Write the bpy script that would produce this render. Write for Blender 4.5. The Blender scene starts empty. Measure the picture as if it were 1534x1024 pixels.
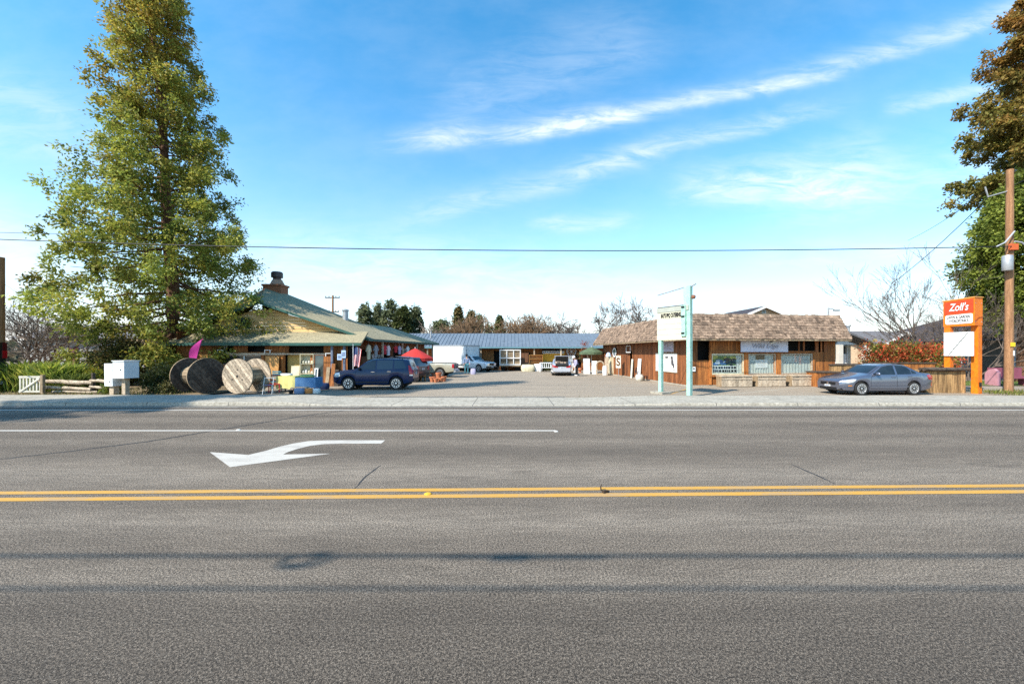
import bpy, bmesh, math, random
import numpy as np
from mathutils import Vector, Matrix
R = math.radians
SC = bpy.context.scene
COL = SC.collection

# ------------------------------------------------------------------ camera
F, H, HX, HY = 600.0, 2.0, 767.0, 528.0            # focal length in photo pixels, eye height, vanishing point
cam = bpy.data.objects.new('camera', bpy.data.cameras.new('camera'))
COL.objects.link(cam); SC.camera = cam
cam.location = (0, 0, H); cam.rotation_euler = (R(90), 0, 0)
cam.data.sensor_width = 36.0
cam.data.lens = 36.0 * F / 1534.0
cam.data.shift_y = (HY - 512.0) / 1534.0
cam.data.clip_start = 0.05; cam.data.clip_end = 5000

# ------------------------------------------------------------------ sun and sky
SUN_AZ, SUN_EL = 40.0, 43.0                          # shadows run towards (cos az, sin az)
sd = Vector((math.cos(R(SUN_AZ)) * math.cos(R(SUN_EL)), math.sin(R(SUN_AZ)) * math.cos(R(SUN_EL)), -math.sin(R(SUN_EL))))
sl = bpy.data.lights.new('sun', 'SUN'); sl.energy = 5.0; sl.angle = R(0.5); sl.color = (1.0, 0.94, 0.84)
so = bpy.data.objects.new('sun', sl); COL.objects.link(so)
so.rotation_euler = sd.to_track_quat('-Z', 'Y').to_euler()
SC.view_settings.view_transform = 'Standard'; SC.view_settings.look = 'None'
SC.view_settings.exposure = 0.8; SC.view_settings.gamma = 1.0; SC.view_settings.use_curve_mapping = False
SC.cycles.use_denoising = False
SC.cycles.max_bounces = 6; SC.cycles.diffuse_bounces = 3; SC.cycles.transparent_max_bounces = 8
SC.cycles.caustics_reflective = False; SC.cycles.caustics_refractive = False

W = bpy.data.worlds.new('World'); SC.world = W; W.use_nodes = True

class NT:                                            # a small node helper
    def __init__(s, nt): s.nt = nt; s.n = nt.nodes; s.l = nt.links
    def new(s, t, **k):
        n = s.n.new(t)
        for a, b in k.items(): setattr(n, a, b)
        return n
    def put(s, sock, v):
        if hasattr(v, 'is_output') or isinstance(v, bpy.types.NodeSocket): s.l.new(v, sock)
        elif v is not None: sock.default_value = v
    def math(s, op, a, b=None, c=None, clamp=False):
        n = s.new('ShaderNodeMath', operation=op, use_clamp=clamp)
        s.put(n.inputs[0], a)
        if b is not None: s.put(n.inputs[1], b)
        if c is not None: s.put(n.inputs[2], c)
        return n.outputs[0]
    def smooth(s, v, a, b):
        n = s.new('ShaderNodeMapRange', interpolation_type='SMOOTHSTEP')
        s.put(n.inputs[0], v); n.inputs[1].default_value = a; n.inputs[2].default_value = b
        n.inputs[3].default_value = 0; n.inputs[4].default_value = 1
        return n.outputs[0]
    def mix(s, fac, a, b, mode='MIX'):
        n = s.new('ShaderNodeMix', data_type='RGBA', blend_type=mode)
        s.put(n.inputs[0], fac)
        for sock, v in ((n.inputs[6], a), (n.inputs[7], b)):
            if isinstance(v, (tuple, list)) and len(v) == 3: v = (*v, 1)
            s.put(sock, v)
        return n.outputs[2]
    def noise(s, vec, scale=5, detail=4, rough=0.55, dist=0.0):
        n = s.new('ShaderNodeTexNoise')
        if vec is not None: s.l.new(vec, n.inputs['Vector'])
        n.inputs['Scale'].default_value = scale; n.inputs['Detail'].default_value = detail
        n.inputs['Roughness'].default_value = rough; n.inputs['Distortion'].default_value = dist
        return n.outputs[0]
    def mapping(s, vec, scale=(1, 1, 1), rot=(0, 0, 0), loc=(0, 0, 0)):
        n = s.new('ShaderNodeMapping')
        s.l.new(vec, n.inputs[0]); n.inputs[1].default_value = loc
        n.inputs[2].default_value = rot; n.inputs[3].default_value = scale
        return n.outputs[0]

def make_world():
    W.node_tree.nodes.clear(); t = NT(W.node_tree)
    out = t.new('ShaderNodeOutputWorld'); bg = t.new('ShaderNodeBackground')
    sky = t.new('ShaderNodeTexSky', sky_type='NISHITA')
    sky.sun_disc = False; sky.sun_elevation = R(SUN_EL)
    sky.sun_rotation = math.atan2(-sd.x, -sd.y)      # compass bearing of the sun, from +Y towards +X
    sky.air_density = 1.0; sky.dust_density = 0.6; sky.ozone_density = 1.6; sky.altitude = 300
    tc = t.new('ShaderNodeTexCoord'); d = tc.outputs['Generated']
    sep = t.new('ShaderNodeSeparateXYZ'); t.l.new(d, sep.inputs[0])
    hs = t.new('ShaderNodeHueSaturation'); t.l.new(sky.outputs[0], hs.inputs['Color'])
    hs.inputs['Saturation'].default_value = 1.42; hs.inputs['Hue'].default_value = 0.486; hs.inputs['Value'].default_value = 1.62
    # cirrus: streaks along great circles, in the tangent plane of the sky to the north
    yy = t.math('MAXIMUM', sep.outputs[1], 0.02)
    u0 = t.math('DIVIDE', sep.outputs[0], yy); v0 = t.math('DIVIDE', sep.outputs[2], yy)
    cmb = t.new('ShaderNodeCombineXYZ'); t.l.new(u0, cmb.inputs[0]); t.l.new(v0, cmb.inputs[1])
    warp = t.noise(cmb.outputs[0], 3.0, 5, 0.6)
    warp2 = t.noise(t.mapping(cmb.outputs[0], loc=(7, 3, 2)), 3.5, 5, 0.6)
    u = t.math('ADD', u0, t.math('MULTIPLY', t.math('SUBTRACT', warp2, 0.5), 0.10))
    v = t.math('ADD', v0, t.math('MULTIPLY', t.math('SUBTRACT', warp, 0.5), 0.055))
    fib = t.noise(t.mapping(cmb.outputs[0], (4, 17, 1), (0, 0, R(-14))), 1.7, 7, 0.66, 0.6)
    fib = t.smooth(fib, 0.28, 0.72)
    puff = t.smooth(t.noise(t.mapping(cmb.outputs[0], (1.2, 2.2, 1)), 3.2, 6, 0.6), 0.3, 0.75)
    def streak(x0, y0, x1, y1, w, s):
        ax, ay = (x0 - HX) / F, (HY - y0) / F; bx, by = (x1 - HX) / F, (HY - y1) / F
        L = math.hypot(bx - ax, by - ay); dx, dy = (bx - ax) / L, (by - ay) / L
        qu = t.math('SUBTRACT', u, ax); qv = t.math('SUBTRACT', v, ay)
        along = t.math('ADD', t.math('MULTIPLY', qu, dx / L), t.math('MULTIPLY', qv, dy / L))
        perp = t.math('ADD', t.math('MULTIPLY', qu, -dy), t.math('MULTIPLY', qv, dx))
        k = t.math('DIVIDE', perp, 1.3 * w / F)
        up = t.math('MAXIMUM', k, 0.0); dn = t.math('MAXIMUM', t.math('MULTIPLY', k, -1.9), 0.0)
        k = t.math('ADD', up, dn)
        m = t.math('EXPONENT', t.math('MULTIPLY', t.math('MULTIPLY', k, k), -1.0))
        m = t.math('MULTIPLY', m, t.math('MULTIPLY', t.smooth(along, -0.12, 0.25), t.math('SUBTRACT', 1.0, t.smooth(along, 0.75, 1.12))))
        return t.math('MULTIPLY', m, s)
    parts = [streak(590, 225, 1000, 172, 15, .62), streak(780, 203, 1260, 112, 12, .7), streak(1150, 133, 1640, -10, 16, .5),
             streak(600, 335, 980, 240, 18, .42), streak(850, 262, 1260, 160, 14, .48),
             streak(1330, 172, 1500, 126, 12, .5), streak(1010, 290, 1340, 282, 26, .75), streak(1100, 280, 1330, 225, 30, .3),
             streak(790, 337, 960, 337, 13, .5), streak(1120, 398, 1560, 368, 20, .5), streak(-120, 95, 140, 190, 28, .22),
             streak(-300, 345, 90, 415, 50, 1.1), streak(330, 395, 1100, 470, 44, .7), streak(-200, 180, 330, 260, 40, .25), streak(640, 180, 1000, 60, 50, .18), streak(1150, 330, 1600, 230, 40, .35), streak(560, 230, 720, 190, 12, .2)]
    acc = parts[0]
    for p in parts[1:]: acc = t.math('ADD', acc, p)
    acc = t.math('MULTIPLY', acc, t.math('ADD', 0.16, t.math('MULTIPLY', fib, 1.05)))
    veil = t.math('MULTIPLY', puff, t.math('MULTIPLY', t.smooth(v0, -0.1, 0.45), 0.10))
    acc = t.math('MULTIPLY', t.math('ADD', acc, veil, clamp=False), t.smooth(sep.outputs[1], 0.02, 0.2))
    # pale air near the horizon, thinned behind the view to lessen fill light
    haze = t.math('EXPONENT', t.math('MULTIPLY', t.math('MAXIMUM', sep.outputs[2], 0.0), -5.2))
    haze = t.math('MULTIPLY', haze, t.math('ADD', 0.40, t.math('MULTIPLY', t.smooth(sep.outputs[1], -0.25, 0.2), 0.52)))
    c = t.mix(haze, hs.outputs[0], (6.1, 6.2, 6.4))
    c = t.mix(t.math('MINIMUM', t.math('MULTIPLY', acc, .86), 0.85), c, (5.4, 5.9, 6.3))
    t.l.new(c, bg.inputs[0]); bg.inputs[1].default_value = 0.115
    t.l.new(bg.outputs[0], out.inputs[0])
make_world()

# ------------------------------------------------------------------ helpers
def G(x, y, z=0.0):                                  # photo pixel -> point on a level z
    Y = F * (H - z) / (y - HY)
    return Vector(((x - HX) / F * Y, Y, z))
def A(x, y, Y):                                      # photo pixel at depth Y
    return Vector(((x - HX) / F * Y, Y, H + (HY - y) / F * Y))

def pm(name, col, rough=0.75, col2=None, scale=4.0, stretch=(1, 1, 1), bump=0.0, bscale=None, metal=0.0, tint=0.0,
       attr=False, spec=0.35, coat=0.0, mixlo=0.3, mixhi=0.7, trans=0.0, emit=None, fine=0.0):
    m = bpy.data.materials.new(name); m.use_nodes = True
    t = NT(m.node_tree); b = m.node_tree.nodes['Principled BSDF']
    tc = t.new('ShaderNodeTexCoord'); o = tc.outputs['Object']
    if col2 is None: col2 = tuple(c * 0.72 for c in col)
    vec = t.mapping(o, stretch)
    n = t.smooth(t.noise(vec, scale, 5, 0.6), mixlo, mixhi)
    if attr:
        at = t.new('ShaderNodeAttribute', attribute_name='col'); base = at.outputs['Color']
        c = t.mix(n, base, t.mix(0.35, base, (0.02, 0.03, 0.01)))
    else:
        c = t.mix(n, col, col2)
    if fine:
        f = t.noise(vec, scale * 9, 3, 0.7)
        c = t.mix(fine, c, t.mix(t.smooth(f, 0.3, 0.7), (0.0, 0.0, 0.0), (1, 1, 1)), 'SOFT_LIGHT')
    if tint:
        at = t.new('ShaderNodeAttribute', attribute_name='tint')
        k = t.math('ADD', 1.0 - tint, t.math('MULTIPLY', at.outputs['Fac'], 2 * tint))
        kc = t.new('ShaderNodeCombineXYZ')
        for i in range(3): t.l.new(k, kc.inputs[i])
        c = t.mix(1.0, c, kc.outputs[0], 'MULTIPLY')
    t.put(b.inputs['Base Color'], c)
    b.inputs['Roughness'].default_value = rough; b.inputs['Metallic'].default_value = metal
    b.inputs['Specular IOR Level'].default_value = spec
    b.inputs['Coat Weight'].default_value = coat; b.inputs['Coat Roughness'].default_value = 0.06
    if bump:
        bn = t.new('ShaderNodeBump'); bn.inputs['Strength'].default_value = bump; bn.inputs['Distance'].default_value = 0.02
        t.l.new(t.noise(vec, bscale or scale * 4, 4, 0.65), bn.inputs['Height']); t.l.new(bn.outputs[0], b.inputs['Normal'])
    if trans:
        tr = t.new('ShaderNodeBsdfTranslucent'); t.put(tr.inputs[0], c)
        mx = t.new('ShaderNodeMixShader'); mx.inputs[0].default_value = trans
        t.l.new(b.outputs[0], mx.inputs[1]); t.l.new(tr.outputs[0], mx.inputs[2])
        t.l.new(mx.outputs[0], m.node_tree.nodes['Material Output'].inputs[0])
    return m

def glass_mat(name, tintc=(0.85, 0.92, 0.92), refl=0.12, rough=0.02):
    m = bpy.data.materials.new(name); m.use_nodes = True; t = NT(m.node_tree); t.n.clear()
    out = t.new('ShaderNodeOutputMaterial'); tr = t.new('ShaderNodeBsdfTransparent'); gl = t.new('ShaderNodeBsdfGlossy')
    tr.inputs[0].default_value = (*tintc, 1); gl.inputs['Roughness'].default_value = rough
    lw = t.new('ShaderNodeLayerWeight'); fc = t.math('MULTIPLY', t.math('POWER', lw.outputs['Facing'], 4.0), .8)
    mx = t.new('ShaderNodeMixShader'); t.l.new(t.math('ADD', fc, refl, clamp=True), mx.inputs[0])
    t.l.new(tr.outputs[0], mx.inputs[1]); t.l.new(gl.outputs[0], mx.inputs[2]); t.l.new(mx.outputs[0], out.inputs[0])
    return m

class MB:
    def __init__(s): s.cuts = []; s.v = []; s.f = []; s.t = []; s.m = []; s.ti = 0.5; s.mi = 0
    def add(s, vs, fs):
        o = len(s.v); s.cuts.append((o, len(s.f))); s.v.extend([tuple(p) for p in vs])
        for f in fs: s.f.append([o + i for i in f]); s.t.append(s.ti); s.m.append(s.mi)
        return s
    def box(s, x0, x1, y0, y1, z0, z1):
        return s.add([(x0, y0, z0), (x1, y0, z0), (x1, y1, z0), (x0, y1, z0), (x0, y0, z1), (x1, y0, z1), (x1, y1, z1), (x0, y1, z1)],
                     [(0, 3, 2, 1), (4, 5, 6, 7), (0, 1, 5, 4), (1, 2, 6, 5), (2, 3, 7, 6), (3, 0, 4, 7)])
    def ob(s, c, sz, rot=None):                      # oriented box; rot is a 3x3 matrix
        hx, hy, hz = sz[0] / 2, sz[1] / 2, sz[2] / 2; M = rot or Matrix.Identity(3); c = Vector(c)
        vs = [c + M @ Vector((a * hx, b * hy, d * hz)) for d in (-1, 1) for a, b in ((-1, -1), (1, -1), (1, 1), (-1, 1))]
        return s.add(vs, [(0, 3, 2, 1), (4, 5, 6, 7), (0, 1, 5, 4), (1, 2, 6, 5), (2, 3, 7, 6), (3, 0, 4, 7)])
    def tube(s, pts, rad, n=8, caps=True):
        pts = [Vector(p) for p in pts]; k = len(pts)
        if not hasattr(rad, '__len__'): rad = [rad] * k
        vs = []; up = Vector((0.013, 0.021, 1)).normalized()
        for i, p in enumerate(pts):
            d = (pts[min(i + 1, k - 1)] - pts[max(i - 1, 0)]).normalized()
            a = d.cross(up)
            if a.length < 0.05: a = d.cross(Vector((1, 0.03, 0)))
            a.normalize(); b = d.cross(a)
            for j in range(n):
                an = 2 * math.pi * j / n; vs.append(p + (a * math.cos(an) + b * math.sin(an)) * rad[i])
        fs = [(i * n + j, i * n + (j + 1) % n, (i + 1) * n + (j + 1) % n, (i + 1) * n + j) for i in range(k - 1) for j in range(n)]
        if caps: fs += [tuple(reversed(range(n))), tuple((k - 1) * n + j for j in range(n))]
        return s.add(vs, fs)
    def prism(s, poly, y0, y1, axis='y'):            # polygon in xz (axis y), yz (axis x) or xy (axis z)
        n = len(poly)
        mk = {'y': lambda p, e: (p[0], e, p[1]), 'x': lambda p, e: (e, p[0], p[1]), 'z': lambda p, e: (p[0], p[1], e)}[axis]
        vs = [mk(p, y0) for p in poly] + [mk(p, y1) for p in poly]
        fs = [tuple(range(n)), tuple(reversed(range(n, 2 * n)))] + [(j, j + n, (j + 1) % n + n, (j + 1) % n) for j in range(n)]
        return s.add(vs, fs)
    def lathe(s, prof, n=20, c=(0, 0, 0), axis='z'):
        vs = []
        for r, z in prof:
            for j in range(n):
                a = 2 * math.pi * j / n; p = (r * math.cos(a), r * math.sin(a), z)
                if axis == 'y': p = (p[0], z, p[1])
                if axis == 'x': p = (z, p[0], p[1])
                vs.append((p[0] + c[0], p[1] + c[1], p[2] + c[2]))
        k = len(prof)
        fs = [(i * n + j, i * n + (j + 1) % n, (i + 1) * n + (j + 1) % n, (i + 1) * n + j) for i in range(k - 1) for j in range(n)]
        fs += [tuple(reversed(range(n))), tuple((k - 1) * n + j for j in range(n))]
        return s.add(vs, fs)
    def each(s, name, mats, parent=None, smooth=None):   # every added piece as an object of its own
        c = s.cuts + [(len(s.v), len(s.f))]; r = []
        for (v0, f0), (v1, f1) in zip(c, c[1:]):
            q = MB(); q.v = s.v[v0:v1]; q.f = [[i - v0 for i in f] for f in s.f[f0:f1]]; q.t = s.t[f0:f1]; q.m = s.m[f0:f1]
            r.append(q.build(name, mats, parent, smooth))
        return r
    def build(s, name, mats, parent=None, smooth=None, loc=None, kind=None):
        me = bpy.data.meshes.new(name); me.from_pydata(s.v, [], s.f)
        if not isinstance(mats, (list, tuple)): mats = [mats]
        for m in mats: me.materials.append(m)
        at = me.attributes.new('tint', 'FLOAT', 'FACE'); at.data.foreach_set('value', np.array(s.t, 'f'))
        if max(s.m, default=0): me.polygons.foreach_set('material_index', np.array(s.m, 'i'))
        bm = bmesh.new(); bm.from_mesh(me); bmesh.ops.recalc_face_normals(bm, faces=bm.faces); bm.to_mesh(me); bm.free()
        if smooth is not None:
            me.polygons.foreach_set('use_smooth', np.ones(len(me.polygons), bool)); me.set_sharp_from_angle(angle=R(smooth))
        me.update()
        o = bpy.data.objects.new(name, me); COL.objects.link(o)
        if parent: o.parent = parent
        if loc is not None: o.location = loc
        if kind: o['kind'] = kind
        return o

def T(name, label, cat, loc=(0, 0, 0), rz=0.0, group=None):
    o = bpy.data.objects.new(name, None); COL.objects.link(o); o.empty_display_size = 0.2
    o.location = loc; o.rotation_euler = (0, 0, rz); o['label'] = label; o['category'] = cat
    if group: o['group'] = group
    return o
def tag(o, label, cat, group=None):
    o['label'] = label; o['category'] = cat
    if group: o['group'] = group
    return o
def dup(root, loc, rz, label, group=None):
    r = root.copy(); COL.objects.link(r); r.location = loc; r.rotation_euler = (0, 0, rz); r['label'] = label
    if group: r['group'] = group
    for ch in list(root.children):
        c = ch.copy(); COL.objects.link(c); c.parent = r
        for g in ch.children:
            d = g.copy(); COL.objects.link(d); d.parent = c
    return r
def text(s, size, mat, parent, loc, rot=(R(90), 0, 0), align='CENTER', ext=0.004, shear=0.0, sx=1.0, name='lettering', bold=0.0):
    cu = bpy.data.curves.new('t', 'FONT'); cu.body = s; cu.size = size; cu.align_x = align; cu.align_y = 'CENTER'
    cu.extrude = ext; cu.shear = shear; cu.offset = bold
    o = bpy.data.objects.new('t', cu); COL.objects.link(o)
    me = bpy.data.meshes.new_from_object(o.evaluated_get(bpy.context.evaluated_depsgraph_get()))
    bpy.data.objects.remove(o); bpy.data.curves.remove(cu)
    me.materials.clear(); me.materials.append(mat)
    r = bpy.data.objects.new(name, me); COL.objects.link(r); r.parent = parent; r.location = loc; r.rotation_euler = rot; r.scale = (sx, 1, 1)
    return r
def leaf_mesh(name, mat, parent, c, d, size, col, wid=0.42, rng=None, kind=None, nrm=None):
    """c centres (N,3), d long axes (N,3), size (N,), col (N,3): one bent diamond leaf spray each"""
    rng = rng or np.random.default_rng(1); N = len(c)
    d = d / (np.linalg.norm(d, axis=1, keepdims=True) + 1e-9)
    r = rng.normal(size=(N, 3))
    if nrm is not None: r = np.cross(nrm + r * .38, d) * -1.0; r = np.cross(r, d)
    w = np.cross(d, r); w /= (np.linalg.norm(w, axis=1, keepdims=True) + 1e-9)
    s = size[:, None]
    v = np.empty((N, 4, 3), 'f')
    v[:, 0] = c - d * s * .5; v[:, 1] = c + w * s * wid * .5 + d * s * .05; v[:, 2] = c + d * s * .5; v[:, 3] = c - w * s * wid * .5 + d * s * .05
    me = bpy.data.meshes.new(name)
    me.vertices.add(N * 4); me.vertices.foreach_set('co', v.ravel())
    me.loops.add(N * 4); me.loops.foreach_set('vertex_index', np.arange(N * 4, dtype='i'))
    me.polygons.add(N); me.polygons.foreach_set('loop_start', np.arange(0, N * 4, 4, dtype='i'))
    a = me.attributes.new('col', 'FLOAT_COLOR', 'FACE')
    a.data.foreach_set('color', np.concatenate([np.clip(col, 0, 1), np.ones((N, 1))], 1).astype('f').ravel())
    me.materials.append(mat); me.update(calc_edges=True)
    o = bpy.data.objects.new(name, me); COL.objects.link(o)
    if parent: o.parent = parent
    if kind: o['kind'] = kind
    return o

# ------------------------------------------------------------------ materials
M = {}
M['white'] = pm('white_paint', (.72, .72, .70), .5, (.60, .60, .58), 3)
M['offwhite'] = pm('aged_white', (.62, .60, .52), .7, (.45, .42, .34), 3, fine=.4)
M['cream'] = pm('cream_panel', (.66, .60, .42), .6, (.52, .46, .30), 2.5, fine=.3)
M['black'] = pm('black_paint', (.012, .012, .014), .45)
M['rubber'] = pm('rubber', (.022, .021, .02), .85)
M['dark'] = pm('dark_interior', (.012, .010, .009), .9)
M['chrome'] = pm('chrome', (.75, .75, .76), .18, (.6, .6, .62), metal=1)
M['alloy'] = pm('alloy', (.62, .62, .63), .32, (.5, .5, .5), metal=.75)
M['steel'] = pm('galvanised', (.42, .43, .44), .5, (.32, .33, .34), 6, metal=.5)
M['concrete'] = pm('concrete', (.345, .315, .255), .9, (.28, .255, .205), 1.2, fine=.4, bump=.2)
M['plank'] = pm('orange_plank', (.38, .140, .032), .75, (.15, .050, .014), 2.2, (9, 9, .7), tint=.5, fine=.5, bump=.3)
M['redplank'] = pm('red_plank', (.29, .103, .032), .75, (.12, .040, .014), 2.2, (9, 9, .7), tint=.5, fine=.5, bump=.3)
M['greywood'] = pm('weathered_wood', (.36, .27, .17), .85, (.17, .12, .07), 2.0, (8, 8, 1), tint=.45, fine=.5, bump=.3)
M['palewood'] = pm('pale_weathered_wood', (.50, .41, .30), .85, (.27, .205, .14), 2.2, (5, 5, 5), tint=.4, fine=.5, bump=.25)
M['planter'] = pm('sunburnt_planter_wood', (.42, .25, .105), .85, (.15, .085, .035), 2.0, (7, 7, .8), tint=.5, fine=.5, bump=.3)
M['darkwood'] = pm('dark_weathered_wood', (.10, .075, .055), .9, (.035, .026, .02), 2.2, (4, 4, 4), tint=.45, fine=.5)
M['pine'] = pm('pine_furniture', (.52, .27, .075), .5, (.36, .16, .04), 3, (6, 6, 1), tint=.3, fine=.3)
M['walnut'] = pm('walnut_furniture', (.16, .07, .028), .5, (.09, .036, .014), 3, (6, 6, 1), tint=.3)
M['shake'] = pm('cedar_shake', (.275, .195, .135), .9, (.135, .090, .062), 3, (3, 3, 3), tint=.55, fine=.6, bump=.3)
M['shingle'] = pm('composition_shingle', (.315, .27, .165), .95, (.215, .188, .118), 6, (1, 1, 1), fine=.9, bump=.5, bscale=30)
M['siding'] = pm('tan_siding', (.72, .47, .21), .8, (.58, .37, .15), 2, (.6, 1, 8), tint=.2)
M['greentrim'] = pm('green_gutter', (.028, .098, .075), .55, (.02, .07, .055), 3)
M['mint'] = pm('mint_paint', (.34, .56, .46), .65, (.24, .41, .34), 2.5, fine=.5)
M['orange'] = pm('orange_sign_paint', (.74, .175, .004), .55, (.60, .135, .005), 2.2, (1, 1, .5), fine=.25)
M['redsign'] = pm('red_orange_face', (.70, .055, .012), .45, (.58, .045, .012), 2.5, fine=.2)
M['pole'] = pm('utility_pole_wood', (.33, .175, .085), .9, (.19, .095, .045), 1.6, (12, 12, .7), fine=.6, bump=.4)
M['metalroof'] = pm('blue_metal_roof', (.165, .20, .235), .5, (.13, .16, .19), 2.5, (1, .3, 1), metal=.2, tint=.15)
M['brick'] = pm('chimney_brick', (.36, .15, .075), .9, (.22, .09, .05), 14, fine=.6, bump=.4)
M['bark'] = pm('conifer_bark', (.17, .085, .045), .95, (.07, .036, .022), 4, (5, 5, .8), bump=.6, fine=.5)
M['greybark'] = pm('grey_bark', (.16, .125, .10), .95, (.09, .07, .058), 5, (4, 4, 1))
M['leaf'] = pm('foliage', (.1, .1, .1), .6, attr=True, trans=.42, scale=1.5, spec=.25)
M['red'] = pm('red_paint', (.48, .02, .02), .4, (.40, .015, .015), 3)
M['taillight'] = pm('tail_lamp_red', (.42, .008, .014), .15, (.36, .006, .012), 8, coat=.6)
M['headlight'] = pm('headlamp', (.75, .77, .78), .12, (.55, .57, .60), 9, coat=1, metal=.3)
M['amber'] = pm('amber_lamp', (.65, .22, .02), .2)
M['carglass'] = pm('car_glass', (.010, .014, .020), .03, (.02, .028, .035), 1.5, spec=.5)
M['carglass_b'] = pm('tinted_car_glass', (.008, .012, .02), .04, spec=.8)
M['clear'] = glass_mat('window_glass', (.95, .98, .97), .05)
M['darkglass'] = pm('dark_window', (.02, .03, .032), .06, (.06, .075, .07), 2.5, spec=.7)
M['umbred'] = pm('red_canvas', (.62, .05, .04), .8, (.52, .04, .035), 3, trans=.25)
M['umbgreen'] = pm('green_canvas', (.12, .17, .09), .85, (.07, .1, .055), 3, trans=.2)
M['terracotta'] = pm('terracotta', (.52, .19, .085), .85, (.40, .13, .06), 6)
M['tar_and_shadow'] = pm('tar_and_shadow', (.022, .021, .021), .7, (.04, .038, .036), 8)  # colour of real cracks and of the painted shadow strip
M['cable'] = pm('cable', (.02, .02, .022), .6)
def flat(name, c, rough=.8, **k):
    if name not in M: M[name] = pm(name, c, rough, tuple(x * .85 for x in c), **k)
    return M[name]

# ------------------------------------------------------------------ ground, road, lot
def asphalt(name, c1, c2, band=None, speck=0.6, bands=()):
    m = bpy.data.materials.new(name); m.use_nodes = True; t = NT(m.node_tree); b = m.node_tree.nodes['Principled BSDF']
    tc = t.new('ShaderNodeTexCoord'); o = tc.outputs['Object']
    big = t.smooth(t.noise(t.mapping(o, (.10, .7, 1)), 1.0, 5, .62), .3, .7)
    patch = t.smooth(t.noise(t.mapping(o, (.35, 1, 1)), .9, 8, .72, 1.2), .34, .68)
    c = t.mix(t.math('ADD', t.math('MULTIPLY', big, .6), t.math('MULTIPLY', patch, .4)), c1, c2)
    sep = t.new('ShaderNodeSeparateXYZ'); t.l.new(o, sep.inputs[0])
    wob = t.math('MULTIPLY', t.math('SUBTRACT', t.noise(t.mapping(o, (.16, .8, 1)), 1.0, 4, .6), .5), .55)
    y = t.math('ADD', sep.outputs[1], wob)
    for y0, w, k in bands:                           # wheel-polished and oil-darkened strips along the lanes
        g = t.math('DIVIDE', t.math('SUBTRACT', y, y0), w)
        g = t.math('EXPONENT', t.math('MULTIPLY', t.math('MULTIPLY', g, g), -1.0))
        c = t.mix(t.math('MULTIPLY', g, abs(k)), c, (.035, .031, .028) if k < 0 else (.36, .325, .285))
    wear = t.smooth(t.noise(t.mapping(o, (.9, 5.5, 1)), 1.6, 7, .72, .4), .33, .67)
    c = t.mix(t.math('MULTIPLY', wear, .42), c, tuple(v * .58 for v in c1))
    blot = t.smooth(t.noise(t.mapping(o, (.5, 1.2, 1), loc=(5, 9, 0)), 1.1, 6, .7), .56, .70)
    c = t.mix(t.math('MULTIPLY', blot, .35), c, tuple(v * .45 for v in c1))
    for sc, lo, hi, f in ((52, .36, .66, .52), (120, .37, .63, .75), (290, .36, .64, .6)):
        s = t.smooth(t.noise(o, sc, 2, .6), lo, hi)
        c = t.mix(speck * f, c, t.mix(s, (.05, .046, .042), (.97, .94, .89)), 'OVERLAY')
    vor = t.new('ShaderNodeTexVoronoi'); vor.inputs['Scale'].default_value = 95; t.l.new(o, vor.inputs['Vector'])
    st = t.math('MULTIPLY', t.math('LESS_THAN', vor.outputs['Distance'], .16), t.math('GREATER_THAN', t.noise(o, 31, 1), .56))
    c = t.mix(t.math('MULTIPLY', st, .75), c, (.56, .51, .43))
    t.put(b.inputs['Base Color'], c); b.inputs['Roughness'].default_value = .9; b.inputs['Specular IOR Level'].default_value = .2
    bn = t.new('ShaderNodeBump'); bn.inputs['Strength'].default_value = .8; bn.inputs['Distance'].default_value = .012
    hgt = t.math('ADD', t.math('MULTIPLY', t.noise(o, 70, 3, .7), .35), t.math('MULTIPLY', t.noise(o, 210, 2, .7), .7))
    t.l.new(hgt, bn.inputs['Height']); t.l.new(bn.outputs[0], b.inputs['Normal'])
    return m
M['road'] = asphalt('road_asphalt', (.128, .112, .097), (.194, .169, .144), speck=1.0,
                    bands=((1.7, 1.45, -.72), (4.75, .30, .26), (3.55, .22, .16), (3.1, .25, -.18), (5.3, .16, -.12), (6.6, .55, .30), (8.15, .5, -.26), (9.0, .3, .08), (9.55, .3, -.18), (11.1, .35, -.26), (11.9, .3, .08), (12.7, .3, -.30), (13.45, .25, .14), (14.6, .22, -.25)))
M['lot'] = asphalt('lot_asphalt', (.325, .275, .215), (.235, .20, .16), speck=.5)
M['dirt'] = pm('bare_dirt', (.20, .155, .10), .95, (.11, .085, .05), 1.2, fine=.6)
M['soil'] = pm('planting_soil', (.13, .09, .055), .95, (.22, .165, .09), 2.5, fine=.7, bump=.5)
M['lawn'] = pm('lawn_base', (.09, .14, .03), .95, (.15, .17, .05), 1.5, fine=.6)
def paint(name, c, worn=.5):
    m = bpy.data.materials.new(name); m.use_nodes = True; t = NT(m.node_tree); b = m.node_tree.nodes['Principled BSDF']
    tc = t.new('ShaderNodeTexCoord'); o = tc.outputs['Object']
    k = t.smooth(t.noise(o, 26, 4, .75), .54, .68); k2 = t.smooth(t.noise(t.mapping(o, (.5, 2, 1)), 2.5, 4, .6), .4, .8)
    c1 = t.mix(t.math('MULTIPLY', t.noise(o, 120, 2), .35), c, tuple(x * .6 for x in c))
    t.put(b.inputs['Base Color'], t.mix(t.math('MULTIPLY', t.math('ADD', k, k2), worn), c1, (.22, .195, .17)))
    b.inputs['Roughness'].default_value = .8; return m
M['roadwhite'] = paint('road_paint_white', (.47, .44, .385), .55)
M['roadyellow'] = paint('road_paint_yellow', (.50, .265, .035), .6)

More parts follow.
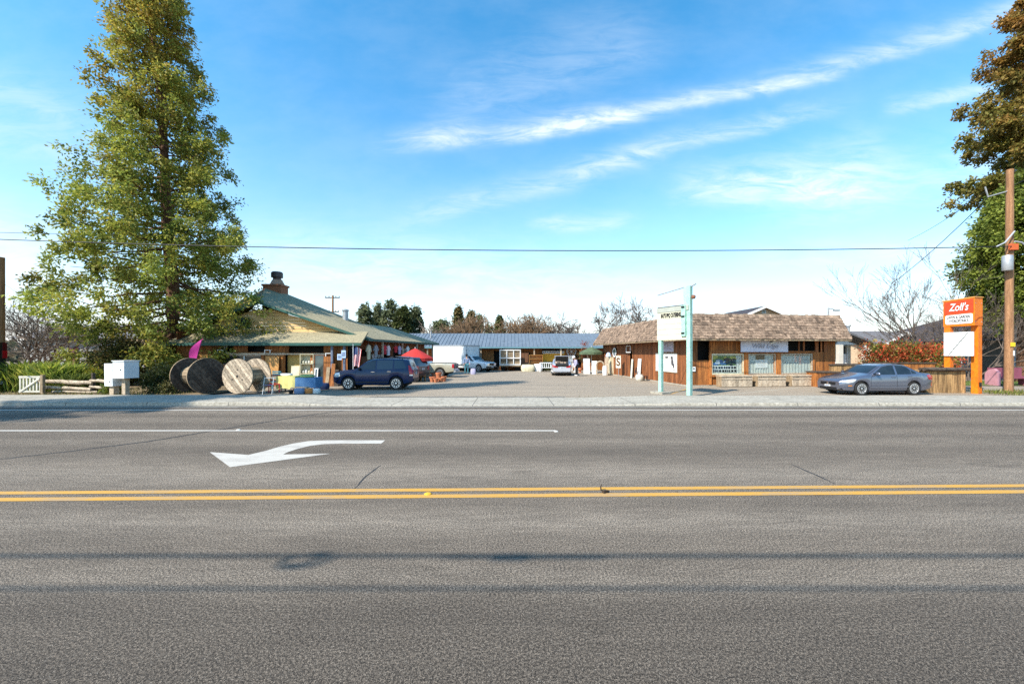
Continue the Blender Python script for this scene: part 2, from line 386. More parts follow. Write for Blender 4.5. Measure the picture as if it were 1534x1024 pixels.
def sheet(name, x0, x1, y0, y1, z, mat):
    return MB().add([(x0, y0, z), (x1, y0, z), (x1, y1, z), (x0, y1, z)], [(0, 1, 2, 3)]).build(name, mat, kind='structure')
sheet('ground', -1500, 1500, -800, 2500, -.03, M['dirt'])
sheet('road', -220, 220, -1.6, 15.0, 0, M['road'])
sheet('parking_lot', -14.2, 36, 17.5, 52, 0.0, M['lot'])
def sidewalk():
    mb = MB(); xs = [-220, -60, -9.4, -8.6, -6.6, -5.6, 2.2, 3.2, 6.0, 9, 60, 220]; zz = [.15, .15, .15, .15, .035, .03, .03, .035, .11, .12, .12, .12]
    xs2, z2 = [], []
    for i in range(len(xs) - 1):
        for k in range(6): xs2.append(xs[i] + (xs[i + 1] - xs[i]) * k / 6); z2.append(zz[i] + (zz[i + 1] - zz[i]) * k / 6)
    xs2.append(xs[-1]); z2.append(zz[-1])
    vs = []
    for x, z in zip(xs2, z2): vs += [(x, 15.0, -.02), (x, 15.03, z - .02), (x, 15.06, z), (x, 17.5, z + .01), (x, 17.52, -.02)]
    fs = [(i * 5 + j, (i + 1) * 5 + j, (i + 1) * 5 + j + 1, i * 5 + j + 1) for i in range(len(xs2) - 1) for j in range(4)]
    mb.add(vs, fs)
    m = M['concrete'].copy(); m.name = 'sidewalk_concrete'; t = NT(m.node_tree); b = m.node_tree.nodes['Principled BSDF']
    src = b.inputs['Base Color'].links[0].from_socket
    tc = t.new('ShaderNodeTexCoord'); sep = t.new('ShaderNodeSeparateXYZ'); t.l.new(tc.outputs['Object'], sep.inputs[0])
    fx = t.math('FRACT', t.math('DIVIDE', t.math('ADD', sep.outputs[0], 300.4), 3.05)); jx = t.math('LESS_THAN', fx, .010)
    jy = t.math('LESS_THAN', t.math('ABSOLUTE', t.math('SUBTRACT', sep.outputs[1], 15.22)), .014)
    fx2 = t.math('FLOOR', t.math('DIVIDE', t.math('ADD', sep.outputs[0], 300.4), 3.05))
    wn = t.new('ShaderNodeTexWhiteNoise', noise_dimensions='1D'); t.l.new(fx2, wn.inputs['W'])
    c = t.mix(t.math('MULTIPLY', wn.outputs[0], .22), src, (.26, .24, .20))
    st = t.smooth(t.noise(t.mapping(tc.outputs['Object'], (.5, 2, 1)), 1.5, 5, .7), .5, .8)
    c = t.mix(t.math('MULTIPLY', st, .4), c, (.22, .20, .17))
    t.put(b.inputs['Base Color'], t.mix(t.math('MULTIPLY', t.math('MAXIMUM', jx, jy), .8), c, (.07, .065, .06)))
    mb.build('sidewalk', m, kind='structure')
sidewalk()
sheet('planting_bed', -90, -14.2, 17.52, 40, .06, M['soil'])
M['gutter'] = pm('grimy_gutter', (.20, .18, .15), .9, (.11, .10, .085), 1.6, (.5, 2, 1), fine=.6)
sheet('gutter_pan', -220, 220, 14.52, 15.01, .006, M['gutter'])
sheet('driveway_apron', -6.4, 2.4, 17.5, 18.3, .006, M['gutter'])
sheet('lawn_strip', 19.6, 60, 24.0, 27.6, .035, M['lawn'])
sheet('driveway', 36, 70, 17.52, 23.6, .0, M['lot'])
# painted markings
sheet('edge_line', -200, 200, 13.87, 14.02, .004, M['roadwhite'])
sheet('lane_line', -200, 1.12, 10.20, 10.34, .004, M['roadwhite'])
def slanted(name, xa, ya, xb, yb, w, mat, z=.004):
    a, b = G(xa, ya), G(xb, yb); d = (b - a).normalized(); n = Vector((-d.y, d.x, 0)) * w / 2; a = a - d * 60; b = b + d * 60
    MB().add([(p.x, p.y, z) for p in (a - n, b - n, b + n, a + n)], [(0, 1, 2, 3)]).build(name, mat, kind='structure')
slanted('centre_line', 60, 737.8, 1474, 727.6, .125, M['roadyellow'])
slanted('centre_line', 60, 747.6, 1474, 736.6, .135, M['roadyellow'])
def arrow():
    up = [(577, 659.3), (520, 659.2), (488, 659.2), (462, 660.5), (440, 664), (418, 669), (400, 674.5), (372, 681.2)]
    low = [(424, 680.6), (431, 677), (446, 672), (465, 667.5), (485, 665), (510, 664.3), (545, 664.2), (571, 664.2)]
    pts = up + [(314, 677), (344.5, 699.5), (496, 679.2)] + low
    mb = MB(); mb.add([(p.x, p.y, .004) for p in (G(*q) for q in pts)], [tuple(range(len(pts)))])
    mb.build('turn_arrow_marking', M['roadwhite'], kind='structure')
arrow()
def strip(name, pts, w, mat, z, seed=1):
    rnd = random.Random(seed); P = [G(*p) for p in pts]; Q = []
    for i in range(len(P) - 1):
        n = max(2, int((P[i + 1] - P[i]).length / .12))
        for k in range(n): Q.append(P[i].lerp(P[i + 1], k / n))
    Q.append(P[-1]); mb = MB(); vs = []; L = len(Q)
    for i, q in enumerate(Q):
        d = (Q[min(i + 1, L - 1)] - Q[max(i - 1, 0)]).normalized(); n = Vector((-d.y, d.x, 0)); j = (rnd.random() - .5) * w * .5
        ww = w * (.35 + .65 * min(1, 4 * min(i, L - 1 - i) / L)) * rnd.uniform(.75, 1.15) / 2
        for s in (-1, 1): p = q + n * (s * ww + j); vs.append((p.x, p.y, z))
    mb.add(vs, [(2 * i, 2 * i + 1, 2 * i + 3, 2 * i + 2) for i in range(L - 1)])
    mb.build(name, mat, kind='structure')
strip('shadow_line', [(-160, 707), (0, 687.5), (110, 675), (219, 661.5), (350, 640), (450, 623.5), (561, 608.5)], .085, M['tar_and_shadow'], .003)  # cast shadow across the lanes, painted as a dark strip
strip('road_crack', [(532, 731), (548, 713), (570, 697)], .03, M['tar_and_shadow'], .003, 2)
strip('road_crack', [(1185, 695), (1215, 708), (1250, 724)], .035, M['tar_and_shadow'], .003, 3)
strip('road_crack', [(1090, 606.6), (1240, 609.5), (1400, 611.2)], .05, M['tar_and_shadow'], .003, 4)
def lot_line(xa, ya, xb, yb, w=.11, mat='roadwhite'):
    a, b = G(xa, ya), G(xb, yb); d = (b - a).normalized(); n = Vector((-d.y, d.x, 0)) * w / 2
    MB().add([(p.x, p.y, .004) for p in (a - n, b - n, b + n, a + n)], [(0, 1, 2, 3)]).build('parking_line', M[mat], kind='structure')
M['wornwhite'] = paint('worn_lot_paint', (.42, .38, .30), .55)
for q in ((905, 578, 990, 574), (900, 582.5, 1015, 579), (890, 571, 958, 569.5), (1080, 592, 1200, 580)): lot_line(*q, mat='wornwhite')
lot_line(1005, 590, 1030, 582, .10, 'roadyellow')

# raised markers and litter on the road
def marker(px_, py_, c, label, dark=False):
    p = G(px_, py_); mb = MB()
    mb.lathe([(.055, 0), (.052, .010), (.038, .020), (.012, .024)], 16)
    o = mb.build('road_reflector', flat('reflector_' + c, {'yellow': (.62, .36, .03), 'white': (.6, .6, .56), 'dark': (.05, .035, .02)}[c]), smooth=40, loc=p)
    tag(o, label, 'road marker')
marker(641, 740, 'yellow', 'round yellow pavement marker on the double yellow centre line')
marker(357, 644, 'white', 'small white pavement marker on the white lane line above the arrow')
marker(833, 646, 'white', 'small white pavement marker where the white lane line ends')
def litter():
    p = G(906, 738); mb = MB()
    mb.ob((0, 0, .02), (.07, .05, .04), Matrix.Rotation(.5, 3, 'Z')); mb.ob((.05, .04, .012), (.05, .03, .024), Matrix.Rotation(1.1, 3, 'Z'))
    mb.tube([(-.03, .10, .0), (-.035, .11, .05), (-.02, .115, .09)], [.012, .009, .006], 6)
    tag(mb.build('broken_marker', flat('broken_marker', (.045, .03, .02)), loc=p), 'dark broken stub of a marker on the double yellow line', 'debris')
litter()

# ------------------------------------------------------------------ plank, shingle and foliage builders
def planks(mb, u, o, x0, x1, z0, z1, w, th, rng, holes=(), gap=.006, n=None):
    """vertical boards on the plane through o along u; thickness th towards n"""
    u = Vector(u).normalized(); n = Vector(n) if n else Vector((u.y, -u.x, 0)); x = x0
    while x < x1 - .02:
        ww = min(w * rng.uniform(.85, 1.15), x1 - x); xc = x + ww / 2; spans = [(z0, z1)]
        for hx0, hx1, hz0, hz1 in holes:
            if hx0 < xc < hx1:
                ns = []
                for a, b in spans:
                    if hz0 > a + .02: ns.append((a, min(b, hz0)))
                    if hz1 < b - .02: ns.append((max(a, hz1), b))
                    if hz0 >= b or hz1 <= a: ns = ns or [(a, b)]
                spans = ns
        for a, b in spans:
            if b - a < .03: continue
            mb.ti = min(1, max(0, rng.gauss(.5, .2))); e = th * rng.uniform(.8, 1.3)
            M3 = Matrix((u, -n, Vector((0, 0, 1)))).transposed()
            mb.ob(Vector(o) + u * xc + n * (e / 2) + Vector((0, 0, (a + b) / 2)), (ww - gap, e, b - a), M3)
        x += ww
def shakes(mb, p0, ux, us, L, S, rows, rng, w=.17, ins0=0.0, ins1=0.0, th=.03):
    """shakes over a sloping strip: p0 lower start, ux along, us up the slope; ends cut in linearly to ins0/ins1 at the top"""
    ux = Vector(ux).normalized(); us = Vector(us).normalized(); n = ux.cross(us).normalized(); rh = S / rows
    for r in range(rows):
        f = r / rows; x = ins0 * f; xe = L - ins1 * f
        while x < xe - .01:
            ww = min(w * rng.uniform(.55, 1.6), xe - x); ln = rh * rng.uniform(1.3, 1.5); lift = th * rng.uniform(.6, 1.7)
            s0 = r * rh - rng.uniform(0, .03) * (rh / .14); M3 = Matrix((ux, us, n)).transposed()
            tilt = Matrix.Rotation(-.10 * rng.uniform(.7, 1.4), 3, 'X')
            mb.ti = min(1, max(0, rng.gauss(.5, .22)))
            mb.ob(Vector(p0) + ux * (x + ww / 2) + us * (s0 + ln / 2) + n * (lift * .5 + .012), (ww - .012, ln, th), M3 @ tilt)
            x += ww

# ------------------------------------------------------------------ timber shop on the right
RA = R(6.0); RO = Vector((10.45, 23.76, 0))
def rt(x): k = (x - HX) / F; return (k * RO.y - RO.x) / (math.cos(RA) - math.sin(RA) * k)         # photo column -> metres along the front
def rs(x): k = (x - HX) / F; return (RO.x - RO.y * k) / (math.cos(RA) * k + math.sin(RA))         # photo column -> metres along the side
def rz_(t, s, y): return H + (HY - y) / F * (RO.y + math.sin(RA) * t + math.cos(RA) * s)          # photo row -> height there
def rw(t, s, z=0): return RO + Vector((math.cos(RA) * t - math.sin(RA) * s, math.sin(RA) * t + math.cos(RA) * s, z))
def right_building():
    rng = random.Random(5); b = T('timber_shop', 'low timber shop with shake mansard roof and three curtained front windows', 'building', RO, RA)
    Lf, Ls, zt = 9.55, 15.2, 2.95
    wins = [(rt(1065), rt(1113)), (rt(1119.5), rt(1161)), (rt(1168), rt(1216))]
    wz0, wz1 = rz_(4, 0, 560.5), rz_(4, 0, 529.5)
    dark = (rt(1043), rt(1064), rz_(1, 0, 539.5), 3)
    mb = MB()
    holes = [(a, c, wz0, wz1) for a, c in wins] + [dark, (rt(1176), rt(1240), rz_(5, 0, 527), 3)]
    planks(mb, (1, 0, 0), (0, 0, 0), 0, Lf, .05, zt, .19, .035, rng, holes)
    mb.build('front_wall', M['plank'], b)
    mb = MB(); sh = [(rs(948.5), rs(943.5), .05, 2.15)]
    planks(mb, (0, 1, 0), (0, 0, 0), 0, Ls, .05, zt, .17, .035, rng, sh, n=(-1, 0, 0))
    mb.build('side_wall', M['redplank'], b)
    mb = MB(); planks(mb, (0, 1, 0), (Lf, 0, 0), 0, Ls, .05, zt, .2, .03, rng, n=(1, 0, 0)); planks(mb, (1, 0, 0), (0, Ls, 0), 0, Lf, .05, zt, .3, .03, rng, n=(0, 1, 0))
    mb.build('rear_wall', M['redplank'], b)
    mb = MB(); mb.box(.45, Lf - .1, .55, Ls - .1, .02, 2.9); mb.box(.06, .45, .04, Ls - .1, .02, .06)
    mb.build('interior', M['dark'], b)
    mb = MB()                                        # concrete footing
    mb.box(-.06, Lf + .06, -.09, .0, -.02, .07); mb.box(-.09, -.0, -.09, Ls, -.02, .07); mb.build('footing', M['concrete'], b)
    # mansard
    zb, zr, ov, ins = 2.80, 4.25, .76, .76
    mb = MB(); S = math.hypot(zr - zb, ins); oR, tR = .34, .26; S2 = math.hypot(zr - zb, oR - tR)
    shakes(mb, (-ov, -ov, zb), (1, 0, 0), (0, ins, zr - zb), Lf + ov + oR, S, 9, rng, .19, ins, oR - tR, th=.042)
    shakes(mb, (-ov, Ls + ov, zb), (0, -1, 0), (ins, 0, zr - zb), Ls + 2 * ov, S, 9, rng, .19, ins, ins, th=.042)
    shakes(mb, (Lf + oR, -ov, zb), (0, 1, 0), (tR - oR, 0, zr - zb), Ls + 2 * ov, S2, 9, rng, .24, ins, ins, th=.042)
    roof = mb.build('roof', M['shake'], b)
    mb = MB(); c = .03
    mb.add([(-ov + c, -ov + c, zb), (Lf + oR - c, -ov + c, zb), (Lf + oR - c, Ls + ov - c, zb), (-ov + c, Ls + ov - c, zb),
            (c, c, zr - .02), (Lf + tR - c, c, zr - .02), (Lf + tR - c, Ls - c, zr - .02), (c, Ls - c, zr - .02)],
           [(0, 1, 5, 4), (1, 2, 6, 5), (2, 3, 7, 6), (3, 0, 4, 7), (4, 5, 6, 7), (0, 3, 2, 1)])
    mb.build('roof_deck', M['darkwood'], roof)
    mb = MB()
    mb.box(-.02, Lf + tR + .02, -.03, .10, zr - .01, zr + .06); mb.box(-.03, .10, .10, Ls, zr - .01, zr + .06); mb.box(Lf + tR - .1, Lf + tR + .03, .10, Ls, zr - .01, zr + .06)
    mb.build('ridge_cap', M['palewood'], roof)
    mb = MB()
    mb.box(-ov - .01, Lf + oR + .01, -ov - .03, -ov + .02, zb - .10, zb + .06); mb.box(-ov - .03, -ov + .02, -ov + .025, Ls + ov, zb - .10, zb + .06); mb.box(Lf + oR - .02, Lf + oR + .03, -ov + .025, Ls + ov, zb - .10, zb + .06)
    mb.build('fascia', M['greywood'], b)
    # windows
    lace = flat('lace_curtain', (.74, .75, .70), .9, trans=.3)
    for i, (a, c) in enumerate(wins):
        mb = MB(); fw = .07
        mb.box(a, c, -.07, .02, wz1 - fw, wz1 + .0); mb.box(a, c, -.09, .02, wz0, wz0 + fw); mb.box(a, a + fw, -.07, .02, wz0 + fw, wz1 - fw); mb.box(c - fw, c, -.07, .02, wz0 + fw, wz1 - fw)
        w = mb.build('window', M['palewood'] if i != 0 else M['cream'], b)
        MB().box(a + fw, c - fw, -.012, -.004, wz0 + fw, wz1 - fw).build('pane', M['clear'], w)
        mb = MB(); n = 46                            # hanging lace in folds
        vs = []; fs = []
        for k in range(n + 1):
            x = a + fw + (c - a - 2 * fw) * k / n; y = .035 + .016 * math.sin(k * 1.35) + rng.uniform(-.005, .005)
            vs += [(x, y, wz0 + fw), (x, y * .9 + .01, wz1 - fw)]
        fs = [(2 * k, 2 * k + 2, 2 * k + 3, 2 * k + 1) for k in range(n)]
        mb.add(vs, fs); mb.build('curtain', lace, w, smooth=60)
    mb = MB()                                        # posts between the windows, a head board and sill board
    for x0, x1 in ((wins[0][0] - .16, wins[0][0] - .01), (wins[0][1] + .01, wins[1][0] - .01), (wins[1][1] + .01, wins[2][0] - .01), (wins[2][1] + .01, wins[2][1] + .13)):
        mb.ti = rng.uniform(.5, .9); mb.box(x0, x1, -.11, -.045, .1, wz1 + .05)
    mb.ti = .4; mb.box(wins[0][0] - .16, wins[2][1] + .13, -.075, -.045, wz1 + .055, wz1 + .16)
    mb.ti = .7; mb.box(wins[0][0] - .16, wins[2][1] + .13, -.135, -.115, wz0 - .13, wz0 - .01)
    mb.build('window_trim', M['plank'], b)
    # recess with loose poles right of the banner
    mb = MB()
    for x, w_ in ((1196, .07), (1203, .09), (1221, .2), (1229, .1), (1234, .22)):
        mb.ti = rng.random(); mb.box(rt(x), rt(x) + w_, -.03, .02, rz_(5, 0, 527.5), 2.85)
    mb.each('recess_board', M['redplank'], b)
    mb = MB(); mb.ti = .8; mb.box(rt(1064), rt(1066), -.06, .0, 1.6, 2.9); mb.box(rt(1094), rt(1096), -.055, 0, wz1 + .17, 2.9); mb.each('corner_board', M['plank'], b)
    return b
right_building()
SHOP = dict(wz0=rz_(4, 0, 560.5), wz1=rz_(4, 0, 529.5))

def shop_fittings():
    rng = random.Random(9)
    # banner
    x0, x1 = rt(1105), rt(1175); z0, z1 = rz_(4, -.2, 527.2), rz_(4, -.2, 509.5)
    t = T('hanging_banner', 'pale lavender grey banner hanging under the shop eave above the middle window', 'banner', rw((x0 + x1) / 2, -.28, z0), RA)
    w = (x1 - x0); h = z1 - z0; mb = MB(); vs = []; n = 20
    for k in range(n + 1):
        for zz in (0, h): vs.append((-w / 2 + w * k / n, .012 * math.sin(k * .9 + zz), zz))
    mb.add(vs, [(2 * k, 2 * k + 2, 2 * k + 3, 2 * k + 1) for k in range(n)])
    mb.build('cloth', flat('banner_cloth', (.62, .61, .68), .8), t, smooth=60)
    text('Wild Edge', .36, flat('banner_ink', (.30, .29, .34)), t, (0, -.03, h * .50), shear=.25, sx=1.15)
    mb = MB(); mb.box(-w / 2 + .03, w / 2 - .03, -.018, .0, h * .02, h * .035); mb.build('hem', flat('banner_ink', (.3, .29, .34)), t)
    mb = MB(); mb.tube([(-w / 2, 0, h), (-w / 2 + .02, .05, h + .22)], .008, 5); mb.tube([(w / 2, 0, h), (w / 2 - .02, .05, h + .22)], .008, 5); mb.each('rope', M['cable'], t)
    # bird-like white emblem cloth over the banner edge
    t2 = T('white_emblem', 'small white and black bird shaped cutout at the top of the lavender banner', 'cutout', rw(rt(1152), -.32, rz_(4, -.2, 514)), RA)
    mb = MB(); mb.prism([(-.2, .02), (-.08, .1), (0, .16), (.1, .12), (.24, .17), (.14, .05), (.2, -.02), (.04, .0), (-.1, -.06)], -.02, 0); mb.build('bird_body', M['white'], t2)
    mb = MB(); mb.prism([(-.22, .08), (-.1, .18), (0, .1), (-.1, .05)], -.03, -.021); mb.build('wing', M['black'], t2)
    # planter boxes
    lab = ['low plank box bench under the left window, with ledge boards', 'low plank box bench under the middle window', 'low plank box bench under the right curtained window']
    for i, (a, c) in enumerate(((1069, 1115), (1122, 1164), (1172, 1217))):
        xa, xb = rt(a), rt(c); t = T('plank_bench', lab[i], 'bench', rw((xa + xb) / 2, -.42), RA, 'plank benches under the shop windows'); w = xb - xa; top = rz_(4, -.5, 561.5)
        mb = MB(); planks(mb, (1, 0, 0), (0, -.28, 0), -w / 2 + .03, w / 2 - .03, .03, top - .06, .22, .03, rng); mb.build('front_panel', M['palewood'], t)
        mb = MB(); mb.box(-w / 2 + .02, w / 2 - .02, -.27, .20, .02, top - .07); mb.build('box', M['greywood'], t)
        mb = MB(); mb.ti = .8; mb.box(-w / 2, w / 2, -.36, .02, top - .06, top); mb.ti = .6; mb.box(-w / 2, w / 2, .025, .24, top - .06, top + .0); mb.build('top_board', M['palewood'], t)
        mb = MB(); mb.box(-w / 2 + .01, w / 2 - .01, -.335, -.315, top * .62, top * .72); mb.build('rail', M['palewood'], t)
    # poster in the left window and paper notice in the middle window
    wz0, wz1 = SHOP['wz0'], SHOP['wz1']
    xa, xb = rt(1067), rt(1103); t = T('window_poster', 'colour poster of blue and black shapes inside the left shop window', 'poster', rw((xa + xb) / 2, .012, wz0 + .1), RA); w = xb - xa; h = wz1 - wz0 - .19
    mb = MB(); mb.box(-w / 2, w / 2, 0, .01, 0, h); mb.build('sheet', flat('poster_sheet', (.66, .67, .64)), t)
    pc = {'blue': (.03, .12, .30), 'green': (.10, .19, .05), 'dark': (.015, .02, .025), 'pale': (.45, .56, .62), 'yellow': (.42, .38, .08)}
    def patch(nm, c, z0, z1, n, seed, x0=-.5, x1=.5, y=-.008):
        r2 = random.Random(seed); mb = MB()
        for k in range(n):
            cx, cz = r2.uniform(x0, x1) * w * .92, r2.uniform(z0, z1) * h; a = r2.uniform(.05, .16); m_ = 7; ph = r2.random() * 6
            mb.prism([(max(-w / 2, min(w / 2, cx + a * r2.uniform(.7, 1.4) * math.cos(ph + 6.283 * j / m_))), max(.01, min(h - .01, cz + a * .6 * r2.uniform(.7, 1.3) * math.sin(ph + 6.283 * j / m_)))) for j in range(m_)], y - .003 - .0012 * k / n, y)
        mb.each(nm, flat('poster_' + c, pc[c]), t)
    MB().box(-w / 2 + .03, w / 2 - .02, -.003, -.001, h * .42, h - .03).build('picture', flat('poster_green', pc['green']), t)
    patch('yellow_shape', 'yellow', .80, .92, 9, 1, y=-.004); patch('dark_shape', 'dark', .45, .8, 26, 2, -.1, .5, y=-.007); patch('blue_shape', 'blue', .48, .72, 18, 3, -.45, .1, y=-.012); patch('pale_shape', 'pale', .55, .68, 5, 8, -.45, .0, y=-.018)
    mb = MB(); r2 = random.Random(4)
    for rr in range(2):
        x = -w / 2 + .06
        while x < w / 2 - .12:
            a = r2.uniform(.07, .15); mb.box(x, x + a, -.008, -.002, h * (.04 + rr * .19), h * (.17 + rr * .19)); x += a + r2.uniform(.03, .06)
    mb.build('block_print', M['black'], t)
    xa, xb = rt(1132), rt(1150); t = T('paper_notice', 'white paper notice below a brown picture in the middle window', 'notice', rw((xa + xb) / 2, .006, wz0 + .38), RA); w = xb - xa
    MB().box(-w / 2, w / 2, 0, .008, 0, .50).build('sheet', flat('paper', (.76, .74, .72)), t)
    MB().box(-w / 2, w / 2 - .2, 0, .008, .52, .80).build('brown_picture', flat('brown_print', (.14, .09, .045)), t)
    mb = MB(); [mb.box(-w / 2 + .08, w / 2 - .08 - .1 * (k % 2), -.004, -.001, .40 - k * .09, .425 - k * .09) for k in range(4)]; mb.build('print', flat('faint_print', (.5, .45, .45)), t)
    # posters on the long side wall
    def board(name, label, xp, y0, y1, mat, off=.06, cat='notice board'):
        s0, s1 = rs(xp[1]), rs(xp[0]); sm = (s0 + s1) / 2; z0, z1 = rz_(0, sm, y1), rz_(0, sm, y0)
        t = T(name, label, cat, rw(-off, sm, z0), RA + R(-90)); w = s1 - s0; h = z1 - z0
        MB().box(-w / 2, w / 2, -.012, .012, 0, h).build('panel', mat, t)
        mb = MB(); f = .035; mb.box(-w / 2 - f, w / 2 + f, -.02, .02, h, h + f); mb.box(-w / 2 - f, w / 2 + f, -.02, .02, -f, 0); mb.box(-w / 2 - f, -w / 2, -.02, .02, 0, h); mb.box(w / 2, w / 2 + f, -.02, .02, 0, h)
        mb.build('frame', M['palewood'], t); return t, w, h
    t, w, h = board('poster_board', 'large white poster board with dark figures on the side wall behind the mint posts', (984, 1015.5), 529.5, 556, flat('poster_white', (.70, .68, .62)))
    mb = MB(); r2 = random.Random(6)
    for cx, cz, a, bb in ((.30, .55, .16, .26), (.36, .35, .10, .18), (.28, .78, .2, .1), (.05, .80, .25, .08), (.38, .1, .1, .05)):
        mb.prism([(w * cx + a * math.cos(k * .9) * r2.uniform(.7, 1.1), h * cz + bb * math.sin(k * .9) * r2.uniform(.7, 1.1)) for k in range(7)], -.02, -.013)
    mb.build('figure', flat('poster_figure', (.07, .07, .08)), t)
    mb = MB(); [mb.box(-w * .42, -w * .1, -.018, -.013, h * (.1 + .07 * k), h * (.13 + .07 * k)) for k in range(5)]; mb.build('print', flat('poster_pale', (.35, .42, .45)), t)
    t, w, h = board('poster_board', 'plain lavender board high under the eave on the shop side wall', (988.5, 1010.5), 510.5, 526.5, flat('lavender_board', (.50, .46, .54)))
    mb = MB(); [mb.box(-w * .38, w * .36 - .15 * (k % 3), -.018, -.013, h * (.2 + .13 * k), h * (.23 + .13 * k)) for k in range(5)]; mb.build('print', flat('lavender_print', (.40, .36, .44)), t)
    # white notice with two dark marks near the front corner
    z = rz_(0, 0, 556); t = T('wall_notice', 'small white notice with two dark marks low on the front wall beside the mint post', 'notice', rw(.22, -.08, z), RA)
    MB().box(-.19, .19, -.01, .01, 0, .27).build('sheet', M['white'], t)
    mb = MB(); mb.box(-.14, -.05, -.016, -.011, .12, .2); mb.box(.04, .13, -.016, -.011, .12, .2); mb.each('mark', M['black'], t)
shop_fittings()

# ------------------------------------------------------------------ market building on the left
LB = Vector((-15.9, 24.5, 0))
def left_building():
    rng = random.Random(21)
    b = T('market_building', 'long tan market building with shingle gable roof, brick chimney and green gutter', 'building', LB)
    def L(p): return (p[0] - LB.x, p[1] - LB.y, p[2])
    ap = A(388, 451.6, 25.5); el = (-20.9, 25.5, 3.62); er = A(550, 507, 25.5); d = Vector((.19, 1, 0))
    apx = Vector((ap.x, 25.5, ap.z)); erv = Vector(er); elv = Vector(el)
    # wall behind the shopfront (upper gable in siding)
    mb = MB(); yw = 26.0; zg = 3.2; nb = 16
    for k in range(nb):
        z0 = zg - .3 + k * .21; z1 = z0 + .2
        def half(z):
            f = (z - 2.9) / (ap.z - .28 - 2.9)
            return max(-20.6, ap.x + (-22.3 - ap.x) * (1 - f)), ap.x + (er.x - .2 - ap.x) * (1 - f)
        a0, b0 = half(z0 + .001); a1, b1 = half(z1)
        if b1 - a1 < .2: break
        mb.ti = rng.uniform(.3, .7)
        mb.add([L(p) for p in ((a0, yw - .03, z0), (b0, yw - .03, z0), (b1, yw - .004, z1), (a1, yw - .004, z1), (a0, yw + .05, z0), (b0, yw + .05, z0), (b1, yw + .05, z1), (a1, yw + .05, z1))],
               [(0, 1, 2, 3), (4, 7, 6, 5), (0, 4, 5, 1), (3, 2, 6, 7), (0, 3, 7, 4), (1, 5, 6, 2)])
    mb.build('gable_wall', M['siding'], b)
    w = MB(); w.box(*[v - LB.x for v in (-17.95, -17.0)], yw - LB.y - .09, yw - LB.y - .02, 3.55, 4.25); wf = w.build('attic_window', M['greentrim'], b)
    MB().box(-17.87 - LB.x, -17.08 - LB.x, yw - LB.y - .1, yw - LB.y - .091, 3.62, 4.18).build('pane', M['darkglass'], wf)
    # roof planes as slabs
    def slab(name, pts, th, mat, par):
        mb = MB(); P = [Vector(L(p)) for p in pts]; n = (P[1] - P[0]).cross(P[2] - P[0]).normalized()
        if n.z < 0: n = -n
        k = len(P); mb.add([p for p in P] + [p - n * th for p in P], [tuple(range(k)), tuple(range(2 * k - 1, k - 1, -1))] + [(j, j + k, (j + 1) % k + k, (j + 1) % k) for j in range(k)])
        return mb.build(name, mat, par)
    D = 2.6
    apb = apx + Vector((.5, D, 0)); hR = .125 * 18.05
    # eave line of the long wing and its ridge
    def on(a, h, Y): return Vector((a + .19 * Y, Y, 2 + h))
    ae, he = erv.x - .19 * 25.5, erv.z - 2; ar = -17.6; hr = .128 * 17.6
    E1 = erv; E2 = on(ae, he, 37.6); R1 = on(ar, hr, 27.6); R2 = on(ar, hr, 35.6); EB = on(ae - 9.5, he, 37.6); EB1 = on(ae - 9.5, he, 27.6)
    Ba, Bb = Vector(A(399, 428, 30)), Vector(A(543, 485.2, 30)); Em = on(ae, he, 28.3)
    roof = slab('roof', [apx, E1, Ba], .14, M['shingle'], b); slab('upper_slope', [Ba, E1, Bb], .14, M['shingle'], roof); slab('lower_slope', [E1, Em, Bb], .14, M['shingle'], roof)
    slab('roof_slope', [apx, elv, elv + Vector((.3, 4.5, .6)), Ba], .14, M['shingle'], roof)
    slab('rear_slope', [Ba, Bb, Bb + Vector((1, 6, -2)), Ba + Vector((1, 6, -3.2))], .14, M['shingle'], roof)
    slab('wing_slope', [R1 - Vector((0, 0, .02)), on(ae, he - .02, 27.6), E2 - Vector((0, 0, .02)), R2], .12, M['shingle'], roof)
    slab('wing_hip', [R2, E2, EB], .12, M['shingle'], roof)
    slab('wing_rear_slope', [R1, R2, EB, EB1], .12, M['shingle'], roof)
    # rake and eave trim
    mb = MB()
    def beam(p, q, w_, h_):
        p, q = Vector(L(p)), Vector(L(q)); dd = (q - p); l = dd.length; x = dd.normalized(); y = Vector((0, 0, 1)).cross(x).normalized(); z = x.cross(y)
        mb.ob((p + q) / 2, (l, w_, h_), Matrix((x, y, z)).transposed())
    beam(apx + Vector((0, -.05, -.07)), erv + Vector((.05, -.05, -.06)), .06, .15); beam(apx + Vector((0, -.05, -.07)), elv + Vector((0, -.05, -.07)), .06, .15)
    beam(erv + Vector((.06, 0, -.08)), E2 + Vector((.06, 0, -.1)), .09, .15); beam(E2 + Vector((0, .05, -.1)), EB + Vector((0, .05, -.1)), .09, .15)
    mb.build('gutter', M['greentrim'], b)
    # lean-to canopy over the shopfront
    zc0 = 2.57; y0 = 24.0; y1 = 26.0; x0, x1 = -20.9, A(541, 512, 24.0).x; zc1 = 3.36
    can = slab('canopy_roof', [(x0, y0, zc0), (x1, y0, zc0), (x1 - .3, y1, zc1), (x0, y1, zc1)], .10, M['shingle'], b)
    mb = MB(); mb.box(x0 - LB.x, x1 - LB.x, y0 - LB.y - .07, y0 - LB.y, zc0 - .15, zc0 + .02); mb.build('canopy_gutter', M['greentrim'], can)
    # shopfront wall with openings, and dark interior behind it
    ys = 24.5
    def X(x): return (x - HX) / F * ys - LB.x
    def Z(y): return H + (HY - y) / F * ys
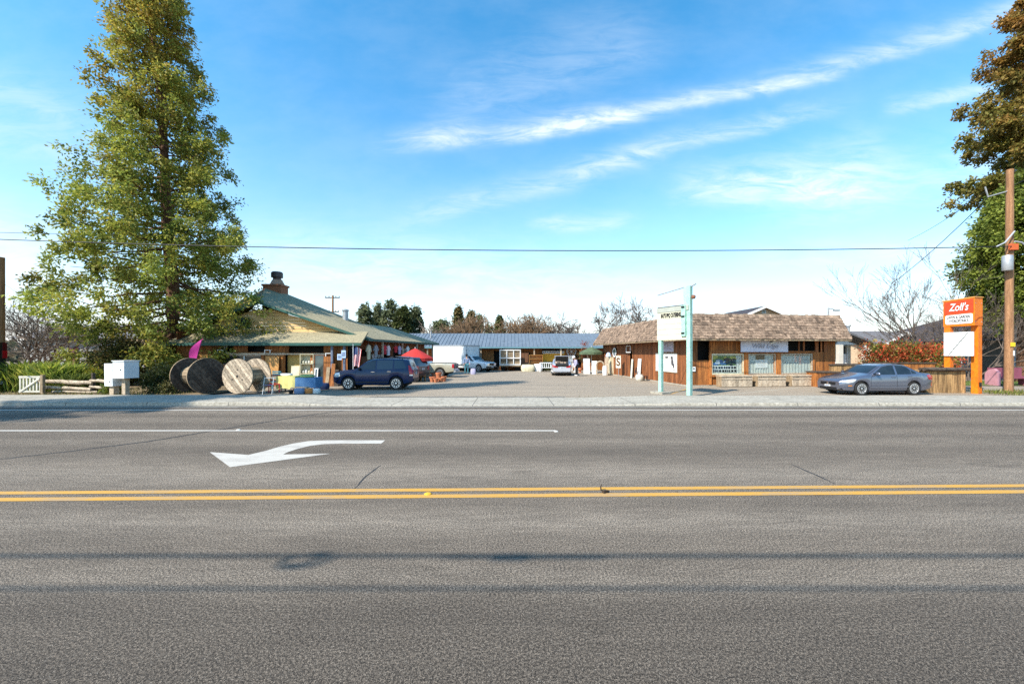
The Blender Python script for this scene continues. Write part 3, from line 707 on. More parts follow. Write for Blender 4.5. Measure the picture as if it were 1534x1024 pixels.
    holes = [(X(334), X(392), Z(546), Z(532)), (X(469), X(486), .1, Z(531)), (X(428), X(468), .1, Z(530)), (X(334), X(352), Z(527), 2.52), (X(372), X(396), Z(527), 2.52), (X(431), X(486), Z(528), 2.52)]
    mb = MB(); planks(mb, (1, 0, 0), (0, 0, 0), -4.6, X(521), .05, 2.55, .2, .04, rng, holes); mb.build('shopfront', M['plank'], b)
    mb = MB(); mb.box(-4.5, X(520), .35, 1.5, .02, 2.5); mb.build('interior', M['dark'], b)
    mb = MB(); mb.box(X(427.5), X(447), .25, .3, .05, Z(529.5)); mb.build('plywood_panel', flat('plywood', (.50, .34, .10), .6), b)
    mb = MB(); mb.ti = .8; mb.box(X(322), X(428), -.16, -.05, Z(531.5), Z(528.6)); mb.box(X(428), X(490), -.14, -.05, Z(531), Z(529)); mb.build('shelf_beam', M['palewood'], b)
    mb = MB()
    for xx, c in ((424, .9), (468, .6), (487, .7), (396, .5), (331, .6)): mb.ti = c; mb.box(X(xx) - .07, X(xx) + .07, -.11, -.045, .05, Z(531.8))
    mb.each('post', M['plank'], b)
    win = MB().box(X(334), X(392), -.02, .03, Z(546), Z(545.2)).box(X(334), X(392), -.02, .03, Z(532.8), Z(532)).box(X(366) - .03, X(366) + .03, -.03, .03, Z(545), Z(533)).build('shop_window', M['white'], b)
    MB().box(X(334), X(392), .0, .012, Z(545.2), Z(532.8)).build('pane', M['darkglass'], win)
    mb = MB(); mb.box(X(501) - .06, X(501) + .06, -.38, -.26, 0, 2.45); mb.box(X(519) - .06, X(519) + .06, -.38, -.26, 0, 2.45); mb.each('canopy_post', flat('bluegrey_post', (.13, .16, .22)), b)
    mb = MB(); planks(mb, (0, 1, 0), (-4.6, 0, 0), .02, 11, .05, 3.3, .26, .04, rng, n=(-1, 0, 0)); mb.build('left_wall', M['redplank'], b)
    # long side wall of the wing, set back under the eave
    mb = MB(); o = Vector(L((E1.x - 1.15, 25.2, 0))); u = Vector((.19, 1, 0)).normalized()
    planks(mb, u, o, 0, 12.0, .05, 2.95, .26, .04, rng, [(1.3, 2.3, .1, 2.2), (4.0, 5.2, .9, 2.3), (6.0, 6.9, .1, 2.3), (8.4, 10.0, .8, 2.2)]); mb.build('side_wall', M['redplank'], b)
    mb = MB(); n_ = Vector((u.y, -u.x, 0)); M3 = Matrix((u, -n_, Vector((0, 0, 1)))).transposed()
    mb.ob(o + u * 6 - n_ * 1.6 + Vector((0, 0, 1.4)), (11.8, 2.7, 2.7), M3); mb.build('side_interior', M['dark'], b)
    mb = MB(); mb.ob(o + u * 12.1 - n_ * 3.5 + Vector((0, 0, 1.45)), (.08, 7.0, 2.8), M3); mb.build('end_wall', M['redplank'], b)
    mb = MB()
    for s in (2.6, 5.6, 8.2, 11.6): mb.ti = .7; mb.ob(o + u * s + n_ * 1.0 + Vector((0, 0, 1.4)), (.1, .1, 2.75), M3)
    mb.each('side_post', M['palewood'], b)
    # chimney
    c = A(413, 431, 29.7); cx, cz = c.x - LB.x, c.z; cy = 29.7 - LB.y
    mb = MB(); mb.box(cx - .66, cx + .66, cy - .48, cy + .48, cz - 2.4, cz + .06); mb.box(cx - .73, cx + .73, cy - .55, cy + .55, cz + .061, cz + .2); ch = mb.build('chimney', M['brick'], roof)
    mb = MB(); mb.lathe([(.5, cz + .161), (.36, cz + .5), (.30, cz + .52)], 16, (cx + .05, cy, 0)); mb.build('chimney_shoulder', flat('mortar_cap', (.42, .28, .20)), ch) if False else None
    s2 = MB(); s2.lathe([(.58, cz + .205), (.38, cz + .58), (.30, cz + .60)], 4, (cx + .1, cy, 0)); s2.build('chimney_cap', flat('mortar_cap', (.40, .25, .17)), b)
    s3 = MB(); s3.lathe([(.27, cz + .56), (.28, cz + .74), (.40, cz + .76), (.40, cz + 1.08), (.33, cz + 1.17), (.05, cz + 1.21)], 18, (cx + .1, cy, 0)); s3.build('flue_cowl', flat('flue_metal', (.085, .07, .065), .5, metal=.5), b, smooth=35)
    v = A(517.5, 478, 29.0); s4 = MB(); s4.lathe([(.2, v.z - .5), (.2, v.z + .6)], 14, (v.x - LB.x, v.y - LB.y, 0)); s4.lathe([(.24, v.z + .6), (.24, v.z + .68), (.05, v.z + .74)], 14, (v.x - LB.x, v.y - LB.y, 0)); s4.build('vent_pipe', M['steel'], b, smooth=40)
    return dict(X=lambda x: (x - HX) / F * ys, o=Vector((E1.x - 1.15, 25.2, 0)), u=u, n=n_)
LW = left_building()

# ------------------------------------------------------------------ far building with the metal roof
FO = Vector((0, 46.0, 0))
def far_building():
    rng = random.Random(31); b = T('rear_building', 'long low timber building with blue grey metal roof across the back of the lot', 'building', FO)
    xa, xb = -14.0, 15.5; ze, zr = 2.62, 4.40
    mb = MB(); y0, y1 = -1.1, 4.2; x = xa; sl = (zr - ze) / (y1 - y0)
    mb.add([(xa, y0, ze), (xb, y0, ze), (xb, y1, zr), (xa, y1, zr), (xa, y0, ze - .08), (xb, y0, ze - .08), (xb, y1, zr - .08), (xa, y1, zr - .08)], [(0, 1, 2, 3), (4, 7, 6, 5), (0, 4, 5, 1), (2, 6, 7, 3), (0, 3, 7, 4), (1, 5, 6, 2)])
    mb.add([(xa, y1, zr), (xb, y1, zr), (xb, y1 + 5, ze), (xa, y1 + 5, ze)], [(0, 1, 2, 3)])
    while x < xb:                                    # standing ribs
        mb.ti = rng.uniform(.2, .9)
        mb.add([(x, y0, ze + .002), (x + .05, y0, ze + .002), (x + .05, y1, zr + .002), (x, y1, zr + .002), (x, y0, ze + .05), (x + .05, y0, ze + .05), (x + .05, y1, zr + .05), (x, y1, zr + .05)], [(4, 5, 6, 7), (0, 1, 5, 4), (0, 4, 7, 3), (1, 2, 6, 5)])
        x += .42
    roof = mb.build('roof', M['metalroof'], b)
    MB().box(xa, xb, y0 - .09, y0, ze - .13, ze + .02).build('gutter', flat('bluegreen_gutter', (.12, .25, .28), .5), b)
    MB().tube([(-10.0 + .2, 2.4, 3.6), (-9.8, 2.4, 4.6)], .09, 10).build('vent_pipe', M['steel'], roof)
    mb = MB(); X = lambda x: (x - HX) / F * 46
    holes = [(X(738), X(748), .1, 2.2), (X(780), X(792), .1, 2.1), (X(812), X(846), .2, 2.4), (X(862), X(872), .1, 2.2)]
    planks(mb, (1, 0, 0), (0, 0, 0), xa + .2, xb - .2, .03, 2.9, .34, .05, rng, holes); mb.build('front_wall', M['plank'], b)
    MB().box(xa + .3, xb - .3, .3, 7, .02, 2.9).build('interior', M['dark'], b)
    mb = MB()
    for k in range(10): mb.ti = rng.random(); x = xa + 1.5 + k * 3.0; mb.box(x - .07, x + .07, -1.0, -.86, 0, 2.5)
    mb.each('porch_post', M['palewood'], b)
    # painted panels on the wall
    mb = MB(); mb.box(X(813), X(846), -.16, -.06, rz46(541), rz46(526.5)); mb.build('yellow_panel', flat('yellow_panel', (.74, .36, .02), .6), b)
    mb = MB(); mb.box(X(780), X(811), -.12, -.06, .2, .9); mb.build('low_panel', M['palewood'], b)
def rz46(y): return H + (HY - y) / F * 46.0
far_building()

# ------------------------------------------------------------------ neighbouring houses
def house(name, label, x0, x1, y0, y1, ze, zr, ridge, wall, roofm, ov=.35, hip=False, gables=True, win=()):
    b = T(name, label, 'house', ((x0 + x1) / 2, (y0 + y1) / 2, 0)); w, d = (x1 - x0) / 2, (y1 - y0) / 2
    mb = MB(); mb.box(-w, w, -d, d, 0, ze)
    if not hip:
        if ridge == 'y': mb.prism([(-w, ze), (w, ze), (0, zr)], -d, d, 'y')
        else: mb.prism([(-d, ze), (d, ze), (0, zr)], -w, w, 'x')
    mb.build('wall', wall, b)
    mb = MB(); th = .12
    W_, D_ = w + ov, d + ov; k = (zr - ze)
    if hip:
        r = max(0, (W_ - D_)) if ridge == 'x' else max(0, D_ - W_)
        e = [(-W_, -D_, ze), (W_, -D_, ze), (W_, D_, ze), (-W_, D_, ze)]
        t = [(-r, 0, zr + .05), (r, 0, zr + .05)] if ridge == 'x' else [(0, -r, zr + .05), (0, r, zr + .05)]
        f = [(0, 1, 5, 4), (1, 2, 5), (2, 3, 4, 5), (3, 0, 4)] if ridge == 'x' else [(0, 1, 4), (1, 2, 5, 4), (2, 3, 5), (3, 0, 4, 5)]
        mb.add(e + t, f + [(3, 2, 1, 0)])
    elif ridge == 'y':
        ex = ze - k * ov / w
        for s in (-1, 1): mb.add([(0, -D_, zr + .02), (s * W_, -D_, ex + .02), (s * W_, D_, ex + .02), (0, D_, zr + .02), (0, -D_, zr + th + .02), (s * W_, -D_, ex + th + .02), (s * W_, D_, ex + th + .02), (0, D_, zr + th + .02)], [(0, 1, 2, 3), (4, 5, 6, 7), (0, 1, 5, 4), (1, 2, 6, 5), (2, 3, 7, 6)])
    else:
        ex = ze - k * ov / d
        for s in (-1, 1): mb.add([(-W_, 0, zr + .02), (-W_, s * D_, ex + .02), (W_, s * D_, ex + .02), (W_, 0, zr + .02), (-W_, 0, zr + th + .02), (-W_, s * D_, ex + th + .02), (W_, s * D_, ex + th + .02), (W_, 0, zr + th + .02)], [(0, 1, 2, 3), (4, 5, 6, 7), (0, 1, 5, 4), (1, 2, 6, 5), (2, 3, 7, 6)])
    rf = mb.build('roof', roofm, b)
    if not hip and ridge == 'y':
        mb = MB(); ex = ze - k * ov / w; y = -D_ - .03
        for s in (-1, 1): mb.add([(0, y, zr - .12), (s * W_, y, ex - .12), (s * W_, y, ex + .16), (0, y, zr + .16), (0, y + .03, zr - .12), (s * W_, y + .03, ex - .12), (s * W_, y + .03, ex + .16), (0, y + .03, zr + .16)], [(0, 1, 2, 3), (4, 5, 6, 7), (0, 1, 5, 4), (2, 3, 7, 6), (1, 2, 6, 5)])
        mb.build('bargeboard', M['white'], b)
    for (wx, wz, ww, wh) in win:
        f = MB().box(wx - ww / 2, wx + ww / 2, -d - .05, -d - .005, wz, wz + wh).build('window', M['white'], b)
        MB().box(wx - ww / 2 + .07, wx + ww / 2 - .07, -d - .06, -d - .051, wz + .07, wz + wh - .07).build('pane', M['darkglass'], f)
    return b
M['greyroof'] = pm('grey_shingle', (.15, .145, .15), .95, (.10, .098, .10), 5, fine=.7)
M['darkroof'] = pm('dark_shingle', (.055, .05, .058), .95, (.03, .028, .033), 5, fine=.7)
M['tanwall'] = pm('tan_wall', (.50, .37, .24), .85, (.42, .30, .19), 1.5, fine=.3)
M['brownwall'] = pm('brown_wall', (.13, .10, .08), .9, (.09, .07, .055), 1.5, fine=.3)
M['greywall'] = pm('grey_wall', (.38, .38, .37), .85, (.30, .30, .29), 1.5, fine=.3)
M['bluegrey'] = pm('pale_grey_panel', (.45, .46, .50), .6, (.40, .41, .45), 1.5)
a = A(1095, 470, 48); c = A(1172, 470, 48); q = A(1144, 460, 48)
house('two_storey_house', 'tan gabled upper house peeking over the shake roof of the timber shop', q.x - 2.9, q.x + 2.9, 48, 56, q.z - 1.25, q.z, 'y', M['tanwall'], M['darkroof'], .5, win=((0, q.z - .75, .5, .4),))
house('grey_roof_house', 'tan house with grey shingle roof and small front gable behind the red hedge', 36.2, 42.2, 42, 50, 3.0, A(1330, 497.5, 46).z, 'x', M['tanwall'], M['greyroof'], .4)
q = A(1353, 498, 40.5)
house('porch_gable', 'white trimmed gable with tan siding beside the grey shingle roof', q.x - 1.75, q.x + 1.75, 40.5, 41.8, q.z - 1.05, q.z, 'y', M['tanwall'], M['greyroof'], .35)
q = A(1432, 484, 40)
house('dark_roof_house', 'brown house with broad dark hip roof behind the orange sign', 40.0, 56, 34.5, 46, 3.05, 5.9, 'x', M['brownwall'], M['darkroof'], .8, hip=True)
def small_shop():
    Y = 31.0; X = lambda x: (x - HX) / F * Y; x0, x1 = X(1240), X(1298); b = T('small_shop', 'small pale shop with white porch posts and grey roof right of the timber shop', 'building', (x0, Y, 0)); w = x1 - x0; Zz = lambda y: H + (HY - y) / F * Y
    mb = MB(); mb.box(0, w - .2, 1.2, 6, 0, Zz(506)); mb.build('wall', M['offwhite'], b)
    mb = MB(); mb.add([(-1, -.5, Zz(495)), (w * .45, -.5, Zz(498)), (w + .35, -.5, Zz(513.5)), (w + .35, 6.3, Zz(513.5)), (w * .45, 6.3, Zz(498)), (-1, 6.3, Zz(495)), (-1, -.5, Zz(498)), (w * .45, -.5, Zz(501)), (w + .35, -.5, Zz(516)), (w + .35, 6.3, Zz(516)), (w * .45, 6.3, Zz(501)), (-1, 6.3, Zz(498))],
           [(0, 1, 4, 5), (1, 2, 3, 4), (6, 11, 10, 7), (7, 10, 9, 8), (0, 6, 7, 1), (1, 7, 8, 2), (2, 8, 9, 3)]); rf = mb.build('roof', M['greyroof'], b)
    mb = MB(); z = Zz(516)
    for xx in (1257, 1296): mb.box(X(xx) - x0 - .16, X(xx) - x0 + .16, -.2, .12, 0, z)
    mb.each('porch_post', flat('cream_post', (.60, .56, .48)), b)
    mb = MB(); mb.prism([(X(1257) - x0, Zz(516)), (X(1290) - x0, Zz(516)), (X(1262) - x0, Zz(507))], .3, .4); mb.build('porch_gable', M['white'], b)
    f = MB().box(X(1260) - x0, X(1288) - x0, 1.10, 1.18, Zz(548), Zz(517)).build('window', M['white'], b)
    MB().box(X(1261.5) - x0, X(1286) - x0, 1.08, 1.095, Zz(547), Zz(518)).build('pane', M['darkglass'], f)
    mb = MB(); mb.box(X(1262) - x0, X(1271) - x0, 1.05, 1.075, Zz(545), Zz(538)); mb.box(X(1276) - x0, X(1285) - x0, 1.05, 1.075, Zz(545), Zz(530)); mb.each('window_sign', M['white'], b)
    v = A(1270.5, 492, 33); MB().lathe([(.12, v.z - 1), (.12, v.z + .15), (.2, v.z + .16), (.2, v.z + .3)], 12, (v.x - x0, 2, 0)).build('vent_pipe', M['steel'], rf)
small_shop()
def grey_block():
    Y = 31.0; x0 = (1518 - HX) / F * Y; b = T('grey_canopy_building', 'pale grey canopy building at the right edge behind the utility pole', 'building', (x0, Y, 0)); Zz = lambda y: H + (HY - y) / F * Y
    MB().box(0, 12, 0, .35, Zz(500), Zz(438)).build('canopy', M['bluegrey'], b)
    MB().box(.55, .63, -.012, .02, Zz(500), Zz(438)).build('panel_joint', flat('joint', (.25, .25, .27)), b)
    MB().box(1.2, 12, 3, 9, 0, Zz(500) - .01).build('wall', M['brownwall'], b)
    MB().box(.55, .85, .3, .6, 0, Zz(500) - .01).build('column', flat('pale_column', (.42, .46, .50)), b)
    f = MB().box(-.9, .3, 2.6, 2.68, .5, 2.6).build('door_panel', flat('blue_panel', (.10, .12, .18), .3), b); MB().box(-.98, .38, 2.69, 2.75, .4, 2.68).build('door_frame', M['white'], f)
grey_block()
b = T('grey_house', 'grey house half hidden behind bare brush at far left', 'house', (-33, 32, 0))
MB().box(-6, 4, 0, 6, 0, 3.2).build('wall', M['greywall'], b)
mb = MB(); mb.add([(-6.5, -.6, 3.15), (4.5, -.6, 3.15), (4.5, 3, 4.4), (-6.5, 3, 4.4), (-6.5, 6.6, 3.15), (4.5, 6.6, 3.15)], [(0, 1, 2, 3), (3, 2, 5, 4), (0, 3, 4), (1, 5, 2)]); mb.build('roof', M['greyroof'], b)
f = MB().box(.2, 1.5, -.06, -.01, 1.3, 2.7).build('window', M['white'], b); MB().box(.3, 1.4, -.07, -.062, 1.4, 2.6).build('pane', M['darkglass'], f)
f = MB().box(-2.4, -1.6, -.06, -.01, .1, 2.4).build('door', flat('maroon_door', (.13, .03, .04)), b)
b = T('grey_fence_panel', 'flat grey green panel fence with pale posts beside the red car', 'fence', (-27.2, 26.5, 0))
MB().box(-.9, 2.0, 0, .05, .25, 2.15).build('panel', flat('greygreen', (.33, .37, .34)), b)
MB().box(-1.05, -.9, -.04, .08, 0, 2.3).box(-1.6, -1.5, -.04, .06, 0, 2.2).each('post', M['offwhite'], b)

# ------------------------------------------------------------------ trees and plants
def taper(pts, r0, r1): k = len(pts) - 1; return [r0 + (r1 - r0) * (i / k) ** .8 for i in range(k + 1)]
def conifer(name, label, base, trunk, radii, seed, nbr, per, lsize, cols, group=None, r0=.42, z0=2.2, low=.0, droop=.25, spread=.34, dens=1.0, vs=.2, rnd=.7, limbs=True, lean=0, crown_name='crown', cat='tree', cl=1.0, brown_top=0.0):
    """trunk: [(dx, z)], radii: [(z, left, right)]; limbs run out from the trunk and carry leaf sprays in clumps"""
    rng = np.random.default_rng(seed); t = T(name, label, cat, base, 0, group)
    tz = np.array([p[1] for p in trunk]); tx = np.array([p[0] for p in trunk]); zt = tz[-1]
    rzv = np.array([p[0] for p in radii]); rl = np.array([p[1] for p in radii]); rr = np.array([p[2] for p in radii])
    def tp(z): return np.array([np.interp(z, tz, tx), lean * z + .12 * math.sin(z * .5), z])
    n = 26; pts = [tp(zt * i / n) for i in range(n + 1)]
    mb = MB(); mb.tube(pts, [max(.03, r0 * (1 - i / n) ** .85 * (1 + .45 * math.exp(-i * .9))) for i in range(n + 1)], 12)
    mb.build('trunk', M['bark'], t, smooth=60)
    C, D, S, K, NN = [], [], [], [], []; lm = MB(); ga = rng.random() * 6
    for i in range(nbr):
        f = (i + rng.random()) / nbr; z = z0 + (zt - z0 - .2) * (1 - (1 - f) ** 1.0) ; ga += 2.39996 + rng.normal() * .25
        ca, sa = math.cos(ga), math.sin(ga); wgt = (1 + ca) / 2
        Rr = np.interp(z, rzv, rl) * (1 - wgt) + np.interp(z, rzv, rr) * wgt
        Lb = Rr * rng.uniform(.72, 1.08); p0 = tp(z); m = 9
        rise = rng.uniform(-.12, .30) - droop * (1 - z / zt); path = []
        for k in range(m + 1):
            s = k / m; r = Lb * s
            path.append(p0 + np.array([ca * r, sa * r, Lb * (rise * s + .28 * (s ** 2) * (.3 + z / zt) - droop * .3 * s)]) + rng.normal(size=3) * .05 * Lb * s * .5)
        path = np.array(path)
        if limbs and Lb > .6: lm.tube(path[:8], taper(range(8), min(.11, .022 + .014 * Lb), .012), 5, caps=False)
        nc = max(2, int(per * (.3 + Lb / 4.0)))
        tone = rng.random(); br = max(0, (z / zt - .5) * 1.5) * brown_top + rng.random() * .3 * brown_top
        for k in range(nc):
            s = 1.02 * rng.uniform(.16, 1.0) ** .65; idx = min(m - 1e-3, s * m); i0 = int(idx); p = path[i0] * (1 - idx + i0) + path[i0 + 1] * (idx - i0)
            side = np.array([-sa, ca, 0]) * rng.normal() * spread * (Lb * .42 + .3) * (1.1 - .75 * s)
            p = p + side + np.array([0, 0, rng.normal() * vs * cl]); nl = int(rng.integers(26, 60) * dens); rad = rng.uniform(.26, .60) * cl
            u = rng.normal(size=(nl, 3)); u /= np.linalg.norm(u, axis=1, keepdims=True); q = rng.random((nl, 1)) ** .4 * (1 + .15 * rng.normal(size=(nl, 1)))
            off = u * q * np.array([rad, rad, rad * rnd]); off[:, 2] -= .25 * rad * (off[:, 0] ** 2 + off[:, 1] ** 2) / rad ** 2; C.append(p + off)
            dd = u * .7 + np.array([ca * .35, sa * .35, -.25]) + rng.normal(size=(nl, 3)) * .5; D.append(dd); NN.append(u + np.array([0, 0, .5]))
            S.append(lsize * rng.uniform(.6, 1.35, nl)); c0, c1, c2 = cols
            mixv = np.clip(tone * .45 + rng.random() * .55 + rng.normal(size=(nl, 1)) * .15, 0, 1)
            c = np.array(c0) * (1 - mixv) + np.array(c1) * mixv; bb = np.clip(br * rng.uniform(.3, 1.4) + rng.normal(size=(nl, 1)) * .12 * (br > .05), 0, .85)
            K.append(c * (1 - bb) + np.array(c2) * bb)
    if limbs and lm.f: lm.build('limbs', M['greybark'] if brown_top == 0 else M['bark'], t)
    leaf_mesh(crown_name, M['leaf'], t, np.concatenate(C), np.concatenate(D), np.concatenate(S), np.concatenate(K), rng=rng, nrm=np.concatenate(NN), wid=.5)
    return t

Yt = 25.5; pb = Vector(((256 - HX) / F * Yt, Yt, 0))
def zz(y, Y=Yt): return H + (HY - y) / F * Y
def dx(x, Y=Yt): return (x + 4 - HX) / F * Y - pb.x
CEDAR = ((.11, .165, .035), (.50, .54, .09), (.56, .26, .045))
big = conifer('giant_conifer', 'huge tall conifer with olive green drooping foliage in front of the market building', pb,
        [(dx(250), 0), (dx(252), zz(500)), (dx(255), zz(420)), (dx(248), zz(330)), (dx(241), zz(250)), (dx(236), zz(150)), (dx(231), zz(90)), (dx(224), zz(0)), (dx(214), 28.5)],
        [(1.11 * a_, 1.11 * l_, 1.11 * r_) for a_, l_, r_ in
         [(2.0, 3.0, 4.0), (2.6, 4.4, 5.6), (3.1, 5.0, 6.7), (4.2, 5.4, 7.0), (5.7, 5.2, 5.6), (6.9, 4.8, 4.5), (8.8, 5.2, 4.5), (10.7, 5.0, 3.8), (12.3, 4.0, 3.2), (13.2, 3.0, 3.0), (14.6, 2.7, 2.8), (16.5, 2.8, 2.6), (18.4, 2.3, 1.8), (20.3, 1.9, 1.6), (22.2, 1.6, 1.4), (24.5, 1.0, 1.0), (26.5, .3, .3)]],
        11, 230, 8, .19, CEDAR, vs=.30, rnd=.78, r0=.42, z0=2.2, brown_top=.75, cl=1.25, dens=1.7, spread=.26)
# an unseen tree of the same kind across the road behind the viewpoint: its long shadow lies over the left pavement and the lot
conifer('unseen_shade_conifer', 'unseen very tall slim conifer on the near side of the road, shading the left sidewalk', (-37.6, -3.9, 0),
        [(0, 0), (0, 15), (.2, 30), (.3, 45.5)], [(6, 2.8, 2.8), (14, 2.7, 2.7), (24, 2.5, 2.5), (28.8, 2.2, 2.2), (30, .3, .3), (34.6, .3, .3), (35.8, 2.1, 2.1), (41, 1.4, 1.4), (45.5, .3, .3)], 12, 150, 5, .6, CEDAR, r0=.8, z0=6, cl=2.2)  # unseen tree; crown narrowed and gapped to place its shade
# tall conifer at the right edge
conifer('tall_conifer', 'tall brown tipped conifer rising out of the picture behind the utility pole', ((1590 - HX) / F * 29, 29, 0),
        [(0, 0), (.1, 14), (0, 30)], [(9, 2.0, 3), (12.8, 2.2, 4), (14.0, 6.3, 5), (17.0, 6.6, 5), (19.5, 6.2, 5), (22, 5.0, 4.6), (24.5, 4.1, 4), (27, 3.4, 3.4), (30, .4, .4)],
        13, 150, 9, .24, ((.10, .11, .03), (.30, .29, .06), (.44, .21, .05)), r0=.7, z0=11.5, droop=.4, brown_top=1.0, cl=1.2, dens=1.8, spread=.28)
conifer('broad_evergreen', 'broad glossy green evergreen tree low behind the utility pole', ((1535 - HX) / F * 27, 27, 0),
        [(0, 0), (.1, 6), (0, 13.6)], [(4.6, 1.6, 3.5), (5.5, 2.4, 4.5), (7, 3.0, 5), (9, 3.0, 5), (10.5, 2.4, 4), (12, 1.5, 3), (13.6, .4, .6)],
        14, 130, 10, .22, ((.07, .11, .02), (.34, .38, .06), (.10, .13, .02)), vs=.4, rnd=.9, r0=.35, z0=4.6, droop=.25, cl=1.25, dens=1.8, spread=.3)
# trees beyond the roofs
def far_tree(name, label, x, ytop, w, Y, seed, cols, prof, nbr=60, per=5, ls=.5, z0=1.5, cl=1.7, bt=0.0, r0=.22, droop=.1):
    zt = H + (HY - ytop) / F * Y; hw = w / 2 / F * Y
    conifer(name, label, ((x - HX) / F * Y, Y, 0), [(0, 0), (.1, zt)], [(z0 + (zt - z0) * a, hw * r, hw * r) for a, r in prof], seed, nbr, per, ls, cols, 'trees beyond the roofs', r0=r0, z0=z0, cl=cl, brown_top=bt, droop=droop)
PINE = ((.09, .115, .06), (.24, .26, .12), (.16, .13, .07)); CONE = ((.06, .075, .025), (.16, .165, .05), (.28, .15, .04))
rnd_p = [(0, .55), (.35, .95), (.65, 1.0), (.85, .7), (1, .15)]; con_p = [(0, 1), (.3, .85), (.6, .55), (.85, .25), (1, .04)]
far_tree('pine_tree', 'leftmost grey green pine behind the long roof, nearest the vent pipe', 547, 457, 28, 84, 41, PINE, rnd_p)
far_tree('pine_tree', 'slim grey green pine, second from the vent pipe behind the long roof', 566, 456, 18, 88, 42, PINE, rnd_p)
far_tree('pine_tree', 'tallest round topped pine in the row behind the long roof', 584, 452, 30, 84, 43, PINE, rnd_p)
far_tree('pine_tree', 'pine with a yellowish lower crown behind the long roof', 603, 458, 27, 82, 44, ((.035, .05, .018), (.115, .13, .03), (.1, .1, .03)), rnd_p)
far_tree('pine_tree', 'last pine of the row, where the long roof drops away', 622, 462, 28, 86, 45, PINE, rnd_p)
far_tree('spreading_evergreen', 'low dark spreading evergreen above the left end of the metal roof', 660, 480, 34, 80, 46, PINE, [(0, .6), (.5, 1), (.8, .7), (1, .2)])
far_tree('cedar_tree', 'tall pointed brownish cedar above the metal roof, taller of a pair', 686, 459, 27, 78, 47, CONE, con_p, bt=.4)
far_tree('cedar_tree', 'shorter pointed cedar right of the taller cedar above the metal roof', 705, 467, 26, 78, 48, CONE, con_p, bt=.4)
far_tree('slim_cypress', 'thin dark cypress right of the pair of cedars', 718, 472, 9, 82, 49, PINE, [(0, .8), (.6, 1), (1, .1)], nbr=26)
far_tree('small_spruce', 'small pointed green spruce beside the brown round bare tree', 748, 476, 20, 80, 50, CONE, con_p)
far_tree('round_evergreen', 'dark small evergreen far right of the slim cypress over the metal roof', 732, 486, 14, 90, 51, PINE, rnd_p, nbr=20)

def bare_tree(name, label, base, h, seed, spread=.5, depth=5, r0=.12, group=None, mat='greybark', nstem=1, cat='tree', twist=.35):
    rnd = random.Random(seed); t = T(name, label, cat, base, 0, group); tr = MB(); tw = MB(); cnt = [0]
    def grow(p, d, L, r, lev, mb):
        if cnt[0] > 4200: return
        cnt[0] += 1; pts = [p]; n = 4
        for k in range(n):
            d = (d + Vector((rnd.gauss(0, 1), rnd.gauss(0, 1), rnd.gauss(.25, .6))) * twist * .35).normalized(); p = p + d * (L / n); pts.append(p)
        mb.tube(pts, [max(.007 + max(0, base[1] - 30) * .0006, r * (1 - .45 * k / n)) for k in range(n + 1)], 7 if lev < 2 else 4, caps=False)
        if lev >= depth: return
        for k in range(rnd.choice((2, 3, 4)) + (2 if lev == 0 else 0)):
            a = rnd.uniform(.45, 1.0) * spread * 1.6; ax = Vector((rnd.gauss(0, 1), rnd.gauss(0, 1), rnd.gauss(0, 1))).normalized()
            nd = (Matrix.Rotation(a, 3, ax) @ d); nd.z = max(nd.z, -.1); q = pts[rnd.choice((2, 3, 4, 4))]
            grow(q, nd.normalized(), L * rnd.uniform(.58, .85), r * .58, lev + 1, tw)
    for s in range(nstem):
        dd = Vector((rnd.gauss(0, .35) * (nstem > 1) + .02, rnd.gauss(0, .35) * (nstem > 1), 1)).normalized()
        grow(Vector((rnd.gauss(0, .15) * (nstem > 1), rnd.gauss(0, .15) * (nstem > 1), 0)), dd, h * .40, r0, 0, tr)
    tr.build('trunk', M[mat], t, smooth=60); o = tw.build('twigs', M[mat], t); return t
M['paletwig'] = pm('pale_twig', (.22, .17, .13), .95, (.14, .11, .085), 3); M['browntwig'] = pm('brown_twig', (.24, .15, .085), .95, (.17, .105, .055), 3)
bare_tree('bare_tree', 'bare grey tree with long thin branches above the red hedge beside the orange sign', ((1400 - HX) / F * 30, 30, 0), 7.8, 61, .34, 5, .075, nstem=4)
bare_tree('bare_tree', 'bare tree directly behind the orange sign, lower and wider', ((1448 - HX) / F * 28, 28, 0), 5.4, 62, .55, 5, .07, nstem=4)
bare_tree('bare_tree', 'bare dark spreading tree over the left end of the shake roof', ((958 - HX) / F * 60, 60, 0), 8.6, 63, .62, 5, .2, nstem=3)
bare_tree('bare_tree', 'thin bare tree just left of the shake roof, single upright stem', ((893 - HX) / F * 58, 58, 0), 8.6, 64, .4, 4, .14)
bare_tree('bare_tree', 'bare pale tree above the metal roof left of the shake roof, thinner twigs', ((874 - HX) / F * 66, 66, 0), 6.6, 65, .5, 4, .1, mat='paletwig')
bare_tree('bare_tree', 'brown round bare tree above the middle of the metal roof', ((778 - HX) / F * 62, 62, 0), 7.0, 66, .62, 5, .16, nstem=6, mat='browntwig')
bare_tree('bare_tree', 'grey bare tree right of the brown round one above the metal roof', ((808 - HX) / F * 66, 66, 0), 7.2, 67, .55, 5, .14, nstem=3, mat='paletwig')
bare_tree('bare_tree', 'bare tree furthest right in the middle row above the metal roof', ((832 - HX) / F * 66, 66, 0), 6.8, 68, .6, 5, .12, nstem=3)
bare_tree('willow_shrub', 'orange brown bare willow at the foot of the two cedars', ((697 - HX) / F * 60, 60, 0), 6.4, 69, .55, 5, .1, nstem=8, mat='browntwig')
bare_tree('bare_tree', 'pale bare tree behind the end of the long roof, left of the dark evergreen', ((640 - HX) / F * 70, 70, 0), 6.6, 70, .5, 4, .1, nstem=2, mat='paletwig')
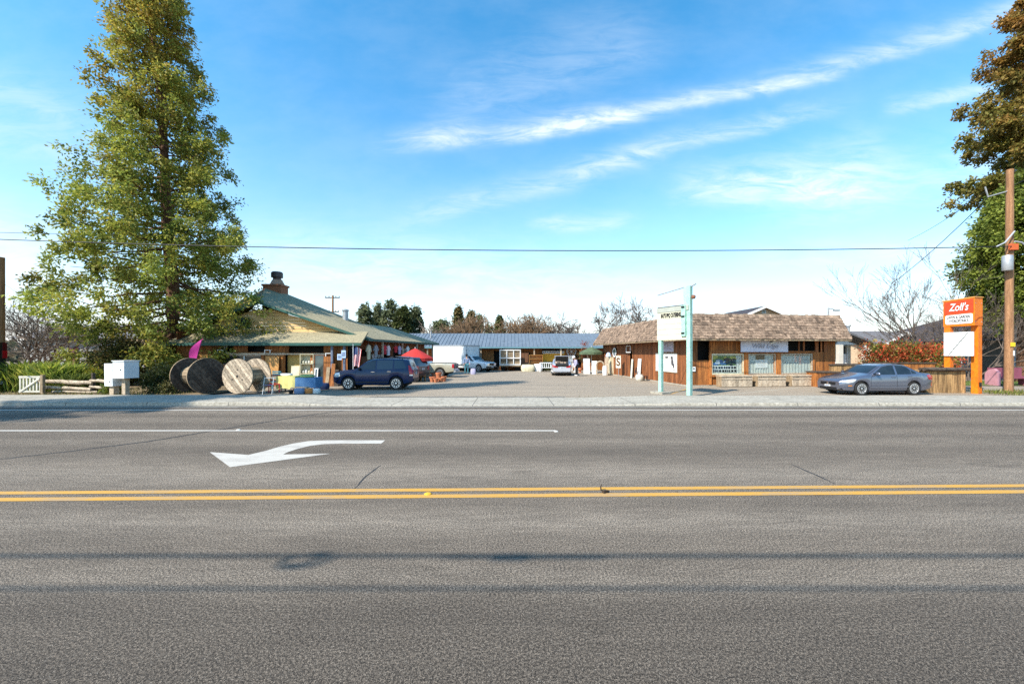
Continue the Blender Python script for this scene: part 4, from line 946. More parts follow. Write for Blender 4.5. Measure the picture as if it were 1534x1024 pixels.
bare_tree('bare_tree', 'tangled bare brown tree at the far left edge over the black truck', ((22 - HX) / F * 27, 27, 0), 5.2, 71, .6, 5, .09, nstem=3)
bare_tree('bare_tree', 'low bare twiggy tree between far left tangle and giant conifer', ((62 - HX) / F * 25, 25, 0), 4.8, 72, .8, 5, .1, nstem=4, mat='paletwig')

def shrub(name, label, base, size, seed, cols, n=3500, ls=.12, group=None, cat='shrub', boxy=0.0, twigs=True, up=.3, crown='leaves'):
    rng = np.random.default_rng(seed); t = T(name, label, cat, base, 0, group); sx, sy, sz = size
    nc = max(6, n // 24); d = rng.normal(size=(nc, 3)); d /= np.linalg.norm(d, axis=1, keepdims=True); r = rng.random(nc)[:, None] ** .4
    q = d * r
    if boxy: q = np.clip(q * (1 + boxy), -1, 1)
    q *= (1 + rng.normal(size=(nc, 1)) * .06)
    cc = q * np.array([sx / 2, sy / 2, sz / 2]) + np.array([0, 0, sz / 2]); cc[:, 2] = np.maximum(cc[:, 2], .04)
    k = rng.integers(0, len(cols), nc); C, D, S, K = [], [], [], []
    for i in range(nc):
        m = 24; off = rng.normal(size=(m, 3)) * ls * 1.25; C.append(cc[i] + off); dd = d[i] * .6 + rng.normal(size=(m, 3)) * .6; dd[:, 2] += up; D.append(dd)
        S.append(ls * rng.uniform(.7, 1.5, m)); K.append(np.array(cols[k[i]]) * rng.uniform(.7, 1.3) * (1 + rng.normal(size=(m, 1)) * .15))
    if twigs:
        mb = MB(); rr = random.Random(seed)
        for i in range(14):
            j = rr.randrange(nc); mb.tube([(0, 0, 0), tuple(cc[j] * .5 + np.array([0, 0, .05])), tuple(cc[j])], [.025, .015, .006], 4, caps=False)
        mb.build('stems', M['greybark'], t)
    leaf_mesh(crown, M['leaf'], t, np.concatenate(C), np.concatenate(D), np.concatenate(S), np.concatenate(K), rng=rng, wid=.5)
    return t
x0, x1 = (1310 - HX) / F * 27, (1417 - HX) / F * 27
shrub('photinia_hedge', 'clipped red and green leaved hedge behind the grey blue sedan', ((x0 + x1) / 2, 27, .0), (x1 - x0 - .1, 1.7, 2.32), 81,
      [(.62, .10, .035), (.55, .12, .05), (.46, .075, .03), (.19, .20, .035), (.30, .27, .06), (.13, .16, .03), (.42, .19, .06)], 15000, .15, cat='hedge', boxy=.75)
shrub('dark_shrub', 'dark round evergreen shrub between the white utility boxes and the cable reels', G(221, 590.5, .06) + Vector((0, .9, 0)), (1.9, 1.4, 1.28), 82, [(.022, .035, .010), (.035, .05, .012), (.05, .06, .015)], 4500, .10)
shrub('dry_shrub', 'olive brown weedy shrub in front of the first cable reel', G(240, 590.5, .06) + Vector((0, .25, 0)), (.9, .6, .5), 83, [(.16, .14, .05), (.10, .11, .03), (.2, .17, .07)], 1400, .09)
shrub('gold_shrub', 'yellow green shrub below the red car', G(138, 584, .06), (1.9, 1.2, 1.15), 84, [(.30, .26, .02), (.22, .22, .025), (.13, .16, .02)], 3600, .10)
shrub('olive_bush', 'tall olive brown bush between the red car and the wooden arbour', ((178 - HX) / F * 23.5, 23.5, 0), (3.0, 1.8, 2.9), 85, [(.14, .115, .03), (.10, .095, .025), (.16, .12, .045), (.07, .08, .02)], 7000, .15)
shrub('low_bush', 'small green bush at the foot of the pale box post', G(164, 591, .06) + Vector((0, .15, 0)), (.8, .5, .42), 86, [(.20, .22, .03), (.12, .16, .025)], 1200, .08)
def grass_clump(name, label, base, w, d, h, n, seed, cols, group=None, kind=None, cat='grass'):
    rng = np.random.default_rng(seed)
    bx = rng.normal(size=(n, 2)) * np.array([w / 4, d / 4]); a = rng.random(n) * 6.283; hh = h * rng.uniform(.5, 1.1, n) * np.exp(-(bx[:, 0] / (w * .42)) ** 2)
    ln = rng.uniform(.15, .75, n) * hh; C, D, S, K = [], [], [], []
    for s in (.2, .5, .8):
        px_ = bx[:, 0] + np.cos(a) * ln * s * s; py_ = bx[:, 1] + np.sin(a) * ln * s * s; pz = hh * (s * 1.2 - .25 * s * s)
        dd = np.stack([np.cos(a) * ln * s * 2, np.sin(a) * ln * s * 2, hh * (1.2 - .5 * s)], 1)
        C.append(np.stack([px_, py_, pz], 1)); D.append(dd); S.append(hh * .45); k = rng.integers(0, len(cols), n); K.append(np.array(cols)[k] * rng.uniform(.7, 1.3, (n, 1)))
    t = T(name, label, cat, base, 0, group) if not kind else None
    o = leaf_mesh('blades' if t else name, M['leaf'], t, np.concatenate(C), np.concatenate(D), np.concatenate(S), np.concatenate(K), wid=.09, rng=rng)
    if kind: o['kind'] = kind; o.location = base
    return o
GR = [(.36, .42, .05), (.26, .32, .05), (.48, .46, .09), (.16, .22, .035)]
grass_clump('ornamental_grass', 'tall yellow green arching grass clump behind the white gate, left one', ((40 - HX) / F * 20.5, 20.5, .06), 3.0, 1.6, 1.5, 2600, 91, GR)
grass_clump('ornamental_grass', 'tall yellow green arching grass clump behind the log rails, right one', ((88 - HX) / F * 20.3, 20.3, .06), 3.0, 1.6, 1.45, 2600, 92, GR)
grass_clump('ornamental_grass', 'darker grass clump next to the gold shrub behind the log rails', ((118 - HX) / F * 19.8, 19.8, .06), 1.8, 1.2, .95, 1300, 93, [(.10, .13, .02), (.14, .17, .03)])
def weeds(name, x0, x1, y0, y1, n, h, seed, cols):
    rng = np.random.default_rng(seed); c = np.stack([rng.uniform(x0, x1, n), rng.uniform(y0, y1, n), np.zeros(n)], 1); hh = h * rng.uniform(.3, 1.2, n); c[:, 2] = hh * .45 + .03
    d = rng.normal(size=(n, 3)) * .4; d[:, 2] = 1; leaf_mesh(name, M['leaf'], None, c, d, hh, np.array(cols)[rng.integers(0, len(cols), n)] * rng.uniform(.7, 1.3, (n, 1)), wid=.16, rng=rng, kind='stuff')
weeds('grass_tufts', 22.6, 36, 17.6, 20.2, 5200, .20, 95, [(.16, .20, .03), (.26, .24, .06), (.12, .15, .03), (.34, .29, .12)])
weeds('kerb_weeds', -30, 30, 17.53, 17.75, 900, .09, 98, [(.20, .19, .07), (.28, .24, .12), (.14, .16, .05)])
weeds('lawn_grass', 19.6, 45, 24.0, 27.5, 9000, .12, 96, [(.14, .22, .03), (.20, .26, .04), (.10, .16, .02)])
weeds('bed_weeds', -32, -15.2, 17.6, 22, 6000, .16, 97, [(.20, .19, .05), (.28, .22, .10), (.13, .15, .03), (.32, .25, .13)])

# ------------------------------------------------------------------ vehicles
def interp(kp, xs, sm=2):
    a = np.array(kp, float); v = np.interp(xs, a[:, 0], a[:, 1])
    for _ in range(sm): w = np.pad(v, 1, mode='edge'); v = (w[:-2] + 2 * w[1:-1] + w[2:]) / 4
    return v
class Car:
    """front towards -x, wheels on z = 0; the side facing -y is the near side"""
    def __init__(s, root, spec):
        s.t = root; s.k = spec; L = spec['L']; s.x0, s.x1 = -L / 2, L / 2
        s.xs = np.linspace(s.x0, s.x1, 81)
        s.top = interp(spec['top'], s.xs, 1); s.belt = np.minimum(interp(spec['belt'], s.xs, 1), s.top - .005)
        R_ = spec['r'] + spec.get('arch', .055); s.R = R_; e = []
        for wx in spec['wheels']: e += [wx - R_ - .002, wx - R_ + .001, wx + R_ - .001, wx + R_ + .002] + [wx + R_ * math.cos(k * math.pi / 18) for k in range(1, 18)]
        s.xa = np.array(sorted(list(s.xs) + e))
        s.bot = interp(spec['bot'], s.xs, 1); s.hw = interp(spec['hw'], s.xs, 3); s.tum = spec.get('tum', .30)
    def sec(s, x, arch=False):
        t, b, z0, w = (float(np.interp(x, s.xs, a)) for a in (s.top, s.belt, s.bot, s.hw)); d = t - b; tk = 1.0; zb0 = z0
        if arch:                                      # the lower edge rises over the wheels
            for wx in s.k['wheels']:
                q = s.R ** 2 - (x - wx) ** 2
                if q > 0 and s.k['r'] + math.sqrt(q) > z0: z0 = s.k['r'] + math.sqrt(q); tk = .12
        cab = min(1, max(0, (d - .12) / .2))
        wr = (w * .96 - s.tum * d) * cab + (w * .93) * (1 - cab)
        zr = (t - min(.07, d * .35)) * cab + (b + d * .5) * (1 - cab)
        hh = b - z0; return [(w * (1 - .2 * tk), z0), (w * (1 - .045 * tk), z0 + min(.05, hh * .15)), (w * (1 - .01 * tk), z0 + min(.16, hh * .35)), (w, z0 + hh * .55), (w * .992, b - hh * .16), (w * .96, b), (wr, zr), (wr * .86, t - .012 * cab - d * .12 * (1 - cab)), (wr * .45, t), (0, t + .004)]
    def side_y(s, x, z):
        p = s.sec(x); zs = [q[1] for q in p[:7]]; return float(np.interp(z, zs, [q[0] for q in p[:7]]))
    def top_z(s, x, y):
        p = s.sec(x)[5:]; p = p[::-1]; return float(np.interp(abs(y), [q[0] for q in p], [q[1] for q in p]))
    def body(s, mat, lower=None):
        mb = MB(); n = 0; vs = []
        for x in s.xa:
            p = s.sec(x, True); ring = [(x, -y, z) for y, z in p] + [(x, y, z) for y, z in p[-2::-1]]; n = len(ring); vs += ring
        m = len(s.xa); fs = [(i * n + j, i * n + (j + 1) % n, (i + 1) * n + (j + 1) % n, (i + 1) * n + j) for i in range(m - 1) for j in range(n)]
        fs += [tuple(range(n)), tuple((m - 1) * n + j for j in reversed(range(n)))]
        mb.add(vs, fs); o = mb.build('body', mat, s.t, smooth=38)
        wl = MB(); z0 = max(s.bot.min(), .16)         # dark underbody between the arches
        wl.box(s.x0 + .35, s.x1 - .35, -s.hw.max() * .62, s.hw.max() * .62, z0 - .02, z0 + .5); wl.build('underbody', M['rubber'], s.t)
        return o
    def side_poly(s, name, pts, mat, sides=(-1, 1), off=.006, par=None, sub=8):
        out = []
        for sg in sides:
            P = []
            for i, (x, z) in enumerate(pts):
                x2, z2 = pts[(i + 1) % len(pts)]
                for k in range(sub): P.append((x + (x2 - x) * k / sub, z + (z2 - z) * k / sub))
            cx = sum(p[0] for p in P) / len(P); cz = sum(p[1] for p in P) / len(P); mb = MB()
            vs = [(x, sg * (s.side_y(x, z) + off), z) for x, z in P]; mid = [(cx + (x - cx) * .5, cz + (z - cz) * .5) for x, z in P]
            vs += [(x, sg * (s.side_y(x, z) + off), z) for x, z in mid] + [(cx, sg * (s.side_y(cx, cz) + off), cz)]
            n = len(P); fs = [(i, (i + 1) % n, n + (i + 1) % n, n + i) for i in range(n)] + [(n + i, n + (i + 1) % n, 2 * n) for i in range(n)]
            mb.add(vs, fs); out.append(mb.build(name, mat, par or s.t, smooth=50))
        return out
    def seam(s, pts, w=.012, sides=(-1, 1)):
        mb = MB()
        for sg in sides:
            for (xa, za), (xb, zb) in zip(pts, pts[1:]):
                n = 5; l = math.hypot(xb - xa, zb - za); nx, nz = -(zb - za) / l * w / 2, (xb - xa) / l * w / 2; vs = []
                for k in range(n + 1):
                    x, z = xa + (xb - xa) * k / n, za + (zb - za) * k / n; y = sg * (s.side_y(x, z) + .003); vs += [(x - nx, y, z - nz), (x + nx, y, z + nz)]
                mb.add(vs, [(2 * k, 2 * k + 1, 2 * k + 3, 2 * k + 2) for k in range(n)])
        return mb
    def screen(s, name, xa, xb, mat, wa=.93, wb=.93, off=.008, inner=False):
        mb = MB(); vs = []; nx, ny = 8, 12
        for i in range(nx + 1):
            x = xa + (xb - xa) * i / nx; p = s.sec(x); wr = p[6][0] * (wa + (wb - wa) * i / nx)
            for j in range(ny + 1): y = -wr + 2 * wr * j / ny; vs.append((x, y, s.top_z(x, y) + off))
        mb.add(vs, [(i * (ny + 1) + j, i * (ny + 1) + j + 1, (i + 1) * (ny + 1) + j + 1, (i + 1) * (ny + 1) + j) for i in range(nx) for j in range(ny)])
        return mb.build(name, mat, s.t, smooth=60)
    def wheels(s, spokes=10, rimr=.66):
        r = s.k['r']; w = .20; hw = s.hw.max() - .03; base = None
        for wx in s.k['wheels']:
            for sg in (-1, 1):
                wb = MB(); wb.lathe([(r * .34, -w / 2), (r * .34, w / 2)], 14, axis='y'); hub = wb.build('wheel', M['rubber'], s.t, loc=(wx, sg * (hw - w / 2), r))
                t = MB(); t.lathe([(r * rimr, -w / 2), (r * .93, -w / 2 - .004), (r, -w / 2 + .035), (r, w / 2 - .035), (r * .93, w / 2 + .004), (r * rimr, w / 2)], 36, axis='y'); t.f = t.f[:-2]; t.t = t.t[:-2]; t.m = t.m[:-2]
                t.build('tyre', M['rubber'], hub, smooth=40)
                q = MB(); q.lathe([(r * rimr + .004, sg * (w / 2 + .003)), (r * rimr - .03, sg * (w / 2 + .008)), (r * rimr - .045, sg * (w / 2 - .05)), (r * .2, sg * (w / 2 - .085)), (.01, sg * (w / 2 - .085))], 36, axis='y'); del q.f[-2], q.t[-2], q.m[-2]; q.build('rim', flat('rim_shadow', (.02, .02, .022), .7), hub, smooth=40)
                sp = MB()
                for k in range(spokes):
                    a = 2 * math.pi * k / spokes; M3 = Matrix.Rotation(a, 3, 'Y'); rr = r * (rimr - .04)
                    sp.ob(M3 @ Vector((rr * .55, sg * (w / 2 - .018), 0)), (rr * .95, .03, r * (.9 / spokes + .055)), M3)
                sp.lathe([(r * .18, sg * (w / 2 - .04)), (r * .17, sg * (w / 2 + .004)), (r * .05, sg * (w / 2 + .01))], 16, axis='y')
                sp.lathe([(r * rimr - .0, sg * (w / 2 + .0)), (r * rimr - .004, sg * (w / 2 + .012)), (r * rimr - .035, sg * (w / 2 + .012)), (r * rimr - .04, sg * (w / 2 - .02))], 36, axis='y'); sp.f = sp.f[:-2]; sp.t = sp.t[:-2]; sp.m = sp.m[:-2]
                sp.build('spokes', M['alloy'], hub, smooth=35)
    def mirror(s, x, z, mat):
        for sg in (-1, 1):
            y = s.side_y(x, z); mb = MB(); mb.lathe([(.012, -.12), (.06, -.10), (.085, -.02), (.085, .05), (.05, .085)], 14, axis='y')
            mb.v = [(a * .75, b, c * .95) for a, b, c in mb.v]; mb.build('mirror', mat, s.t, smooth=60, loc=(x, sg * (y + .11), z + .03))
    def handle(s, x, z, mat):
        for sg in (-1, 1):
            y = s.side_y(x, z); MB().box(x - .10, x + .10, sg * (y + .012) - .014, sg * (y + .012) + .014, z - .015, z + .017).build('door_handle', mat, s.t)
    def front_box(s, name, x, y0, y1, z0, z1, mat, d=.03):
        return MB().box(x - d, x + d, y0, y1, z0, z1).build(name, mat, s.t)

def car_paint(name, c, metal=.45, coat=1.0, spec=.5): return pm(name, c, .26, tuple(v * .93 for v in c), 2, metal=metal, coat=coat, spec=spec)
M['jetta'] = car_paint('blue_grey_metallic', (.15, .165, .215), .65); M['suv'] = car_paint('navy_metallic', (.006, .018, .062), .0, .25, .3); M['silver'] = car_paint('silver_metallic', (.52, .54, .60), .4)
M['champagne'] = car_paint('champagne_metallic', (.52, .48, .36), .3); M['whitecar'] = car_paint('white_car_paint', (.70, .70, .68), 0); M['redcar'] = car_paint('red_car_paint', (.55, .02, .035), .1); M['darkcar'] = car_paint('dark_blue_car_paint', (.02, .026, .04), .2); M['blackcar'] = car_paint('black_car_paint', (.012, .012, .014), 0)

SEDAN = dict(L=4.55, r=.318, wheels=(-1.36, 1.22), hw=[(-2.275, .60), (-2.15, .73), (-1.85, .825), (-1.2, .872), (1.2, .872), (1.9, .835), (2.2, .76), (2.275, .68)],
             bot=[(-2.275, .27), (-2.1, .2), (-1.7, .17), (1.7, .18), (2.1, .26), (2.275, .34)],
             belt=[(-2.275, .60), (-2.15, .70), (-1.8, .79), (-1.1, .91), (0, .94), (1.2, .985), (1.75, 1.0), (2.2, .97), (2.275, .86)],
             top=[(-2.275, .63), (-2.17, .74), (-1.8, .85), (-1.15, .985), (-.98, 1.02), (-.30, 1.385), (.05, 1.45), (.5, 1.465), (.95, 1.42), (1.6, 1.10), (1.75, 1.06), (2.17, 1.03), (2.275, .9)])
def sedan(name, label, loc, rz, paint, open_boot=False):
    t = T(name, label, 'car', loc, rz); c = Car(t, SEDAN); c.body(M[paint])
    c.side_poly('window', [(-.80, .975), (-.66, 1.06), (-.27, 1.33), (.02, 1.385), (.30, 1.395), (.30, .975)], M['carglass'])
    c.side_poly('window', [(.40, .98), (.40, 1.395), (.72, 1.375), (.93, 1.32), (1.08, 1.20), (1.08, 1.0)], M['carglass'])
    c.side_poly('quarter_window', [(1.12, 1.01), (1.12, 1.20), (1.36, 1.06), (1.30, 1.02)], M['carglass'])
    ws = c.screen('windshield', -.93, -.33, M['carglass']); rw_ = c.screen('rear_window', 1.02, 1.56, M['carglass'], .9, .9)
    if paint == 'jetta': MB().add([(-.80, -.66, 1.115), (-.62, -.645, 1.215), (-.62, .3, 1.235), (-.80, .25, 1.135)], [(0, 1, 2, 3)]) .build('dashboard_shade', flat('reflect_blue', (.05, .10, .20), .2), t) if False else None
    mb = c.seam([(-.93, .30), (-.93, .80), (-.80, .95)]); q = c.seam([(.35, .28), (.35, .96)]); mb.add(q.v, q.f); q = c.seam([(1.0, .60), (1.16, .86), (1.14, .97)]); mb.add(q.v, q.f); q = c.seam([(-.93, .30), (.35, .28), (.86, .29)]); mb.add(q.v, q.f)
    mb.build('door_seam', M['black'], t)
    mb = c.seam([(-.98, .40), (0, .40), (.92, .41)], .05); mb.build('side_moulding', M[paint], t)
    c.handle(.18, .85, M[paint]); c.handle(.98, .88, M[paint]); c.mirror(-.66, .98, M[paint]); c.wheels(10, .72)
    c.side_poly('headlight', [(-2.20, .60), (-2.13, .70), (-1.78, .765), (-1.62, .765), (-1.70, .66), (-1.95, .59)], M['headlight'], off=.014)
    c.side_poly('side_marker', [(-1.98, .435), (-1.98, .475), (-1.82, .475), (-1.82, .435)], M['amber'])
    c.side_poly('taillight', [(2.25, .72), (2.24, .94), (2.0, .97), (1.86, .93), (1.98, .74)], M['taillight'])
    c.front_box('grille', -2.27, -.42, .42, .47, .60, M['black'], .02); c.front_box('lower_grille', -2.25, -.48, .48, .24, .36, M['black'], .04)
    for sg in (-1, 1): MB().box(-2.22, -2.12, sg * .58 - .1, sg * .58 + .1, .25, .33).build('fog_lamp', M['black'], t)
    e = MB(); e.lathe([(.058, -2.292), (.055, -2.30)], 18, (0, 0, .535), 'x'); e.build('emblem', M['chrome'], t)
    f = c.front_box('number_plate', -2.30, -.16, .16, .385, .47, M['white'], .008); MB().box(-2.312, -2.309, -.13, .13, .41, .435).build('plate_number', flat('plate_blue', (.05, .09, .25)), f)
    for sg in (-1, 1): MB().box(2.255, 2.295, sg * .52 - .17, sg * .52 + .17, .72, .90).build('taillight', M['taillight'], t)
    f = c.front_box('number_plate', 2.285, -.16, .16, .66, .76, M['white'], .008); MB().box(2.294, 2.297, -.12, .12, .69, .73).build('plate_number', flat('plate_blue', (.05, .09, .25)), f)
    c.front_box('rear_bumper_insert', 2.245, -.62, .62, .30, .40, M['black'], .03)
    if open_boot:
        MB().box(1.60, 2.22, -.56, .56, 1.035, 1.075).build('boot_opening', M['dark'], t)
        MB().box(2.285, 2.30, -.56, .56, .80, .99).build('boot_sill', M['dark'], t)
        lid = MB(); M3 = Matrix.Rotation(R(-72), 3, 'Y'); lid.ob((1.72, 0, 1.38), (.72, 1.22, .05), M3); lid.build('boot_lid', M[paint], t)
        l2 = MB(); l2.ob((1.755, 0, 1.37), (.64, 1.10, .03), M3); l2.build('boot_lining', M['dark'], t)
        g = MB(); rr = random.Random(3)
        for k in range(7): g.ob((rr.uniform(1.75, 2.1), rr.uniform(-.45, .45), 1.06 + rr.random() * .12), (.25, .22, .16), Matrix.Rotation(rr.random(), 3, 'Z'))
        g.build('boot_load', flat('luggage', (.34, .26, .20)), t)
    return t
p = G(1308, 592.2); sedan('parked_sedan', 'blue grey four door sedan parked by the sidewalk, facing left, before the red hedge', (p.x + .78, p.y + .9, 0), R(3), 'jetta')
sedan('parked_sedan', 'silver sedan seen from behind with its boot lid open, out in the lot', (4.45, 36.6, 0), R(-94), 'silver', True)
sedan('parked_sedan', 'bright red car half hidden behind the grass and gold shrub at far left', ((147 - HX) / F * 25, 25, 0), R(8), 'redcar')

SUV = dict(L=4.5, r=.365, arch=.05, tum=.24, wheels=(-1.35, 1.31), hw=[(-2.25, .66), (-2.12, .80), (-1.85, .89), (-1.2, .93), (1.3, .93), (2.0, .90), (2.25, .80)],
           bot=[(-2.25, .40), (-2.0, .30), (-1.6, .26), (1.6, .28), (2.0, .36), (2.25, .46)],
           belt=[(-2.25, .80), (-2.15, .93), (-1.8, 1.0), (-1.0, 1.07), (0, 1.09), (1.3, 1.13), (2.1, 1.14), (2.25, 1.0)],
           top=[(-2.25, .84), (-2.16, 1.0), (-1.8, 1.07), (-1.12, 1.14), (-.95, 1.19), (-.38, 1.60), (-.05, 1.70), (.6, 1.74), (1.5, 1.72), (1.98, 1.66), (2.18, 1.22), (2.25, 1.05)])
def suv(name, label, loc, rz, paint, glass='carglass_b'):
    t = T(name, label, 'car', loc, rz); c = Car(t, SUV); c.body(M[paint])
    c.side_poly('window', [(-.82, 1.13), (-.70, 1.22), (-.32, 1.53), (-.05, 1.62), (.15, 1.635), (.15, 1.13)], M['carglass'])
    c.side_poly('window', [(.24, 1.14), (.24, 1.64), (1.12, 1.645), (1.12, 1.16)], M[glass]); c.side_poly('quarter_window', [(1.20, 1.17), (1.20, 1.64), (1.66, 1.62), (1.88, 1.22), (1.80, 1.18)], M[glass])
    c.screen('windshield', -.92, -.40, M['carglass']); c.screen('rear_window', 1.99, 2.15, M[glass], .88, .88)
    mb = c.seam([(-.98, .42), (-.95, .9), (-.86, 1.10)])
    for q in (c.seam([(.20, .38), (.20, 1.12)]), c.seam([(.92, .74), (1.12, 1.0), (1.15, 1.14)]), c.seam([(-.98, .42), (.2, .38), (.88, .40)])): mb.add(q.v, q.f)
    mb.build('door_seam', M['black'], t)
    c.seam([(-.92, .46), (0, .44), (.86, .46)], .045).build('side_moulding', M['black'], t)
    c.seam([(-2.05, .40), (-1.85, .62), (-1.76, .72)], .08, (-1,)).build('front_cladding', M['black'], t)
    c.seam([(-.6, 1.74), (0, 1.74)], .01) ; mb = MB()
    for sg in (-1, 1): mb.tube([(-.1, sg * .66, 1.70), (0, sg * .66, 1.755), (1.55, sg * .66, 1.765), (1.65, sg * .66, 1.70)], .018, 6)
    mb.each('roof_rail', M['black'], t)
    c.handle(.02, 1.0, M['chrome']); c.handle(.92, 1.02, M['chrome']); c.mirror(-.70, 1.14, M['black']); c.wheels(9, .70)
    c.side_poly('headlight', [(-2.20, .74), (-2.15, .92), (-1.82, .97), (-1.80, .76), (-2.0, .72)], M['headlight'])
    c.side_poly('taillight', [(2.235, .86), (2.20, 1.12), (2.06, 1.36), (1.98, 1.34), (2.06, .86)], M['taillight']); c.side_poly('clear_lamp', [(2.235, .78), (2.235, .85), (2.06, .85), (2.06, .78)], M['headlight'])
    c.front_box('grille', -2.255, -.48, .48, .72, .86, M['steel'], .02); c.front_box('front_bumper_grille', -2.24, -.6, .6, .44, .56, M['black'], .03)
    c.front_box('rear_bumper', 2.235, -.74, .74, .44, .62, M['black'], .05)
    for sg in (-1, 1): MB().box(2.225, 2.262, sg * .66 - .1, sg * .66 + .1, .8, 1.1).build('taillight', M['taillight'], t)
    f = c.front_box('number_plate', 2.262, -.16, .16, .84, .95, M['white'], .006); f2 = MB().box(2.269, 2.272, -.12, .12, .88, .92).build('plate_number', flat('plate_blue', (.05, .09, .25)), f)
    return t
p = G(560, 584.2); _suv = suv('parked_suv', 'dark navy five door suv parked in front of the market, facing left', (p.x - .12, 22.25, 0), R(2), 'suv'); _suv.scale = (.95, .95, .97)
suv('parked_suv', 'dark hatchback suv behind the navy one, only its sloping rear showing', (-8.2, 28.2, 0), R(-20), 'darkcar')

PICK = dict(L=5.5, r=.375, arch=.07, tum=.22, wheels=(-1.72, 1.62), hw=[(-2.75, .72), (-2.6, .84), (-2.2, .91), (2.6, .91), (2.75, .88)],
            bot=[(-2.75, .45), (-2.5, .36), (-2.0, .32), (2.3, .38), (2.75, .46)],
            belt=[(-2.75, .80), (-2.65, .95), (-2.0, 1.02), (-1.2, 1.08), (.5, 1.12), (.62, 1.13), (2.7, 1.13), (2.75, 1.10)],
            top=[(-2.75, .84), (-2.65, 1.0), (-2.0, 1.08), (-1.30, 1.15), (-1.15, 1.2), (-.62, 1.62), (-.35, 1.74), (.2, 1.77), (.42, 1.72), (.58, 1.2), (.64, 1.15), (2.7, 1.15), (2.75, 1.12)])
def pickup(name, label, loc, rz, paint, canopy=False, grille='chrome', rack=False, cat='pickup truck'):
    t = T(name, label, cat, loc, rz); c = Car(t, PICK); c.body(M[paint])
    c.side_poly('window', [(-1.0, 1.15), (-.88, 1.24), (-.55, 1.55), (-.35, 1.64), (-.12, 1.66), (-.12, 1.15)], M['carglass']); c.side_poly('window', [(-.04, 1.16), (-.04, 1.665), (.22, 1.665), (.38, 1.60), (.44, 1.2), (.40, 1.17)], M['carglass'])
    c.screen('windshield', -1.12, -.62, M['carglass']); c.screen('rear_window', .44, .57, M['carglass'], .85, .85)
    mb = c.seam([(-1.12, .5), (-1.10, 1.0), (-1.02, 1.12)])
    for q in (c.seam([(-.08, .48), (-.08, 1.13)]), c.seam([(.60, .44), (.60, 1.12)]), c.seam([(-1.12, .5), (-.08, .48)])): mb.add(q.v, q.f)
    mb.build('door_seam', M['black'], t)
    c.handle(-.22, 1.02, M['chrome']); c.mirror(-.92, 1.16, M['black']); c.wheels(8, .68)
    mb = MB(); mb.box(.72, 2.66, -.80, .80, 1.155, 1.17); mb.build('bed_cover', M['dark'], t)
    c.side_poly('headlight', [(-2.70, .76), (-2.62, .93), (-2.38, .95), (-2.38, .76)], M['headlight']); c.side_poly('taillight', [(2.745, .78), (2.745, 1.09), (2.60, 1.09), (2.60, .78)], M['taillight'])
    for sg in (-1, 1):
        MB().box(2.735, 2.765, sg * .82 - .075, sg * .82 + .075, .76, 1.09).build('taillight', M['taillight'], t)
        MB().box(-2.775, -2.74, sg * .56 - .17, sg * .56 + .17, .72, .90).build('headlight', M['headlight'], t)
    c.front_box('grille', -2.755, -.38, .38, .68, .92, M['black'], .025); f = c.front_box('front_bumper', -2.78, -.86, .86, .44, .60, M[grille], .07)
    c.front_box('tailgate_panel', 2.75, -.70, .70, .70, 1.08, M['darkcar'] if paint == 'champagne' else M[paint], .012); c.front_box('rear_bumper', 2.80, -.84, .84, .44, .60, M['steel'], .08)
    f = c.front_box('number_plate', 2.885, -.16, .16, .47, .57, M['white'], .006); MB().box(2.892, 2.895, -.12, .12, .5, .54).build('plate_number', flat('plate_blue', (.05, .09, .25)), f)
    f = c.front_box('number_plate', -2.858, -.16, .16, .47, .57, M['white'], .006); MB().box(-2.868, -2.865, -.12, .12, .5, .54).build('plate_number', flat('plate_blue', (.05, .09, .25)), f)
    return t, c
p = G(661, 565); pickup('pickup_truck', 'champagne pickup truck parked facing left beyond the red umbrella', (p.x - 1.62, p.y + .75, 0), R(-4), 'champagne')
# box truck with white cargo box
t, c = pickup('box_truck', 'white box truck facing right with a tall white cargo box over its cab', (-4.4, 43.2, 0), R(146), 'whitecar', grille='black', cat='truck')
bx = MB(); bx.box(-.25, 4.6, -1.12, 1.12, .78, 2.78); o = bx.build('cargo_box', M['white'], t)
mb = MB(); mb.box(-.30, 4.65, -1.15, -1.121, 2.70, 2.81); mb.box(-.30, 4.65, 1.121, 1.15, 2.70, 2.81); mb.box(-.30, -.251, -1.12, 1.12, 2.70, 2.81); mb.box(-.27, -.252, -1.1, -1.02, .8, 2.7); mb.box(-.27, -.252, 1.02, 1.1, .8, 2.7); mb.build('corner_trim', M['steel'], o)
mb = MB(); mb.box(.2, 4.4, -1.128, -1.1205, 1.55, 1.58); mb.box(.2, 4.4, 1.1205, 1.128, 1.55, 1.58); mb.build('rub_rail', M['steel'], o)
